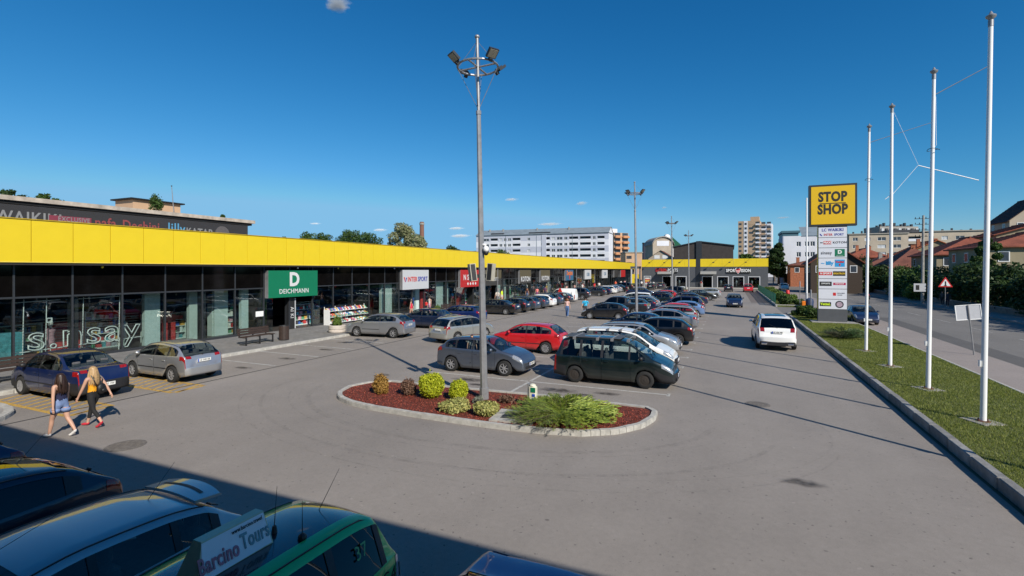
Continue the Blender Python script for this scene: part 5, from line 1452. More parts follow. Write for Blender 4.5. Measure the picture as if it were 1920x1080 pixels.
    if long_hair:
        n_ = 33; rws = 12; vs = []
        for i in range(rws):
            q = i / (rws - 1)
            for c_ in range(n_):
                a = R(200) * (c_ / (n_ - 1)) - R(190)
                w_ = (.092 + .055 * math.sin(q * 2.4)) * (1 + .07 * math.sin(c_ * 2.3 + q * 2) + .05 * math.sin(c_ * 5.1 + q * 5)); dp = (.095 + .03 * math.sin(q * 2.6)) * (1 + .07 * math.sin(c_ * 3.7 + q * 3))
                jag = (.035 * math.sin(c_ * 1.7) + .03 * math.sin(c_ * 4.3)) * q
                vs.append(hcx + Vector((math.cos(a) * w_, math.sin(a) * dp - .025 * q, .02 - q * long_hair + jag)) * k)
        nv = len(vs)
        for v in list(vs): vs.append(Vector(((v.x) * .8, hcx.y + (v.y - hcx.y) * .72, v.z)))
        fs = []
        for i in range(rws - 1):
            for c_ in range(n_ - 1):
                a = i * n_ + c_; fs.append((a, a + 1, a + n_ + 1, a + n_)); fs.append((nv + a + n_, nv + a + n_ + 1, nv + a + 1, nv + a))
        for c_ in range(n_ - 1):
            a = (rws - 1) * n_ + c_; fs.append((a, a + 1, nv + a + 1, nv + a))
        for i in range(rws - 1):
            for c_ in (0, n_ - 1):
                a = i * n_ + c_; fs.append((a, a + n_, nv + a + n_, nv + a))
        hb.add([tuple(q) for q in vs], fs)
    hb.build('hair', HAIR[hair], t, smooth=True)
    return t, J, k

WK = Vector
# two women walking in front of the saloon
hd = 196
t, J, k = person('long dark-haired woman in navy top and light blue shorts walking on the asphalt', -15.62, 6.92, hd, 1.66, (.012, .014, .05), (.17, .24, .42), 'brown', .44, .27, 'none', 'bare', SHOE_W, (-.15, .25), True, detail=True)
# shorts hems and hand bag strap stay simple: trim band
for s_ in 'lr':
    p = J['hip' + s_].lerp(J['thigh' + s_], .75); MB().lathe([(.098 * k, -.05), (.102 * k, .05), (.108 * k, .05), (.106 * k, -.055)], 14, c=tuple(p), close=True).build('shorts_hem', cloth((.17, .24, .42)), t, smooth=True)
t, J, k = person('blond woman in yellow top and black trousers with a small black backpack', -15.82, 7.72, hd, 1.68, (.75, .33, .01), (.012, .012, .013), 'blond', .42, -.27, 'long', 'bare', SHOE_R, (.30, -.55), True, detail=True, elbow=(.1, .1))
bp_ = MB().ball((.05, -.185, 1.03), .13, 14, 9, (.95, .6, 1.15)); bpo = bp_.build('backpack', mat('black_nylon', (.012, .012, .012), .5, noise=.4, nscale=12, bump=.4), t, smooth=True)
MB().ball((.05, -.275, .99), .075, 10, 7, (1, .5, .8)).build('front_pocket', mat('black_nylon', (.012, .012, .012), .5), bpo, smooth=True)
MB().tube([(.10, -.12, 1.12), (.13, -.13, 1.28), (.11, -.03, 1.42), (.10, .08, 1.36)], .014, 5).tube([(-.04, -.12, 1.12), (-.11, -.14, 1.28), (-.11, -.03, 1.42), (-.10, .08, 1.36)], .014, 5).build('strap', M_black, bpo)
# strolling couple in the lane
person('red-haired woman in pale pink top and wide blue jeans strolling up the lane', -13.55, 43.0, 100, 1.72, (.70, .45, .40), (.07, .14, .30), 'red', .14, .16, 'long', 'none', SHOE_W, (.25, -.2), True, wide=.03, detail=True)
t, J, k = person('man in a bright blue T-shirt and grey trousers with a shoulder bag in the lane', -11.95, 43.3, 97, 1.78, (.03, .42, .68), (.06, .06, .065), 'brown', 0, -.15, 'long', 'short', SHOE_B, (-.25, .3), False, detail=True)
MB().tube([(.16, -.14, 1.44), (0, -.17, 1.25), (-.20, -.10, 1.02)], .015, 5).bevbox(-.30, -.15, -.12, .08, .88, 1.06, .03).build('shoulder_bag', M_black, t)
# child in the rear window of the steel grey hatchback
person('small child looking out of the rear window of the steel grey hatchback', -9.95, 18.35, -60, 1.15, (.35, .36, .36), (.05, .06, .1), 'brown', 0, 0, 'long', 'short', SHOE_B, (.6, .6), False, True, z=.40)
# shoppers on the walkway
shop = [
 ('woman in a red dress with long brown hair passing the sports shop window', -25.9, 36.6, 200, 1.62, (.62, .02, .06), (.62, .02, .06), 'brown', .35, .15, 'none', 'bare'),
 ('woman in a white blouse with black bag and pink trousers before the sports shop', -25.8, 39.3, 80, 1.70, (.65, .6, .55), (.70, .35, .50), 'brown', .1, .15, 'long', 'bare'),
 ('child in red beside the woman with pink trousers', -26.9, 40.4, 90, 1.2, (.62, .03, .03), (.02, .02, .04), 'black', 0, .1, 'long', 'short'),
 ('person in a neon yellow shirt and white shorts by the red board', -25.9, 55.5, 10, 1.78, (.62, .80, .03), (.65, .62, .55), 'black', 0, .1, 'none', 'short'),
 ('person with a blue top and pink skirt under the red board', -26.3, 50.6, 90, 1.70, (.02, .25, .62), (.75, .25, .40), 'black', .2, .1, 'none', 'short'),
 ('man in a cream shirt walking beside the black saloon', -25.1, 52.6, 150, 1.80, (.62, .54, .46), (.10, .09, .10), 'black', 0, .16, 'long', 'short'),
 ('woman with brown hair and dark dress nearest of the group by the second dark board', -25.4, 62.6, 100, 1.66, (.05, .03, .06), (.10, .15, .25), 'red', .25, .1, 'long', 'none'),
 ('person in coral top leaning forward in the group by the KOTON board', -25.1, 65.6, 130, 1.70, (.75, .20, .18), (.20, .06, .16), 'black', .1, .1, 'long', 'short'),
 ('person in a plum shirt at the right of the group by the KOTON board', -24.9, 68.4, 110, 1.76, (.09, .03, .08), (.04, .04, .06), 'black', 0, .1, 'long', 'short'),
 ('woman in pale pink walking before the second KOTON board', -25.2, 79.5, 90, 1.7, (.70, .40, .36), (.5, .3, .3), 'brown', .2, .15, 'long', 'none'),
 ('person in rose top left of the white van roof', -25.0, 83.5, 80, 1.72, (.60, .35, .32), (.3, .3, .32), 'brown', .1, .15, 'long', 'none'),
 ('person in white behind the white van', -25.0, 88.5, 85, 1.7, (.75, .73, .7), (.6, .6, .62), 'black', .1, .15, 'long', 'short'),
 ('person in dark red behind the white van', -25.6, 91, 270, 1.72, (.30, .03, .04), (.03, .03, .04), 'black', 0, .15, 'long', 'short'),
 ('woman in vivid red above the dark crossover', -24.8, 96.5, 90, 1.74, (.75, .03, .04), (.55, .05, .05), 'black', .2, .15, 'long', 'short'),
 ('person in white beside the woman in vivid red', -24.6, 99.5, 90, 1.74, (.75, .7, .65), (.1, .1, .15), 'brown', 0, .15, 'long', 'short'),
 ('person in orange-red near the arcade end', -23.9, 112, 270, 1.74, (.75, .12, .05), (.1, .1, .15), 'brown', 0, .15, 'long', 'short'),
 ('person in white near the arcade end', -23.7, 117, 90, 1.74, (.75, .73, .7), (.65, .6, .6), 'brown', .1, .15, 'long', 'short'),
 ('person in pink near the arcade end', -23.6, 121, 90, 1.74, (.7, .35, .35), (.1, .1, .2), 'brown', .1, .15, 'long', 'short'),
 ('person in white shirt left of the poster window at the far shop', -19.6, 121, 270, 1.76, (.78, .76, .72), (.02, .02, .03), 'black', 0, .12, 'long', 'short'),
 ('person in dark clothes left in the group under the poster window', -17.9, 120, 270, 1.74, (.05, .04, .09), (.05, .04, .09), 'black', 0, .12, 'long', 'short'),
 ('person in white top right in the group under the poster window', -16.6, 119.4, 90, 1.70, (.8, .78, .75), (.4, .4, .45), 'brown', .1, .12, 'long', 'short'),
 ('person with dark hair in the far shop doorway', 10.3 - 16.9, 127.4, 270, 1.72, (.30, .05, .05), (.3, .28, .26), 'black', .1, .1, 'long', 'short'),
 ('pedestrian in dark clothes on the shaded far sidewalk by the hedge', 22.0, 70.0, 250, 1.74, (.03, .03, .04), (.02, .02, .03), 'black', 0, .15, 'long', 'long'),
 ('second pedestrian in grey on the shaded far sidewalk', 22.3, 72.5, 250, 1.70, (.10, .09, .09), (.03, .03, .04), 'brown', .1, .15, 'long', 'long'),
]
for a in shop:
    person(*a, arms=(.15, -.2), female=a[8] > 0, z=.13 if a[1] < -22.9 else (.12 if a[1] > 20 else .005), group='people walking outside the shops' if a[1] < 15 else None)
# ================= FAR SHOP, HALL AND POSTS =================
FX0, FX1, FY = -20.7, 7.75, 127.9
fs_ = thing('sports_shop', 'dark grey clad shop closing the far end of the car park with yellow top band', 'building', (0, FY, 0))
def wallgrid(x0, x1, z0, z1, holes, m, parent, name='wall', th=.25, y=0.0):
    """a wall in the XZ plane (outside towards -y) with real openings"""
    xs = sorted({x0, x1} | {round(h[0], 3) for h in holes} | {round(h[1], 3) for h in holes}); zs = sorted({z0, z1} | {round(h[2], 3) for h in holes} | {round(h[3], 3) for h in holes})
    b = MB()
    for i in range(len(xs) - 1):
        run = None
        for j in range(len(zs) - 1):
            cx, cz = (xs[i] + xs[i + 1]) / 2, (zs[j] + zs[j + 1]) / 2
            solid = not any(h[0] < cx < h[1] and h[2] < cz < h[3] for h in holes)
            if solid and run is None: run = zs[j]
            if run is not None and (not solid or j == len(zs) - 2):
                zt = zs[j + 1] if solid else zs[j]
                b.box(xs[i], xs[i + 1], y, y + th, run, zt); run = None
    return b.build(name, m, parent)
wins = [(-19.6, -17.6, .0, 2.75), (-12.6, -9.9, .0, 2.75), (-8.9, -5.9, .0, 2.75)]
holes = [(-18.5, -16.6, .1, 2.6, 'poster'), (-12.4, -9.6, .1, 2.6, 'door'), (-8.5, -5.6, .1, 2.6, 'win'), (-2.5 + .3, -.1, .1, 2.6, 'door')]
def fx(px):   # far shop measured positions along its face
    u = (px - 960) / 930; dy = u * .4042 + .9147; return (u * .9147 - .4042) * FY / dy
holes = [(fx(1208.5), fx(1219.5)), (fx(1243), fx(1258)), (fx(1268), fx(1286)), (fx(1317.5), fx(1335)), (fx(1346), fx(1365)), (fx(1375), fx(1394)), (fx(1404), fx(1424))]
kinds = ['poster', 'door', 'win', 'door', 'win', 'win', 'win']
H_ = [(a, b, .12, 2.62) for a, b in holes]
wallgrid(FX0, FX1, 0, 5.05, H_, M_clad, fs_)
MB().box(FX0 + .26, FX1 - .1, .26, 30, 4.9, 5.0).box(FX1 - .25, FX1, .26, 30, 0, 4.9).box(FX0, FX0 + .25, .26, 30, 0, 4.9).build('side_wall', M_clad, fs_)
MB().box(FX0, FX1, 6, 6.2, 0, 4.9).build('inner_wall', mat('dim_inner', (.03, .03, .032), .8, noise=.2), fs_)
xs_split = fx(1309)
n1 = 5; 
for i in range(5): 
    a = FX0 + (xs_split - .5 - FX0) * i / 5; b_ = FX0 + (xs_split - .5 - FX0) * (i + 1) / 5
    MB().box(a + .01, b_ - .01, -.06, .3, 5.06, 6.86).build('fascia_panel', M_yel, fs_)
for i in range(6):
    a = xs_split + .5 + (FX1 - xs_split - .5) * i / 6; b_ = xs_split + .5 + (FX1 - xs_split - .5) * (i + 1) / 6
    MB().box(a + .01, b_ - .01, -.06, .3, 5.06, 6.94).build('fascia_panel', M_yel, fs_)
MB().box(xs_split - .5, xs_split + .5, -.10, 3, 0, 7.0).build('pier', M_frame, fs_)
MB().box(FX1 - .02, FX1 + .05, -.08, 30, 5.0, 6.96).build('side_fascia', M_yel, fs_)
for (a, b_, z0, z1), kd in zip(H_, kinds):
    f = MB().box(a - .16, a, -.05, .2, 0, z1 + .16).box(b_, b_ + .16, -.05, .2, 0, z1 + .16).box(a, b_, -.05, .2, z1, z1 + .16)
    w = f.build('window_frame', M_sgrey, fs_)
    if kd == 'win':
        MB().box(a, b_, .08, .10, z0, z1).build('pane', SHOPGLASS, w)
        for q in (.3, .7):
            xx = a + (b_ - a) * q
            MB().lathe([(.08, .1), (.1, .9), (.2, 1.0), (.24, 1.35), (.22, 1.5), (.07, 1.6), (.1, 1.75), (.02, 1.85)], 8, c=(xx, .7, .15)).build('display_dummy', GM[[7, 5, 2][int(q * 10 + a) % 3]], w, smooth=True)
    elif kd == 'poster':
        p_ = MB(); p_.box(a, b_, .04, .06, z0, z1).build('pane', M_ink, w)
        q = MB(); random.seed(3)
        for r_ in range(9): q.mi = random.randrange(4); q.box(a + .15, b_ - .15, .02, .035, .35 + r_ * .24, .35 + r_ * .24 + .22)
        q.build('poster', [GM[4], GM[7], GM[2], GM[0]], w)
# awnings
for a, b_, lab in ((fx(1234), fx(1264), 'l'), (fx(1313.5), fx(1343.5), 'r')):
    M_aw = mat('awning_grey', (.28, .28, .27), .6, noise=.05)
    b = MB(); b.add([(a, -.01, 3.95), (b_, -.01, 3.95), (b_, -1.7, 3.35), (a, -1.7, 3.35), (a, -.01, 3.87), (b_, -.01, 3.87), (b_, -1.7, 3.27), (a, -1.7, 3.27)], [(0, 1, 2, 3), (7, 6, 5, 4), (0, 3, 7, 4), (1, 5, 6, 2), (3, 2, 6, 7), (0, 4, 5, 1)])
    b.build('awning', M_aw, fs_)
# arm floodlights on the band
for i, px_ in enumerate((1219, 1247, 1275, 1338, 1368, 1398)):
    x_ = fx(px_)
    t = thing('band_floodlight', 'small floodlight on an arm over the yellow band, %s from the left' % ('first', 'second', 'third', 'fourth', 'fifth', 'sixth')[i], 'floodlight', (x_, FY - .06, 6.9), 0, 'arm lights on the far yellow band')
    MB().bar((.9, .1, .05), (0, -1.3, -.75), .025, n=5).build('arm', M_frame, t); MB().bevbox(-.25, .2, -1.5, -1.2, -.95, -.75, .03).build('lamp_head', M_black, t)
t = thing('shop_sign', 'black board with red and white EXTREME SPORTS lettering on the far wall', 'sign', ((fx(1231) + fx(1270)) / 2, FY - .05, 4.12))
w = (fx(1270) - fx(1231)) / 2
MB().box(-w, w, -.12, 0, -.62, .62).build('board', M_ink, t)
text('EXTREME', 1.05, M_redl, t, (-w * .50, -.125, .08), ROTY, sx=.62, bold=.03); text('SPORTS', 1.05, M_lett, t, (w * .5, -.125, .08), ROTY, sx=.72, bold=.03)
MB().box(-w * .95, w * .1, -.13, -.121, -.48, -.34).build('underline', M_lett, t)
t = thing('shop_sign', 'black board with white SPORT VISION lettering and red shield on the far wall', 'sign', ((fx(1362) + fx(1406)) / 2, FY - .05, 4.12))
w = (fx(1406) - fx(1362)) / 2
MB().box(-w, w, -.12, 0, -.66, .66).build('board', M_ink, t)
text('SPORT', .98, M_white, t, (-w * .55, -.125, 0), ROTY, sx=.78, bold=.03); text('VISION', .98, M_white, t, (w * .57, -.125, 0), ROTY, sx=.78, bold=.03)
MB().prismx([(0, 0)] * 0 or [(-.0, 0), (.01, 0), (.01, .01)], 0, 0.001) if False else None
b = MB(); pts = [(-.62, .5), (-.3, .68), (0, .5), (.3, .68), (.62, .5), (.5, -.1), (0, -.75), (-.5, -.1)]
b.add([(x, -.15, z) for x, z in pts] + [(x, -.121, z) for x, z in pts], [tuple(range(8)), tuple(range(15, 7, -1))] + [(i, 8 + i, 8 + (i + 1) % 8, (i + 1) % 8) for i in range(8)]); sh_ = b.build('shield', M_white, t)
pts = [(x * .82, z * .82) for x, z in pts]
b = MB(); b.add([(x, -.156, z) for x, z in pts], [tuple(range(8))]); b.build('shield_field', M_redl, t)
b = MB(); b.add([(-.32, -.16, .22), (0, -.16, -.12), (.32, -.16, .22), (.32, -.16, .05), (0, -.16, -.32), (-.32, -.16, .05)], [(0, 1, 2, 3, 4, 5)]); b.build('shield_mark', M_white, t)
# low apron in front of the far shop
o = MB().box(-20.7, 8.2, 124.4, 127.9, -.02, .10).build('shop_apron', M_conc); o['kind'] = 'structure'
# column and yellow stickers of the passage at the arcade end
t = thing('passage_gate', 'yellow advertising arch filling the passage between arcade and far shop', 'gate', (-22.3, 128.6, 0))
MB().box(-1.2, -.9, -.2, .2, 0, 4.6).box(.9, 1.2, -.2, .2, 0, 4.6).build('post', M_sgrey, t)
MB().box(-.89, .89, -.1, .1, 2.1, 3.2).box(-.89, -.3, -.1, .1, .9, 2.09).build('yellow_panel', M_yel, t)
MB().box(-1.3, 1.3, -.25, .25, 4.61, 5.2).build('lintel', M_clad, t)
# dark brick hall behind
M_hall = mat('dark_brick', (.048, .040, .037), .9, noise=.2, nscale=1.2, bump=.3, bscale=3)
def atpx(px, py, Y=None, d=None):
    """point at distance d along the view axis"""
    u = (px - 960) / 930
    if d is None: d = Y / (u * .4042 + .9147)
    return ((u * .9147 - .4042) * d, (u * .4042 + .9147) * d, 4.25 - (py - 506.4) * d / 930)
hl = thing('brick_hall', 'large windowless dark brick hall with a low gable behind the far shop', 'building', (0, 160, 0))
xl, xr, xp = atpx(1263, 0, Y=160)[0], atpx(1375, 0, Y=160)[0], atpx(1312, 0, Y=160)[0]
zl, zr_, zp = atpx(1263, 464, Y=160)[2], atpx(1375, 461, Y=160)[2], atpx(1312, 454, Y=160)[2]
b = MB(); b.add([(xl, 0, 0), (xr, 0, 0), (xr, 0, zr_), (xp, 0, zp), (xl, 0, zl), (xl, 30, 0), (xr, 30, 0), (xr, 30, zr_), (xp, 30, zp), (xl, 30, zl)], [(0, 1, 2, 3, 4), (9, 8, 7, 6, 5), (1, 6, 7, 2), (0, 4, 9, 5)])
b.build('wall', M_hall, hl)
b = MB()
for (xa, za, xb_, zb_) in ((xl - .3, zl - .02, xp, zp + .05), (xp, zp + .05, xr + .3, zr_ - .02)):
    b.add([(xa, -.3, za), (xb_, -.3, zb_), (xb_, 30.3, zb_), (xa, 30.3, za), (xa, -.3, za + .3), (xb_, -.3, zb_ + .3), (xb_, 30.3, zb_ + .3), (xa, 30.3, za + .3)], [(3, 2, 1, 0), (4, 5, 6, 7), (0, 1, 5, 4), (1, 2, 6, 5), (2, 3, 7, 6), (3, 0, 4, 7)])
b.build('roof', M_frame, hl); MB().box(xp - 1.0, xp + .6, -.4, 0, 0, zp + .3).build('chimney', M_frame, hl)

# ---- parking lot lamp masts ----
def mast(x, y, lab, lean=0, speakers=False, cam_=False, seed=0):
    t = thing('lamp_mast', lab, 'lamp post', (x, y, .0), 0, 'tall four-light masts in the car park'); t.rotation_euler = (0, lean, 0)
    b = MB().bar((0, 0, .05), (0, 0, .45), .16, .15, 8); b.bar((0, 0, .45), (0, 0, 9.3), .125, .075, 8); b.bar((0, 0, 9.3), (0, 0, 9.42), .09, n=8); b.bar((0, 0, 9.42), (0, 0, 11.8), .055, .05, 10); b.ball((0, 0, 11.84), .085, 10, 6, (1, 1, .8))
    b.build('pole', M_galv, t, smooth='auto')
    r = .66
    b = MB(); n = 28; b.tube([(r * math.cos(2 * math.pi * k / n), r * math.sin(2 * math.pi * k / n), 10.85) for k in range(n + 1)], .035, 6); b.build('ring', M_galv, t)
    b = MB().bar((-r, 0, 10.85), (r, 0, 10.85), .03).bar((0, -r, 10.85), (0, r, 10.85), .03); b.build('cross_arm', M_galv, t)
    b = MB()
    for k in range(4):
        a = math.pi / 2 * k + .3
        b.bar((0, 0, 11.7), (r * math.cos(a), r * math.sin(a), 10.87), .007, n=4); b.bar((0, 0, 9.45), (r * math.cos(a), r * math.sin(a), 10.83), .010, n=4)
    b.build('stay_wire', M_galv, t)
    for k in range(4):
        a = math.pi / 2 * k + math.pi / 4 + .25
        M_ = Matrix.Translation((math.cos(a) * (r + .16), math.sin(a) * (r + .16), 10.95)) @ Matrix.Rotation(a, 4, 'Z') @ Matrix.Rotation(R(-38), 4, 'Y')
        f = MB().box(-.09, .22, -.17, .17, -.045, .035, M_).box(-.04, .12, -.11, .11, .0351, .075, M_).build('floodlight', M_frame, t)
        g = MB().box(-.065, .195, -.145, .145, -.055, -.0451, M_); g.build('lens', mat('flood_lens', (.36, .33, .26), .2, noise=.1), f)
        h = MB().box(-.17, -.08, -.05, .05, -.12, .02, M_).build('bracket', M_frame, f)
    if speakers:
        M_spk = mat('speaker_beige', (.42, .39, .32), .5, noise=.05)
        for s_ in (-1, 1):
            a = -YAW * -1
            M_ = Matrix.Rotation(YAW, 4, 'Z') @ Matrix.Translation((s_ * .30, -.02, 4.18)) @ Matrix.Rotation(R(6) * s_, 4, 'Y') @ Matrix.Rotation(R(-25) * s_, 4, 'Z')
            q = MB(); q.box(-.10, .10, -.11, .11, -.28, .28, M_); sp_ = q.build('loudspeaker', M_spk, t)
            MB().box(-.075, .075, -.118, -.111, -.26, .26, M_).build('speaker_grille', M_black, sp_)
        MB().box(-.22, .22, -.03, .03, 4.0, 4.12, Matrix.Rotation(YAW, 4, 'Z')).build('bracket', M_frame, t)
    if cam_:
        q = MB().ball((.20, -.06, 4.92), .10, 10, 7, (1, 1, 1.1)).bar((.0, 0, 5.08), (.2, -.06, 5.05), .04); c_ = q.build('camera_housing', M_white, t, smooth=True)
        MB().ball((.20, -.06, 4.80), .085, 10, 6).build('camera_dome', M_ink, c_, smooth=True)
    return t
mast(-7.3, 14.3, 'tallest nearest lamp mast with four floodlights and two loudspeakers on the island', R(-1.25), True, True)
mast(-7.45, 43.5, 'second lamp mast beside the dark pickup', R(-.9))
mast(-7.6, 73.4, 'third lamp mast in front of the far shop', R(-.6))
mast(-7.44, 101.3, 'fourth and farthest lamp mast in front of the far shop', R(-.4))
for i, (x, y) in enumerate(((-23.3, 49.5), (-23.3, 80))):
    t = thing('walkway_lamp', 'slim grey lamp post on the shop walkway ' + ('near the black saloon' if i == 0 else 'behind the white van'), 'lamp post', (x - .3, y, .13))
    MB().bar((0, 0, 0), (0, 0, 4.3), .05, .035).build('pole', M_galv, t); MB().bevbox(-.1, .1, -.25, .25, 4.3, 4.38, .02).build('lamp_head', M_frame, t)

# ---- flagpoles ----
M_pole = mat('flagpole_white', (.80, .80, .80), .35, noise=.03, nscale=2)
def flagpole(x, y, lab, h=10.95, arm=None, ring=False, lean=R(.85)):
    t = thing('flagpole', lab, 'flagpole', (x, y, .16), 0, 'white flagpoles on the lawn'); t.rotation_euler = (0, lean, 0)
    MB().bar((0, 0, .03), (0, 0, h - .35), .073, .052, 14).build('pole', M_pole, t, smooth='auto')
    MB().bar((0, 0, h - .35), (0, 0, h - .18), .06, n=12).lathe([(.03, h - .18), (.11, h - .10), (.115, h - .06), (.05, h - .02), (.02, h + .05), (0, h + .07)], 12).build('finial', M_galv, t, smooth='auto')
    M_ = Matrix.Rotation(R(28), 4, 'Z'); MB().box(-.34, .34, -.34, .34, -.03, .035, M_).build('base_plate', M_concd, t)
    b = MB()
    for k in range(4): a = k * math.pi / 2 + .5; b.bar((math.cos(a) * .13, math.sin(a) * .13, .036), (math.cos(a) * .13, math.sin(a) * .13, .09), .018, n=6)
    b.lathe([(.16, .036), (.15, .05), (.09, .055)], 12); b.build('anchor_bolt', mat('rust', (.12, .05, .03), .9, noise=.4), t)
    MB().box(-.11, -.075, -.05, .05, 1.5, 1.66).build('cleat', M_white, t)
    if arm:
        MB().bar((0, 0, h - .9), arm, .016, .012, 5).build('flag_arm', M_galv, t)
        MB().tube([(.06, 0, h - .95), (.10, 0, h - 2.6), (.02, 0, h - 2.7)], .006, 4).build('halyard', M_white, t)
    if ring:
        q = []
        for k in range(13): q.append((.02 + .17 * math.cos(k * math.pi / 6), .17 * math.sin(k * math.pi / 6), h - 2.75 + .03 * math.sin(k)))
        MB().tube(q, .010, 4).build('halyard_ring', M_black, t)
    return t
flagpole(6.19, 17.3, 'nearest and tallest looking white flagpole at the right of the lawn')
flagpole(6.17, 21.3, 'second white flagpole with a thin arm pointing up right', arm=(1.45, 0, 10.85), ring=True)
flagpole(6.2, 13.1, 'white flagpole just beyond the right edge, seen only by its long shadow')
fp = flagpole(6.16, 25.7, 'third white flagpole with a broken hanging arm and loose cord', h=11.1, lean=R(.35))
MB().bar((.05, 0, 7.3), (.90, .0, 8.45), .010, n=4).bar((.9, 0, 8.45), (2.85, 0, 7.7), .018, n=5).bar((-.22, 0, 7.1), (.08, 0, 7.35), .016, n=4).bar((.05, 0, 10.8), (.9, 0, 8.5), .005, n=4).build('broken_arm', M_white, fp)
flagpole(6.22, 30.1, 'fourth and farthest white flagpole of the row with a horizontal arm', h=11.4, arm=(2.5, 0, 11.25), ring=True, lean=R(.7))
t = thing('flagpole', 'thin white pole standing alone beyond the side entrance left of the pylon', 'flagpole', (8.0, 66.3, 0))
MB().bar((0, 0, 1.6), (0, 0, 12.6), .10, .08, 10).build('pole', M_pole, t, smooth='auto'); MB().bar((0, 0, 0), (0, 0, 1.6), .13, n=10).build('collar', M_sgrey, t)

# ---- pylon sign ----
PY = thing('pylon_sign', 'tall pylon sign with yellow STOP SHOP board over white brand panels', 'sign', (7.22, 45.4, 0))
MB().box(-1.45, 1.5, -.75, 1.0, .0, .24).build('plinth', M_concd, PY)
MB().box(-.97, .97, 0, .42, .241, 1.19).build('base', M_clad, PY)
MB().box(-.97, .97, .03, .42, 1.19, 7.68).build('core', M_frame, PY)
MB().box(-.985, -.972, .02, .41, 1.2, 7.6).build('yellow_edge', M_yel, PY)
MB().box(-1.59, 1.59, -.06, .48, 7.68, 10.93).build('head_frame', M_frame, PY)
MB().box(-1.45, 1.45, -.085, -.061, 7.83, 10.78).build('yellow_board', mat('golden_board', (.74, .45, .006), .4, noise=.02), PY)
text('STOP', 1.02, M_ink, PY, (-.02, -.09, 9.93), ROTY, sx=.74, bold=.045); text('SHOP', 1.02, M_ink, PY, (-.02, -.09, 8.95), ROTY, sx=.74, bold=.045)
MB().box(-.88, .86, -.092, -.086, 9.41, 9.475).build('divider_line', M_ink, PY)
M_pan = mat('panel_white', (.66, .67, .72), .4, noise=.02)
PZ = [7.60, 6.79, 5.99, 5.19, 4.38, 3.58, 2.78, 1.98, 1.20]
def ptxt(s, x, z, size, m, p, sx=.9, bold=.008, y=-.008): return text(s, size, m, p, (x, y, z), ROTY, sx=sx, bold=bold)
M_sky = mat('letter_cyan', (.02, .30, .62), .5, noise=.02)
for i in range(8):
    z0, z1 = PZ[i + 1] + .018, PZ[i] - .018; zc = (z0 + z1) / 2
    p = MB().box(-.94, .94, -.02, .03, z0 - zc, z1 - zc).build('brand_panel', M_pan, PY, loc=(0, 0, zc))
    def patch(x0, x1, h, m, y=-.024, zc_=0):
        return MB().box(x0, x1, y, -.0201, zc_ - h, zc_ + h).build('colour_patch', m, p)
    Y_ = -.026
    if i == 0:
        ptxt('LC WAIKIKI', 0, .18, .31, M_blue, p, .84, .008, Y_); ptxt('INTER', -.30, -.19, .24, M_redl, p, .84, .004, Y_); ptxt('SPORT', .42, -.19, .24, M_blue, p, .84, .004, Y_)
        b = MB(); b.add([(-.88, Y_, -.1), (-.8, Y_, -.1), (-.68, Y_, -.28), (-.78, Y_, -.28)], [(0, 1, 2, 3)]); b.build('emblem', M_blue, p)
    elif i == 1:
        patch(-.62, -.08, .13, M_redl); ptxt('MAXI', -.34, 0, .23, M_white, p, .9, .01, Y_); ptxt('IDEA', -.74, 0, .10, M_ink, p, .8, .004, Y_); ptxt('KOTON', .47, 0, .22, M_ink, p, 1.1, .004, Y_)
    elif i == 2:
        ptxt('sinsay', -.42, 0, .34, mat('letter_grey', (.10, .10, .11), .5), p, .86, .006, Y_); patch(.14, .80, .29, M_grn); ptxt('D', .47, .05, .36, M_white, p, 1, .02, Y_); ptxt('DEICHMANN', .47, -.2, .07, M_white, p, 1, 0, Y_)
    elif i == 3:
        ptxt('lilly', -.2, .0, .36, M_sky, p, .95, .02, Y_); ptxt('~', -.66, 0, .4, M_sky, p, 1, .01, Y_); patch(.14, .80, .28, M_sky); ptxt('Dechini', .47, .1, .2, M_redl, p, .8, .012, -.03); ptxt('8', .47, -.13, .2, M_redl, p, 1, .01, -.03)
    elif i == 4:
        patch(-.92, -.04, .13, M_redl); ptxt('N SPORT', -.46, 0, .19, M_white, p, .9, .008, Y_); patch(.02, .84, .18, M_ink); ptxt('GIGATRON', .43, 0, .17, mat('letter_gold', (.65, .42, .02), .5), p, .85, .01, Y_)
    elif i == 5:
        patch(-.88, -.06, .17, M_ink); ptxt('OPPOSITE', -.47, .02, .14, M_white, p, .9, .004, Y_); patch(.04, .86, .09, mat('letter_crimson', (.45, .02, .08), .5)); ptxt('TOP SHOP', .45, 0, .13, M_white, p, .9, .004, Y_)
    elif i == 6:
        patch(.02, .22, .12, M_redl); ptxt('EXCLUSIVE', .55, .07, .12, mat('letter_grey', (.10, .10, .11), .5), p, .8, .0, Y_); ptxt('SHOES', .48, -.07, .11, mat('letter_grey', (.10, .10, .11), .5), p, .9, .0, Y_)
    else:
        patch(-.86, -.1, .16, M_ink); ptxt('Yettel.', -.48, 0, .25, mat('letter_lime', (.55, .75, .02), .5), p, .95, .014, Y_)
        q = MB().lathe([(0, -.024), (.28, -.024), (.28, -.0201)], 24, c=(.45, 0, 0), axis='y'); q.build('round_badge', M_frame, p); MB().lathe([(0, -.028), (.2, -.028), (.2, -.0245)], 20, c=(.45, 0, 0), axis='y').build('badge_face', mat('badge_pink', (.40, .30, .36), .5, noise=.3, nscale=9), p)

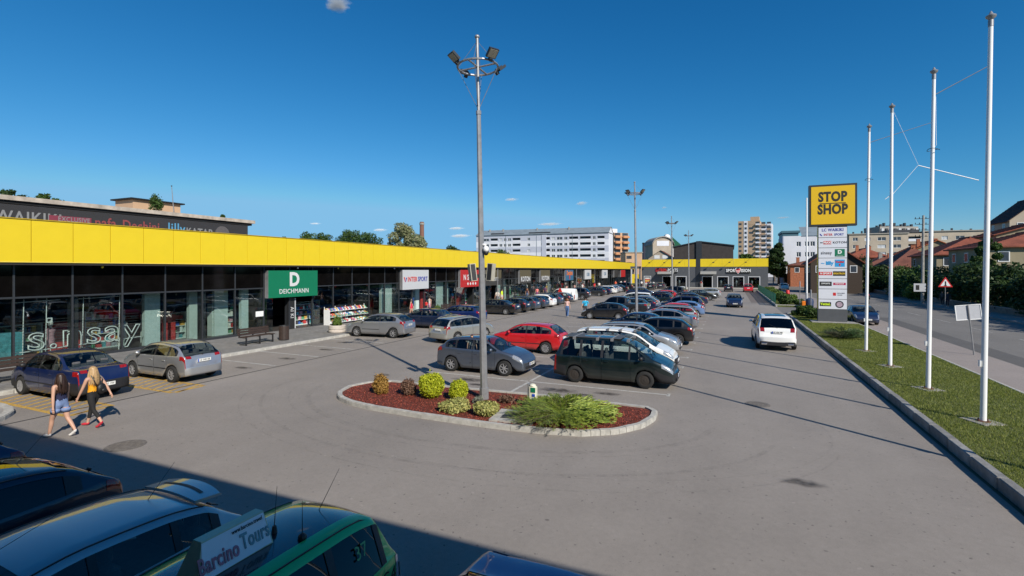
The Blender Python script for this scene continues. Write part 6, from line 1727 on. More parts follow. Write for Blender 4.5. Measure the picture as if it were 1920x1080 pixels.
# ---- road signs and small street things ----
def signpost(x, y, h, lab, name='road_sign', lean=0, z=.01):
    t = thing(name, lab, 'road sign', (x, y, z)); t.rotation_euler = (0, lean, 0)
    MB().bar((0, 0, 0), (0, 0, h), .032, n=8).build('post', M_galv, t); return t
t = signpost(11.1, 32.0, 2.5, 'grey back of a rectangular road sign on a tilting post on the sidewalk', lean=R(-5.5))
M_ = Matrix.Rotation(R(12), 4, 'Z')
MB().box(-.53, .53, .04, .06, 1.78, 2.48, M_).build('sign_plate', mat('sign_back', (.42, .43, .46), .5, .2, noise=.06), t)
b = MB().box(-.56, -.53, .02, .062, 1.75, 2.51, M_).box(.53, .56, .02, .062, 1.75, 2.51, M_).box(-.53, .53, .02, .062, 2.48, 2.51, M_).box(-.53, .53, .02, .062, 1.75, 1.78, M_).build('rim', M_white, t)
t = signpost(20.8, 66.8, 3.0, 'red and white triangular warning sign on the far side of the street')
def tri(parent, r, y, m, name, z=2.9):
    b = MB(); pts = [(math.sin(a) * r, z - .1 + math.cos(a) * r) for a in (0, 2.094, 4.189)]
    b.add([(x, y, zz) for x, zz in pts] + [(x, y + .012, zz) for x, zz in pts], [(0, 1, 2), (5, 4, 3), (0, 3, 4, 1), (1, 4, 5, 2), (2, 5, 3, 0)]); return b.build(name, m, parent)
tri(t, .72, -.06, M_redl, 'warning_triangle'); tri(t, .50, -.075, M_white, 'triangle_field'); MB().box(-.06, .06, -.083, -.0755, 2.62, 3.05).box(-.15, .12, -.083, -.0755, 2.56, 2.62).build('pictogram', M_ink, t)
for x, y, h, l in ((6.6, 57.5 - 5.5, 2.5, 'slim grey sign post in front of the round bushes'), (7.2, 61.0 + 4.3, 3.0, 'slim dark road sign seen edge-on near the lone white pole'), (8.3, 53.0, 3.1, 'slim red-edged road sign seen edge-on beside the pylon')):
    t = signpost(x, y, h, l); MB().box(-.02, .02, -.3, .3, h - .75, h - .05).build('sign_plate', M_redplastic if 'red' in l else M_sgrey, t)
t = thing('red_pillar', 'short round red post on the verge beyond the side entrance', 'bollard', (6.85, 75, .16)); MB().lathe([(.24, 0), (.24, 1.35), (.2, 1.42), (0, 1.45)], 14).lathe([(.255, .9), (.255, 1.0), (.24, 1.0), (.24, .9)], 14, close=True).build('body', M_redplastic, t, smooth='auto')
t = thing('waste_container', 'dark blue and orange round street container at the side entrance', 'container', (8.1, 64.6 + .2, .0))
MB().lathe([(.38, 0), (.42, .7), (.36, .95), (.15, 1.1), (0, 1.12)], 16).build('body', mat('container_blue', (.03, .05, .11), .5, noise=.1), t, smooth='auto'); MB().bevbox(-.8, -.42, -.25, .25, 0, .75, .06).build('side_box', M_orange, t)
# utility poles
def utility(x, y, h, lab, name='utility_pole'):
    t = thing(name, lab, 'utility pole', (x, y, 0))
    MB().bar((0, 0, 0), (.1, 0, h), .19, .12, 9).build('post', M_concd, t)
    b = MB()
    for i, z in enumerate((h - .4, h - 1.1, h - 1.8, h - 2.6)):
        b.bar((-.8 + .2 * i, 0, z), (.8 - .1 * i, 0, z), .035, n=5)
        for x_ in (-.7, -.3, .35, .7): b.bar((x_, 0, z), (x_, 0, z + .22), .05, .03, 6)
    b.build('crossarm', M_black, t)
    return t
utility(21.6, 76.5, 11.0, 'concrete utility pole with crossarms in front of the red roofs')
t = thing('notice_board', 'small white placard fixed at the foot of the utility pole', 'notice', (21.25, 76.2, 1.6)); MB().box(-.6, .6, -.03, .03, 0, 1.0).build('board', M_sgrey, t); MB().box(-.4, -.05, -.04, -.031, .2, .8).build('print', M_ink, t)
utility(14.6 + 7, 150, 9, 'thin street pole far down the avenue left'); utility(12.4, 180, 9, 'thin street pole far down the avenue right')
# motorbike rider on the far side of the street
t = thing('motor_scooter', 'parked dark scooter with red rear box under the trees across the street', 'scooter', (15.8, 70.5 + 5, 0), R(-95))
for x_ in (-.62, .62): MB().lathe([(.18, -.06), (.28, -.05), (.28, .05), (.18, .06)], 16, c=(x_, 0, .28), axis='y', close=True).build('wheel', M_tyre, t, smooth='auto')
MB().bevbox(-.75, .1, -.14, .14, .45, .85, .06).bevbox(-.1, .45, -.12, .12, .25, .36, .03).build('body', M_black, t, smooth='auto')
MB().bar((.62, 0, .3), (.40, 0, 1.05), .035).bar((.40, -.33, 1.08), (.40, .33, 1.08), .02).bevbox(.42, .55, -.18, .18, .55, 1.0, .04).build('handlebar', M_black, t); MB().bevbox(-.95, -.55, -.2, .2, .86, 1.2, .05).build('rear_box', M_redplastic, t)
# ================= BUILDINGS IN THE DISTANCE =================
M_wh = mat('render_white', (.66, .67, .72), .85, noise=.06, nscale=.25)
M_wh2 = mat('render_lilac_grey', (.45, .47, .55), .85, noise=.06, nscale=.25)
M_loggia = mat('loggia_dark', (.035, .037, .045), .6, noise=.4, nscale=.6)
M_win = mat('window_far', (.045, .055, .07), .15, noise=.5, nscale=.9)
M_winl = mat('window_blind', (.45, .47, .50), .6, noise=.1, nscale=1)
M_roofg = mat('roof_sheet_grey', (.20, .24, .27), .6, noise=.15, nscale=.5)
M_beige = mat('render_beige', (.40, .34, .27), .9, noise=.15, nscale=.3)
M_orangeb = mat('render_orange', (.50, .24, .12), .9, noise=.1, nscale=.3)
M_tan = mat('render_tan', (.50, .33, .21), .9, noise=.1, nscale=.3)
def face_frame(name, label, A, Bp, group=None):
    """an Empty at A whose x axis runs to Bp along the facade"""
    a = math.atan2(Bp[1] - A[1], Bp[0] - A[0]); t = thing(name, label, 'building', (A[0], A[1], 0), a, group)
    return t, math.hypot(Bp[0] - A[0], Bp[1] - A[1])
def windows(t, lst, y=0.0, frame=M_white):
    cache = {}
    for (x0, x1, z0, z1, kd) in lst:
        key = (round(x1 - x0, 2), round(z1 - z0, 2), kd)
        w, h = key[0], key[1]
        if key not in cache:
            if kd == 'loggia':
                m1 = MB().box(0, w, 1.1, 1.15, 0, h).mesh('loggia', M_loggia); m2 = MB().box(.05, w * .55, 1.06, 1.099, .2, h * .85).mesh('pane', M_win); m3 = MB().box(0, w, -.04, .10, 0, .95).mesh('parapet', M_wh)
                cache[key] = (m1, m2, m3)
            else:
                f = MB().box(0, w, .10, .16, 0, .09).box(0, w, .10, .16, h - .09, h).box(0, .09, .10, .16, .09, h - .09).box(w - .09, w, .10, .16, .09, h - .09).box(w / 2 - .05, w / 2 + .05, .10, .16, .09, h - .09)
                cache[key] = (f.mesh('window', frame), MB().box(.05, w - .05, .17, .19, .05, h - .05).mesh('pane', M_winl if kd == 'blind' else M_win), None)
        m1, m2, m3 = cache[key]
        o = link('loggia' if kd == 'loggia' else 'window', m1, t, (x0, y, z0)); link('pane', m2, o)
        if m3 and kd == 'loggia': link('parapet', m3, o)
# white apartment block: right end measured at px 1140, left end hidden behind the lamp mast
d_r, d_l = 228, 252
Ar = atpx(1141, 435.6, d=d_r); Al = atpx(893, 441.5, d=d_l)
blk, LW = face_frame('apartment_block', 'long white and lilac five storey apartment block with grey roof and loggias', Al, Ar)
zt = Ar[2]
FH = 2.82
holes, wl_ = [], []
random.seed(21)
cols_def = []
x = 2.0
pattern = [('w', 1.3), ('w', 2.9), ('l', 4.0), ('w', 1.6), ('w', 1.4), ('w', 1.6), ('l', 4.2), ('gap', 2), ('w', 1.4), ('gap', 4.0), ('l', 4.4), ('w', 1.8), ('w', 2.8), ('w', 1.6), ('l', 4.4), ('l', 5.2), ('w', 1.4), ('l', 3.4)]
tot = sum(p[1] for p in pattern); gap = (LW - 3 - tot) / len(pattern)
for kd, w in pattern:
    if kd != 'gap':
        for f in range(6):
            z1 = zt - 1.5 - f * FH
            if z1 < 3: continue
            if kd == 'l': wl_.append((x, x + w, z1 - 2.1, z1, 'loggia')); holes.append((x, x + w, z1 - 2.1, z1))
            else:
                k_ = random.choice(['win', 'win', 'blind']); wl_.append((x, x + w, z1 - 1.45, z1 - .1, k_)); holes.append((x, x + w, z1 - 1.45, z1 - .1))
    x += w + gap
# colour bands: one wall piece per storey
for f in range(7):
    za, zb = (zt - (f + 1) * FH + (0 if f else 0)) - .35, zt - f * FH - .35
    if f == 0: zb = zt
    za = max(0, za)
    if zb <= 0: break
    hs = []
    for h in holes:
        c0, c1 = max(h[2], za), min(h[3], zb)
        if c1 - c0 > .01: hs.append((h[0], h[1], c0, c1))
    wallgrid(0, LW, za, zb - .001, hs, M_wh if f % 2 == 1 else M_wh2, blk, 'wall_band', .5)
MB().box(0, LW, 1.16, 1.4, 0, zt - .2).box(.0, .3, .5, 12, 0, zt).box(0, LW, 11.7, 12, 0, zt).build('rear_wall', M_wh, blk)
MB().box(-.001 + LW - .3, LW, .51, 12, 0, zt).build('gable_wall', M_wh, blk)
windows(blk, wl_)
b = MB()
b.add([(-.3, -.5, zt), (LW + .3, -.5, zt), (LW + .3, 6, zt + 3.1), (-.3, 6, zt + 3.1), (-.3, 12.5, zt), (LW + .3, 12.5, zt)], [(0, 1, 2, 3), (3, 2, 5, 4), (0, 4, 5, 1)])
b.build('roof', M_roofg, blk)
b = MB(); b.add([(LW, 0, zt), (LW, 12, zt), (LW, 6, zt + 2.9), (LW + .1, 0, zt), (LW + .1, 12, zt), (LW + .1, 6, zt + 2.9)], [(0, 1, 2), (5, 4, 3), (0, 3, 4, 1), (1, 4, 5, 2), (2, 5, 3, 0)]); b.build('gable', M_wh, blk)
for (x0, x1) in ((LW * .12, LW * .22), (LW * .42, LW * .58)):
    MB().box(x0, x1, .4, 2.2, zt + .45, zt + 1.1).build('roof_terrace', M_loggia, blk); 
for q in (.24, .48, .52, .745): MB().box(LW * q, LW * q + .14, -.14, -.01, 2, zt).build('downpipe', M_roofg, blk)
for q in (.08, .19, .46, .70): MB().box(LW * q, LW * q + .5, 4, 5, zt + 1.8, zt + 3.4).build('chimney', M_concd, blk)
MB().box(LW * .52, LW * .555, -.25, -.01, 0, zt - .4).build('lilac_strip', M_wh2, blk)  # projecting strip in the lilac-grey render

# orange block with stacked balconies, right of the white block
Ao = atpx(1151, 436, d=246); Bo = atpx(1178, 440, d=250)
ob, OW = face_frame('apartment_block', 'orange block with rounded stacked balconies right of the white block', Ao, Bo)
zt = Ao[2]
MB().box(0, OW, 0, 12, 0, zt).build('wall', M_tan, ob); MB().box(OW * .15, OW * .5, 3, 9, zt, zt + 2.2).build('roof_cabin', M_wh, ob)
for f in range(6):
    z = zt - 2.6 - f * 2.8
    for (x0, x1) in ((.1, OW * .46), (OW * .56, OW - .05)):
        MB().bevbox(x0, x1, -1.5, -.01, z, z + 1.15, .35).build('balcony', M_orangeb, ob); MB().box(x0 + .2, x1 - .2, -.06, -.011, z + 1.16, z + 2.5).build('window', M_win, ob)
At = atpx(1173, 474, d=215); Bt = atpx(1204, 474, d=215)
tb, TW = face_frame('small_block', 'low flat-roofed tan building between orange block and far shop', At, Bt)
MB().box(0, TW, 0, 10, 0, At[2]).build('wall', M_tan, tb); MB().box(-.3, TW + .3, -.3, 10.3, At[2], At[2] + .4).build('roof', M_concd, tb)
for z in (At[2] - 2.6, At[2] - 5.4): MB().box(.4, 2.6, -.06, -.01, z, z + 1.3).build('window', M_win, tb)
c0 = atpx(1207, 455, d=300); t = thing('chimney_stack', 'thin dark factory chimney left of the round-roofed house', 'chimney', (c0[0], c0[1], 0)); MB().bar((0, 0, 0), (0, 0, c0[2]), 1.0, .8, 10).build('shaft', mat('dark_shaft', (.03, .03, .05), .9, noise=.1), t); MB().bar((0, 0, c0[2] - .8), (0, 0, c0[2]), .95, n=10).build('rim', M_black, t)
# round-roofed house
A = atpx(1224, 460, d=185); B_ = atpx(1262, 460, d=185)
rh, W_ = face_frame('round_roof_house', 'beige house with a barrel roof and satellite dish behind the yellow band', A, B_)
zb = A[2]; pts = [(0, 0), (W_, 0), (W_, zb)] + [(W_ / 2 + W_ / 2 * math.cos(R(a)), zb + 3.0 * math.sin(R(a))) for a in range(10, 171, 16)] + [(0, zb)]
b = MB(); n = len(pts); b.add([(x, 0, z) for x, z in pts] + [(x, 11, z) for x, z in pts], [tuple(range(n)), tuple(range(2 * n - 1, n - 1, -1))] + [(i, n + i, n + (i + 1) % n, (i + 1) % n) for i in range(n)]); b.build('wall', M_beige, rh)
q = [(W_ / 2 + (W_ / 2 + .4) * math.cos(R(a)), zb + 3.4 * math.sin(R(a))) for a in range(-4, 185, 14)]
b = MB(); n = len(q); b.add([(x, -.5, z) for x, z in q] + [(x, 11.4, z) for x, z in q] + [(x, -.5, z - .35) for x, z in q], [(i, i + 1, n + i + 1, n + i) for i in range(n - 1)] + [(i, 2 * n + i, 2 * n + i + 1, i + 1) for i in range(n - 1)]); b.build('roof', M_concd, rh)
MB().box(W_ * .2, W_ * .8, -.05, -.01, zb - .2, zb + 1.7).build('pale_panel', M_wh, rh)
t2 = thing('gabled_house', 'low brown gabled house in front of the barrel-roofed one', 'house', (A[0] * .93, A[1] * .93, 0), 0)
za = atpx(1231, 470, d=172)[2]
b = MB(); b.add([(-1.5, 0, 0), (6.8, 0, 0), (6.8, 0, za - 2.6), (2.6, 0, za), (-1.5, 0, za - 2.6), (-1.5, 9, 0), (6.8, 9, 0), (6.8, 9, za - 2.6), (2.6, 9, za), (-1.5, 9, za - 2.6)], [(0, 1, 2, 3, 4), (9, 8, 7, 6, 5), (1, 6, 7, 2), (0, 4, 9, 5)]); b.build('wall', M_beige, t2)
M_tile = None
def tile_mat(name, c):
    m = bpy.data.materials.new(name); m.use_nodes = True
    N, Lk = m.node_tree.nodes, m.node_tree.links; b = N['Principled BSDF']; b.inputs['Roughness'].default_value = .85
    tc = N.new('ShaderNodeTexCoord'); wv = N.new('ShaderNodeTexNoise'); wv.inputs['Scale'].default_value = 5; wv.inputs['Detail'].default_value = 8; wv.inputs['Roughness'].default_value = .8
    mp = N.new('ShaderNodeMapping'); mp.inputs['Scale'].default_value = (1, 1, 2.2); n2 = N.new('ShaderNodeTexNoise'); n2.inputs['Scale'].default_value = .7; n2.inputs['Detail'].default_value = 4
    mr = N.new('ShaderNodeMapRange'); mr.inputs['From Min'].default_value = .3; mr.inputs['From Max'].default_value = .7; mr.inputs['To Min'].default_value = .5; mr.inputs['To Max'].default_value = 1.35
    m2 = N.new('ShaderNodeMapRange'); m2.inputs['From Min'].default_value = .3; m2.inputs['From Max'].default_value = .7; m2.inputs['To Min'].default_value = .7; m2.inputs['To Max'].default_value = 1.2
    mu = N.new('ShaderNodeMath'); mu.operation = 'MULTIPLY'; mx = N.new('ShaderNodeMix'); mx.data_type = 'RGBA'; mx.blend_type = 'MULTIPLY'; mx.inputs[0].default_value = 1; mx.inputs[6].default_value = (*c, 1)
    Lk.new(tc.outputs['Object'], mp.inputs[0]); Lk.new(mp.outputs[0], wv.inputs['Vector']); Lk.new(tc.outputs['Object'], n2.inputs['Vector'])
    Lk.new(wv.outputs['Fac'], mr.inputs['Value']); Lk.new(n2.outputs['Fac'], m2.inputs['Value']); Lk.new(mr.outputs[0], mu.inputs[0]); Lk.new(m2.outputs[0], mu.inputs[1]); Lk.new(mu.outputs[0], mx.inputs[7]); Lk.new(mx.outputs[2], b.inputs['Base Color'])
    return m
T_red = tile_mat('roof_tile_red', (.24, .065, .035)); T_brown = tile_mat('roof_tile_brown', (.17, .060, .040)); T_orange = tile_mat('roof_tile_orange', (.46, .12, .03)); T_dark = tile_mat('roof_tile_dark', (.045, .022, .02))
def gable(name, label, x, y, rz, w, dd, eave, ridge, wallm, tile, chim=(), hip=0.0, win=True, cat='house', courses=0):
    """w across (gable side, local x), dd along the ridge (local y)"""
    t = thing(name, label, cat, (x, y, 0), rz)
    b = MB(); h0 = hip
    b.add([(-w / 2, 0, 0), (w / 2, 0, 0), (w / 2, 0, eave), (-w / 2, 0, eave), (-w / 2, dd, 0), (w / 2, dd, 0), (w / 2, dd, eave), (-w / 2, dd, eave)], [(0, 1, 2, 3), (5, 4, 7, 6), (1, 5, 6, 2), (4, 0, 3, 7)])
    if not hip: b.add([(-w / 2, 0, eave), (w / 2, 0, eave), (0, 0, ridge), (-w / 2, dd, eave), (w / 2, dd, eave), (0, dd, ridge)], [(0, 1, 2), (5, 4, 3)])
    b.build('wall', wallm, t)
    o_ = .5; sl = (ridge - eave) / (w / 2); e2 = eave - o_ * sl
    b = MB()
    y0, y1 = -o_, dd + o_
    A_ = [(-w / 2 - o_, y0, e2), (w / 2 + o_, y0, e2), (w / 2 + o_, y1, e2), (-w / 2 - o_, y1, e2), (0, y0 + h0 + (o_ if hip else 0), ridge), (0, y1 - h0 - (o_ if hip else 0), ridge)]
    up = [(a, b_, c + .16) for a, b_, c in A_]
    b.add(up, [(0, 4, 5, 3), (1, 2, 5, 4)] + ([(0, 1, 4), (2, 3, 5)] if hip else []))
    b.add(A_ + up, [(0, 3, 5, 4), (1, 4, 5, 2)] + ([(0, 4, 1), (2, 5, 3)] if hip else []) + [(0, 6, 9, 3), (1, 2, 8, 7), (0, 1, 7, 6) if hip else (0, 4, 10, 6), (1, 7, 10, 4) if not hip else (2, 3, 9, 8)])
    rf = b.build('roof', tile, t)
    b = MB(); n_ = max(3, int(dd / .4))
    b.bar((0, y0 + h0, ridge + .16), (0, y1 - h0, ridge + .16), .12, n=6)
    # tile courses as low battens
    nc = courses or int(w / 2 / .42)
    for s_ in (-1, 1):
        for i in range(1, nc):
            q = i / nc; xx = s_ * (w / 2 + o_) * (1 - q); zz = e2 + (ridge - e2) * q + .165; in_ = (h0 + o_ if hip else 0) * q
            b.box(xx - .05, xx + .05, y0 + in_, y1 - in_, zz - .02, zz + .035)
    b.build('tile_course', tile, rf)
    for (cx, cy, ch, cm) in chim: MB().box(cx - .35, cx + .35, cy - .35, cy + .35, eave, ridge + ch).box(cx - .42, cx + .42, cy - .42, cy + .42, ridge + ch, ridge + ch + .12).build('chimney', cm, rf)
    if win:
        for i in range(max(1, int(w / 2.6))):
            xx = -w / 2 + (i + .5) * w / max(1, int(w / 2.6))
            o = MB().box(xx - .55, xx + .55, -.06, -.01, eave - 1.9, eave - .6).build('window', M_white, t); MB().box(xx - .45, xx + .45, -.07, -.0605, eave - 1.8, eave - .7).build('pane', M_win, o)
        for i in range(max(1, int(dd / 3.2))):
            yy = (i + .5) * dd / max(1, int(dd / 3.2))
            o = MB().box(-w / 2 - .06, -w / 2 - .01, yy - .6, yy + .6, eave - 1.9, eave - .6).build('window', M_white, t); MB().box(-w / 2 - .07, -w / 2 - .0605, yy - .5, yy + .5, eave - 1.8, eave - .7).build('pane', M_win, o)
    return t
b = MB(); b.add([(-1.9, -.4, za - 2.9), (2.6, -.4, za + .1), (7.2, -.4, za - 2.9), (-1.9, 9.2, za - 2.9), (2.6, 9.2, za + .1), (7.2, 9.2, za - 2.9)], [(0, 1, 4, 3), (1, 2, 5, 4)]); b.build('roof', T_brown, t2)
for q in (.5, 3.2): o = MB().box(q, q + 1.8, -.06, -.01, za - 2.8, za - 1.6).build('window', M_white, t2)
t = thing('satellite_dish', 'white satellite dish on the green-roofed tower by the barrel roof', 'dish', atpx(1250, 445, d=190)[:2] + (atpx(1250, 445, d=190)[2],), 0)
MB().lathe([(0, .0), (.7, .15), (1.3, .5), (1.2, .5), (.7, .22), (0, .1)], 16, axis='y').build('reflector', M_white, t, smooth=True); MB().bar((0, 0, 0), (0, .3, -4), .12).build('mount', M_galv, t)
g0 = atpx(1259, 460, d=192)
gable('green_roof_tower', 'small tower with a green pyramid roof behind the barrel roof', g0[0], g0[1], 0, 7, 7, g0[2] - .2, g0[2] + 3.2, M_wh, mat('green_sheet', (.02, .10, .05), .5, noise=.1), hip=3.4, win=False, cat='building')

# tower block
d_t = 300
A = atpx(1384, 412, d=d_t + 6); B_ = atpx(1425, 410, d=d_t)
tw, W_ = face_frame('tower_block', 'tall beige and white residential tower with balconies on the skyline', A, B_)
zt = A[2] - 1
C2 = atpx(1448, 418, d=d_t + 14); D_ = 16
M_brk = mat('tower_brick', (.42, .30, .20), .9, noise=.12, nscale=.3)
MB().box(0, W_, 0, D_, 0, zt).build('wall', M_brk, tw); MB().box(W_ * .55, W_ * .95, 2, 9, zt, zt + 2.6).build('roof_cabin', M_brk, tw)
MB().box(W_ * .26, W_ * .44, -.15, -.01, 0, zt).build('white_strip', M_wh, tw)
MB().box(W_, W_ + 6.5, 3, D_ - 1, 0, zt - 2.0).build('side_wing', M_wh, tw)
for f in range(13):
    z = zt - 2.4 - f * 2.75
    if z < 5: break
    o = MB().box(W_ * .03, W_ * .16, -.06, -.01, z, z + 1.2).build('window', M_win, tw); MB().box(W_ * .30, W_ * .40, -.22, -.151, z, z + 1.3).build('window', M_win, tw)
    MB().box(W_ * .5, W_ * .70, -.06, -.01, z, z + 1.2).build('window', M_brk if f % 3 == 0 else M_win, tw)
    MB().box(W_ * .80, W_ - .2, -1.1, -.01, z - .4, z + .5).build('balcony', M_wh, tw); MB().box(W_ * .80, W_ - .2, -.06, -.011, z + .51, z + 1.7).build('window', M_win, tw)
    for q in (.6, 3.6): MB().box(W_ + q, W_ + q + 2.2, 1.8, 2.99, z - .6, z + .35).build('balcony', M_wh if (f + int(q)) % 2 else M_brk, tw); MB().box(W_ + q, W_ + q + 2.2, 2.95, 2.99, z + .36, z + 1.6).build('window', M_win, tw)
# grey-white corner block on the avenue
A = atpx(1470, 443, Y=158); B_ = atpx(1531, 441, Y=158)
gb, W_ = face_frame('corner_block', 'pale grey four storey block with a teal roof edge left of the pylon', A, B_)
zt = A[2]
wl_, hs = [], []
for f in range(4):
    z1 = zt - 1.6 - f * 2.9
    for i in range(8):
        x = W_ * .30 + i * (W_ * .68) / 8
        if i in (1, 4, 6): wl_.append((x, x + 1.1, z1 - 1.3, z1, 'win')); hs.append((x, x + 1.1, z1 - 1.3, z1))
wallgrid(0, W_, 0, zt, hs, M_wh, gb, th=.4); windows(gb, wl_)
MB().box(0, W_, .41, .6, 0, zt).box(-.3, -.001, 0, 14, 0, zt).build('side_wall', M_wh2, gb)
MB().box(-.6, W_ * .5, -.3, 12, zt + .9, zt + 1.5).box(-.3, W_ * .45, 0, 12, zt, zt + .9).build('roof', mat('teal_sheet', (.06, .14, .18), .5, noise=.1), gb)
b = MB(); b.add([(W_ * .55, -.2, zt), (W_ * 1.7, -.2, zt), (W_ * 1.7, 7, zt + 3), (W_ * .55, 7, zt + 3)], [(0, 1, 2, 3)]); b.build('sloped_roof', M_roofg, gb)
MB().box(W_ + .001, W_ * 1.7, .2, 12, 0, zt).build('wing', M_wh, gb)
for f in range(4):
    for i in range(5):
        z = zt - 2.9 - f * 2.9; x = W_ * 1.05 + i * W_ * .13; o = MB().box(x, x + 1.3, .1, .19, z, z + 1.4).build('window', M_win, gb)
MB().box(W_ * .12, W_ * .8, -3, -.01, 2.9, 3.5).build('canopy', M_frame, gb); MB().box(.05, W_ * .9, -.1, -.011, .1, 2.8).build('shopfront', M_ink, gb)
MB().box(W_ * .15, W_ * .5, -3.05, -3.001, 2.5, 2.88).build('red_sign', M_redl, gb)
# long beige block behind the red roofs
A = atpx(1592, 440, d=190); B_ = atpx(1852, 434, d=176)
bb, W_ = face_frame('apartment_block', 'long weathered beige flat-roofed block behind the red tiled roofs', A, B_)
zt = A[2]
wl_, hs = [], []; random.seed(4)
for f in range(5):
    z1 = zt - 1.2 - f * 2.8
    x = 1.2; i = 0
    while x < W_ - 3:
        w = (1.6, 2.6, 3.8, 1.8, 2.4)[(i * 3 + f // 9) % 5]
        if w > 3: wl_.append((x, x + w, z1 - 1.7, z1 + .1, 'loggia')); hs.append((x, x + w, z1 - 1.7, z1 + .1))
        else: wl_.append((x, x + w, z1 - 1.3, z1, random.choice(['win', 'blind', 'win']))); hs.append((x, x + w, z1 - 1.3, z1))
        x += w + 2.3; i += 1
wallgrid(0, W_, 0, zt, hs, M_beige, bb, th=.4); windows(bb, wl_)
MB().box(0, W_, 1.2, 12, 0, zt - .1).build('core', M_beige, bb)
MB().box(-.4, W_ * .45, -.4, 12.4, zt, zt + .35).box(W_ * .56, W_ + .3, -.4, 12.4, zt + .5, zt + .85).box(W_ * .58, W_, .02, 12, zt + .01, zt + .5).build('roof', M_concd, bb)
MB().box(W_ * .30, W_ * .54, 1.5, 9, zt + .36, zt + 1.5).build('roof_cabin', M_loggia, bb)
for i in range(14): MB().box(2 + i * W_ / 15, 2.5 + i * W_ / 15, 3, 3.6, zt + .36, zt + 1.2 + (i % 3) * .3).build('chimney', M_frame, bb)
A = atpx(1650, 424, d=260); B_ = atpx(1722, 424, d=260)
tb2, W_ = face_frame('distant_tower', 'grey stepped top of a farther tower above the beige block', A, B_)
MB().box(0, W_, 0, 12, 0, A[2] - .2).build('wall', M_concd, tb2)
for i in range(9): MB().box(.5 + i * W_ / 9, W_ / 9 * (i + 1) - .5, -.5, -.01, A[2] - 3.2 + (i % 2) * .6, A[2] - 1.2).build('window', M_loggia if i % 2 else M_winl, tb2)
for i in range(11): MB().box(.6 + i * W_ / 11, 1.4 + i * W_ / 11, 3, 4.2, A[2] - .2, A[2] + .6 + (i * 7 % 3) * .7).build('roof_vent', M_frame, tb2)

# ---- houses with tiled roofs along the street ----
M_plast = mat('plaster_ochre', (.28, .24, .16), .9, noise=.15, nscale=.5); M_brickw = mat('brick_orange', (.34, .12, .06), .9, noise=.3, nscale=3)
ch = M_brickw
def P2(px, d): q = atpx(px, 0, d=d); return q[0], q[1]
def hpx(label, px, d, eave, ridge, w, dd, wallm, tile, chim=(), hip=0.0, rz=0, name='house', **k):
    """near left corner of the eaves seen at px and distance d"""
    q = atpx(px, eave, d=d); zr = atpx(px, ridge, d=d + dd * .2)[2]
    return gable(name, label, q[0] + w / 2 * math.cos(R(rz)), q[1] + w / 2 * math.sin(R(rz)), R(rz), w, dd, q[2], zr, wallm, tile, chim, hip, **k)
hpx('small house with brown hipped roof and chimney left of the pylon', 1482, 128, 497, 489, 9, 8, M_brickw, T_brown, ((-2.5, 3, .8, ch),), 2)
hpx('dark timber house with a steep red roof just left of the pylon', 1520, 92, 492, 462, 8, 9, mat('dark_timber', (.05, .035, .025), .9, noise=.3), T_red, ((1, 4, .6, ch),))
hpx('house with broad red roof and brick chimney directly right of the pylon', 1588, 142, 482, 467, 10, 13, M_brickw, T_red, ((-2, 3, .9, ch), (2, 8, .8, ch)), 3)
hpx('low house with dark brown tiled roof between the first two flagpoles', 1612, 120, 504, 482, 12, 14, M_plast, T_brown, ((-1, 4, .8, M_concd), (2, 9, .9, ch)), 4)
hpx('house with the bright orange tiled roof in the middle of the row', 1702, 128, 474, 453, 12, 12, M_plast, T_orange, ((-3, 3, .5, ch), (2, 8, .8, ch)), 0, rz=0)
hpx('brown hipped roof house in front of the orange roof', 1668, 97, 500, 466, 10, 13, M_plast, T_brown, ((0, 5, .6, ch),), 5)
hpx('wide house with long red-brown roof behind the nearest flagpole', 1756, 78, 476, 447, 11, 12, M_plast, T_red, ((2, 4, .6, ch),), 4.5)
hpx('house with a large red tiled roof at the right edge', 1852, 61, 462, 437, 12, 12, M_plast, T_red, ((1, 4, .5, ch),), 4)
hpx('taller house with red roof behind the right edge house', 1868, 80, 440, 421, 12, 10, M_plast, T_red, ((2, 3, .5, ch),), 0)
hpx('dark steep mansard roof rising at the right edge of the skyline', 1893, 100, 412, 374, 10, 9, M_beige, T_dark, ((-1.0, 2, .3, ch),), 0, name='tall_house')
# garden wall and railing on the far sidewalk
M_gw = mat('garden_wall', (.17, .15, .13), .95, noise=.3, nscale=2, bump=.4)
for i, (y0, y1) in enumerate(((24, 50), (50.3, 86), (86.3, 130))):
    t = thing('garden_wall', ('low garden wall with dark railing at the right edge across the street', 'low garden wall under the hedge behind the flagpoles', 'low garden wall far along the street')[i], 'wall', (23.7, y0, .1))
    MB().box(0, .25, 0, y1 - y0, 0, .55).build('wall', M_gw, t)
    if i == 0:
        b = MB().box(.1, .13, 0, 26, .75, .79).box(.1, .13, 0, 26, 1.5, 1.54)
        for k in range(170): b.box(.105, .125, k * .153, k * .153 + .05, .552, 1.62)
        b.build('railing', M_ink, t)
    else: MB().box(-.03, .28, 0, y1 - y0, .55, .61).build('coping', M_concd, t)
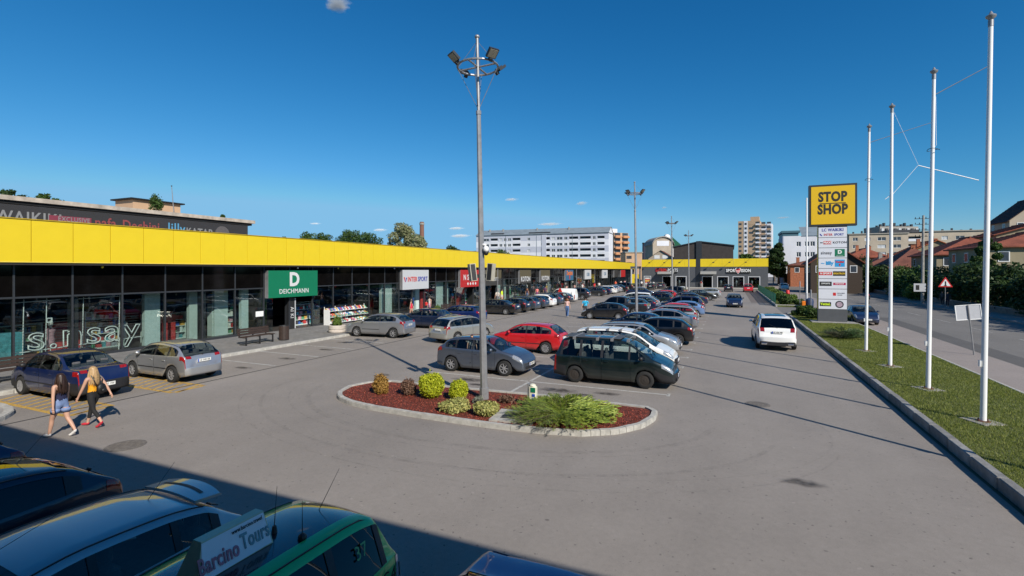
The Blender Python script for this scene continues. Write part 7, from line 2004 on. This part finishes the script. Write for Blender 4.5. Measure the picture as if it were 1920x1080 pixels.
# ---- trees and hedges across the street ----
TG = 'trees and hedges across the street'
def hedge(label, x, y, r, h, leaf, n, size, wy=1.0, name='hedge'):
    t = thing(name, label, 'hedge', (x, y, 0), 0, TG); random.seed(int(x * 3 + y * 5))
    b = MB()
    for k in range(4): b.bar((0, (k - 1.5) * r * wy * .4, 0), (random.uniform(-.5, .5), (k - 1.5) * r * wy * .6, h * .7), .09, .03, 6)
    b.build('trunk', M_bark, t)
    bl = []
    for k in range(26):
        q = random.random(); bl.append((random.uniform(-.6, .6) * r, random.uniform(-1, 1) * r * wy, h * (.16 + .68 * q), r * random.uniform(.34, .5), h * random.uniform(.12, .2)))
    leaves('crown', t, leaf, bl, n, size); return t
hs = [(26.3, 27.5, 2.8, 3.9, L_mid, 'green hedge running out of the right edge'), (26.3, 33, 3.0, 4.4, L_mid, 'broad mixed hedge at the right edge of the picture'), (26.0, 39, 2.6, 5.6, L_mid, 'tall loose shrub with light leaves behind the nearest flagpole'), (26.2, 44.5, 2.8, 5.2, L_red, 'dark hedge with pinkish tips left of the nearest flagpole'), (26.0, 50, 2.9, 4.9, L_red, 'dark hedge with reddish tops behind the second flagpole'), (25.8, 55.5, 2.8, 4.6, L_dark, 'dark shaded hedge left of the second flagpole'), (25.8, 61, 2.9, 4.3, L_dark, 'dark hedge behind the warning sign'), (25.6, 67, 2.9, 4.8, L_dark, 'shaded trees between second and third flagpole'), (25.4, 73.5, 3.0, 5.0, L_dark, 'shaded trees behind the utility pole'), (25.4, 81, 3.0, 4.4, L_dark, 'dark trees left of the utility pole'), (25.2, 89, 3.0, 4.4, L_mid, 'lighter green trees right of the pylon'), (25.2, 98, 3.2, 4.6, L_mid, 'bright green trees close to the pylon'), (24.5, 113, 3.0, 5.0, L_dark, 'dark trees left of the pylon'), (24, 128, 3.2, 7.0, L_dark, 'dark conifer clump farther along the street')]
for x, y, r, h, lf, lab in hs: hedge(lab, x, y, r, h * (1.18 if y < 58 else 1.08), lf, 9000 if y < 60 else 5500, .13 if y < 60 else .2, 1.25)
bush('clipped rounded light green box hedge across the street between the flagpoles', 23.2 - .2, 84, 1.5, 2.2, L_light, 3500, .13, 'hedge', 'hedge', .1)
tree('young pine with thin crown standing before the orange roof', 27.5, 76, 8.6, 1.5, L_mid, 5000, .16, .12, .45, name='pine_tree', clumps=8)
hedge('tall loose street tree with light leaves at the right edge', 27.6, 36.5, 3.0, 7.4, L_mid, 11000, .13, 1.1, name='hedge')
hedge('tall dark bush rising behind the hedge left of the nearest flagpole', 28.0, 48, 2.6, 7.2, L_dark, 9000, .15, 1.2)
x, y = P2(1460, 138); tree('tall dark green avenue tree at the far shop corner', x, y, 12.5, 2.8, L_dark, 9000, .35, .35, .12)
x, y = P2(1452, 185); tree('second dark avenue tree farther down the street', x, y, 13, 3.5, L_dark, 8000, .4, .35, .12)
x, y = P2(1476, 190); tree('third dark avenue tree in front of the grey block', x, y, 13, 5, L_dark, 6000, .4, .3, .12)
x, y = P2(1400, 200); tree('low green tree showing over the far yellow band', x, y, 11, 5, L_mid, 4000, .4, .3, .15)
tree('street tree beyond the right edge whose shadow falls on the lawn edge', 24.6, 10, 12.5, 3.6, L_mid, 6000, .25, .25, .25)
tree('street tree beyond the right edge shading the road', 26.2, 23, 9.5, 3.6, L_mid, 6000, .22, .22, .2)
# ---- behind the arcade ----
for i, (px_, py_, d, rw, lf, l, nn) in enumerate(((577, 434, 105, 3.4, L_mid, 'dark green tree leftmost of the row above the yellow fascia', 6500), (606, 436, 110, 3.2, L_mid, 'dark green tree second in the row above the fascia', 6500), (655, 432, 112, 4.2, L_mid, 'broad light green tree in the row above the fascia', 9000), (690, 436, 112, 3.6, L_mid, 'rounded green tree at the right end of the row above the fascia', 7000), (756, 420, 98, 3.7, L_bloom, 'tree with creamy blossom clusters beside the brick chimney', 12000), (786, 438, 92, 2.0, L_bloom, 'smaller blossoming tree right under the brick chimney', 5000), (535, 441, 110, 1.3, L_dark, 'small tree top peeking over the fascia near the old building', 1500), (848, 462, 130, 3.0, L_dark, 'low dark tree top just left of the tall lamp mast', 3000), (940, 468, 200, 4, L_mid, 'tree top in front of the left end of the white block', 3000))):
    x, y = P2(px_, d); z = atpx(px_, py_, d=d)[2] * 1.04
    tree(l, x, y, z, rw * 1.3, lf, nn, .20 if d < 125 else .3, .25, .3, clumps=18)
c0 = atpx(791, 416, d=120); t = thing('chimney_stack', 'slender brown brick chimney rising behind the blossoming tree', 'chimney', (c0[0], c0[1], 0)); MB().bar((0, 0, 0), (0, 0, c0[2]), .75, .5, 10).build('shaft', mat('old_brick', (.20, .10, .07), .9, noise=.25), t); MB().bar((0, 0, c0[2] - .7), (0, 0, c0[2] - .3), .62, n=10).build('rim', M_concd, t)
# old hall with a printed mesh banner behind the arcade
oh = thing('old_hall', 'old flat-roofed hall wrapped in a dark printed mesh behind the arcade', 'building', (-52, 0, 0))
MB().box(-22, -.3, 2, 41.0, 0, 9.75).build('wall', M_tan, oh)
MB().box(-22.4, .25, 1.5, 41.6, 9.76, 10.12).build('roof_slab', mat('roof_edge', (.42, .36, .30), .9, noise=.3, nscale=1.5, bump=.5, bscale=4), oh)
MB().box(-22.4, .05, 1.5, 41.3, 9.5, 9.755).build('eave_shade_strip', M_under, oh)  # solid black strip, eave shade put into its colour
for k in range(9): MB().box(-.29, -.12, 3 + k * 4.6, 3.7 + k * 4.6, 0, 9.5).build('pilaster', M_concd, oh)
M_mesh = bpy.data.materials.new('mesh_banner'); M_mesh.use_nodes = True
N, Lk = M_mesh.node_tree.nodes, M_mesh.node_tree.links; b_ = N['Principled BSDF']; b_.inputs['Base Color'].default_value = (.035, .034, .037, 1); b_.inputs['Roughness'].default_value = .8; b_.inputs['Alpha'].default_value = .84
bn = MB().box(-.02, .0, 2, 40.8, 3, 9.45).build('mesh_banner', M_mesh, oh)
M_bl = mat('banner_grey', (.22, .22, .22), .7, noise=.1); M_br = mat('banner_red', (.24, .05, .05), .7, noise=.2); M_bb = mat('banner_blue', (.08, .28, .45), .7, noise=.1)
for s_, y, m_, sz in (('LC WAIKIKI', 20.1, M_bl, 1.35), ('nafa', 26.3, M_br, 1.25), ('Dechini', 29.3, M_br, 1.25), ('lilly', 32.6, M_bb, 1.5)):
    text(s_, sz, m_, bn, (.012, y, {'LC WAIKIKI': 8.42, 'nafa': 8.5, 'Dechini': 8.45, 'lilly': 8.45}[s_]), ROTX, sx=.8, bold=.02)
MB().lathe([(0, .005), (.85, .005), (.85, .012), (0, .012)], 20, c=(0, 37.6, 8.3), axis='x').build('round_print', mat('banner_disc', (.10, .09, .09), .7, noise=.3), bn)
text('KATAP', 1.1, M_bl, bn, (.012, 35.0, 8.25), ROTX, sx=.8, bold=.02)
MB().box(.004, .02, 22.2, 25.2, 7.8, 8.85).build('banner_patch', mat('banner_crimson', (.20, .03, .05), .7, noise=.1), bn); text('EXCLUSIVE', .55, M_bl, bn, (.022, 23.95, 8.58), ROTX, sx=.8, bold=.005)
hut = thing('roof_hut', 'small pale rendered hut on the roof of the old hall', 'hut', (-55, 30.2, 10.12)); MB().box(-3, 0, 0, 4.7, 0, 1.25).build('wall', M_tan, hut); MB().box(-3.3, .3, -.3, 5.0, 1.255, 1.4).build('roof', M_under, hut)
t = thing('roof_mast', 'thin antenna mast beside the rooftop hut', 'antenna', (-54, 33.6, 10.12)); MB().bar((0, 0, 0), (0, -.25, 3.0), .05, .03, 6).build('mast', M_galv, t); MB().ball((0, -.25, 3.0), .07, 6, 5).build('tip', M_black, t)
for i, (y, h, r, l, lf) in enumerate(((31.4, 1.9, .7, 'self-sown sapling growing beside the rooftop hut', L_mid), (20.0, .9, .9, 'weeds on the old hall roof at the far left', L_dark), (22.3, .8, .8, 'second clump of weeds on the old hall roof', L_dark), (24.6, .9, .9, 'third clump of weeds on the old hall roof', L_mid), (38.6, .5, .25, 'tiny weed near the right end of the old hall roof', L_mid))):
    bush(l, -53.3 if i in (0, 4) else -55.5, y - 1.0 if i in (1, 2, 3) else y, r, h, lf, 900 if i in (0, 4) else 420, .11 if i in (0, 4) else .17, 'roof_weed', 'plant', 10.12, blobs=None if i in (0, 4) else [(-.1, .6, .25, .45, .3), (.1, -.5, .45, .4, .35), (0, 1.2, .15, .3, .2), (0, -.1, .6, .25, .3)])
# ---- the building the picture is taken from ----
own = thing('near_building', 'building behind the viewpoint whose shadow covers the foreground', 'building', (0, -.5, 0))
MB().box(-40, 9.0, -14, 0, 0, 6.7).build('wall', M_clad, own); MB().box(-40, 9.0, -14, .05, 6.705, 8.62).build('fascia', M_yel, own)
MB().box(-12, -1.33, .001, .98, 5.02, 5.3).build('canopy', M_frame, own)
for k in range(18): MB().box(-38 + k * 2.2, -36.1 + k * 2.2, .001, .06, .3, 4.3 if abs(-37 + k * 2.2) > 2.4 else 3.0).build('window_pane', M_blackp, own)
# ================= SMALL CLOUDS =================
M_cloud = bpy.data.materials.new('cloud_puff'); M_cloud.use_nodes = True
N, Lk = M_cloud.node_tree.nodes, M_cloud.node_tree.links; N.clear()
o_ = N.new('ShaderNodeOutputMaterial'); pv = N.new('ShaderNodeVolumePrincipled'); pv.inputs['Color'].default_value = (1, 1, 1, 1); pv.inputs['Anisotropy'].default_value = -.5
tc = N.new('ShaderNodeTexCoord'); nz = N.new('ShaderNodeTexNoise'); nz.inputs['Scale'].default_value = 3.0; nz.inputs['Detail'].default_value = 6; nz.inputs['Roughness'].default_value = .65
ln_ = N.new('ShaderNodeVectorMath'); ln_.operation = 'LENGTH'; mr = N.new('ShaderNodeMapRange'); mr.inputs['From Min'].default_value = 0; mr.inputs['From Max'].default_value = 1; mr.inputs['To Min'].default_value = .75; mr.inputs['To Max'].default_value = -.25
ad = N.new('ShaderNodeMath'); ad.operation = 'ADD'; m2 = N.new('ShaderNodeMapRange'); m2.inputs['From Min'].default_value = .84; m2.inputs['From Max'].default_value = 1.05; m2.inputs['To Min'].default_value = 0; m2.inputs['To Max'].default_value = .014
Lk.new(tc.outputs['Object'], nz.inputs['Vector']); Lk.new(tc.outputs['Object'], ln_.inputs[0]); Lk.new(ln_.outputs['Value'], mr.inputs['Value']); Lk.new(mr.outputs[0], ad.inputs[0]); Lk.new(nz.outputs['Fac'], ad.inputs[1]); Lk.new(ad.outputs[0], m2.inputs['Value']); Lk.new(m2.outputs[0], pv.inputs['Density']); Lk.new(pv.outputs[0], o_.inputs['Volume'])
cm = MB().ball((0, 0, 0), 1, 20, 12).mesh('cloud', M_cloud)
for i, (px_, py_, w, h, l) in enumerate(((632, 8, 52, 24, 'wispy white cloud at the top edge of the sky'), (1090, 381, 24, 9, 'small bright cloud right of the nearest lamp mast'), (958, 374, 28, 6, 'flat small cloud beside the nearest lamp mast'), (1245, 389, 12, 5, 'tiny cloud above the third lamp mast'), (590, 419, 24, 4, 'thin flat cloud above the dark green trees'), (712, 431, 30, 6, 'thin cloud left of the blossoming tree'), (855, 428, 34, 6, 'thin cloud right of the brick chimney'), (862, 442, 42, 7, 'long faint cloud low over the fascia'), (1468, 408, 26, 4, 'small flat cloud right of the tower block'), (1030, 420, 50, 5, 'faint streak of cloud over the white block'))):
    q = atpx(px_, py_, d=5200)
    o = link('cloud', cm, None, q); o.scale = (w * 5200 / 930, w * 5200 / 930, h * 5200 / 930); o.rotation_euler = (0, 0, YAW)
    tag(o, l, 'cloud')
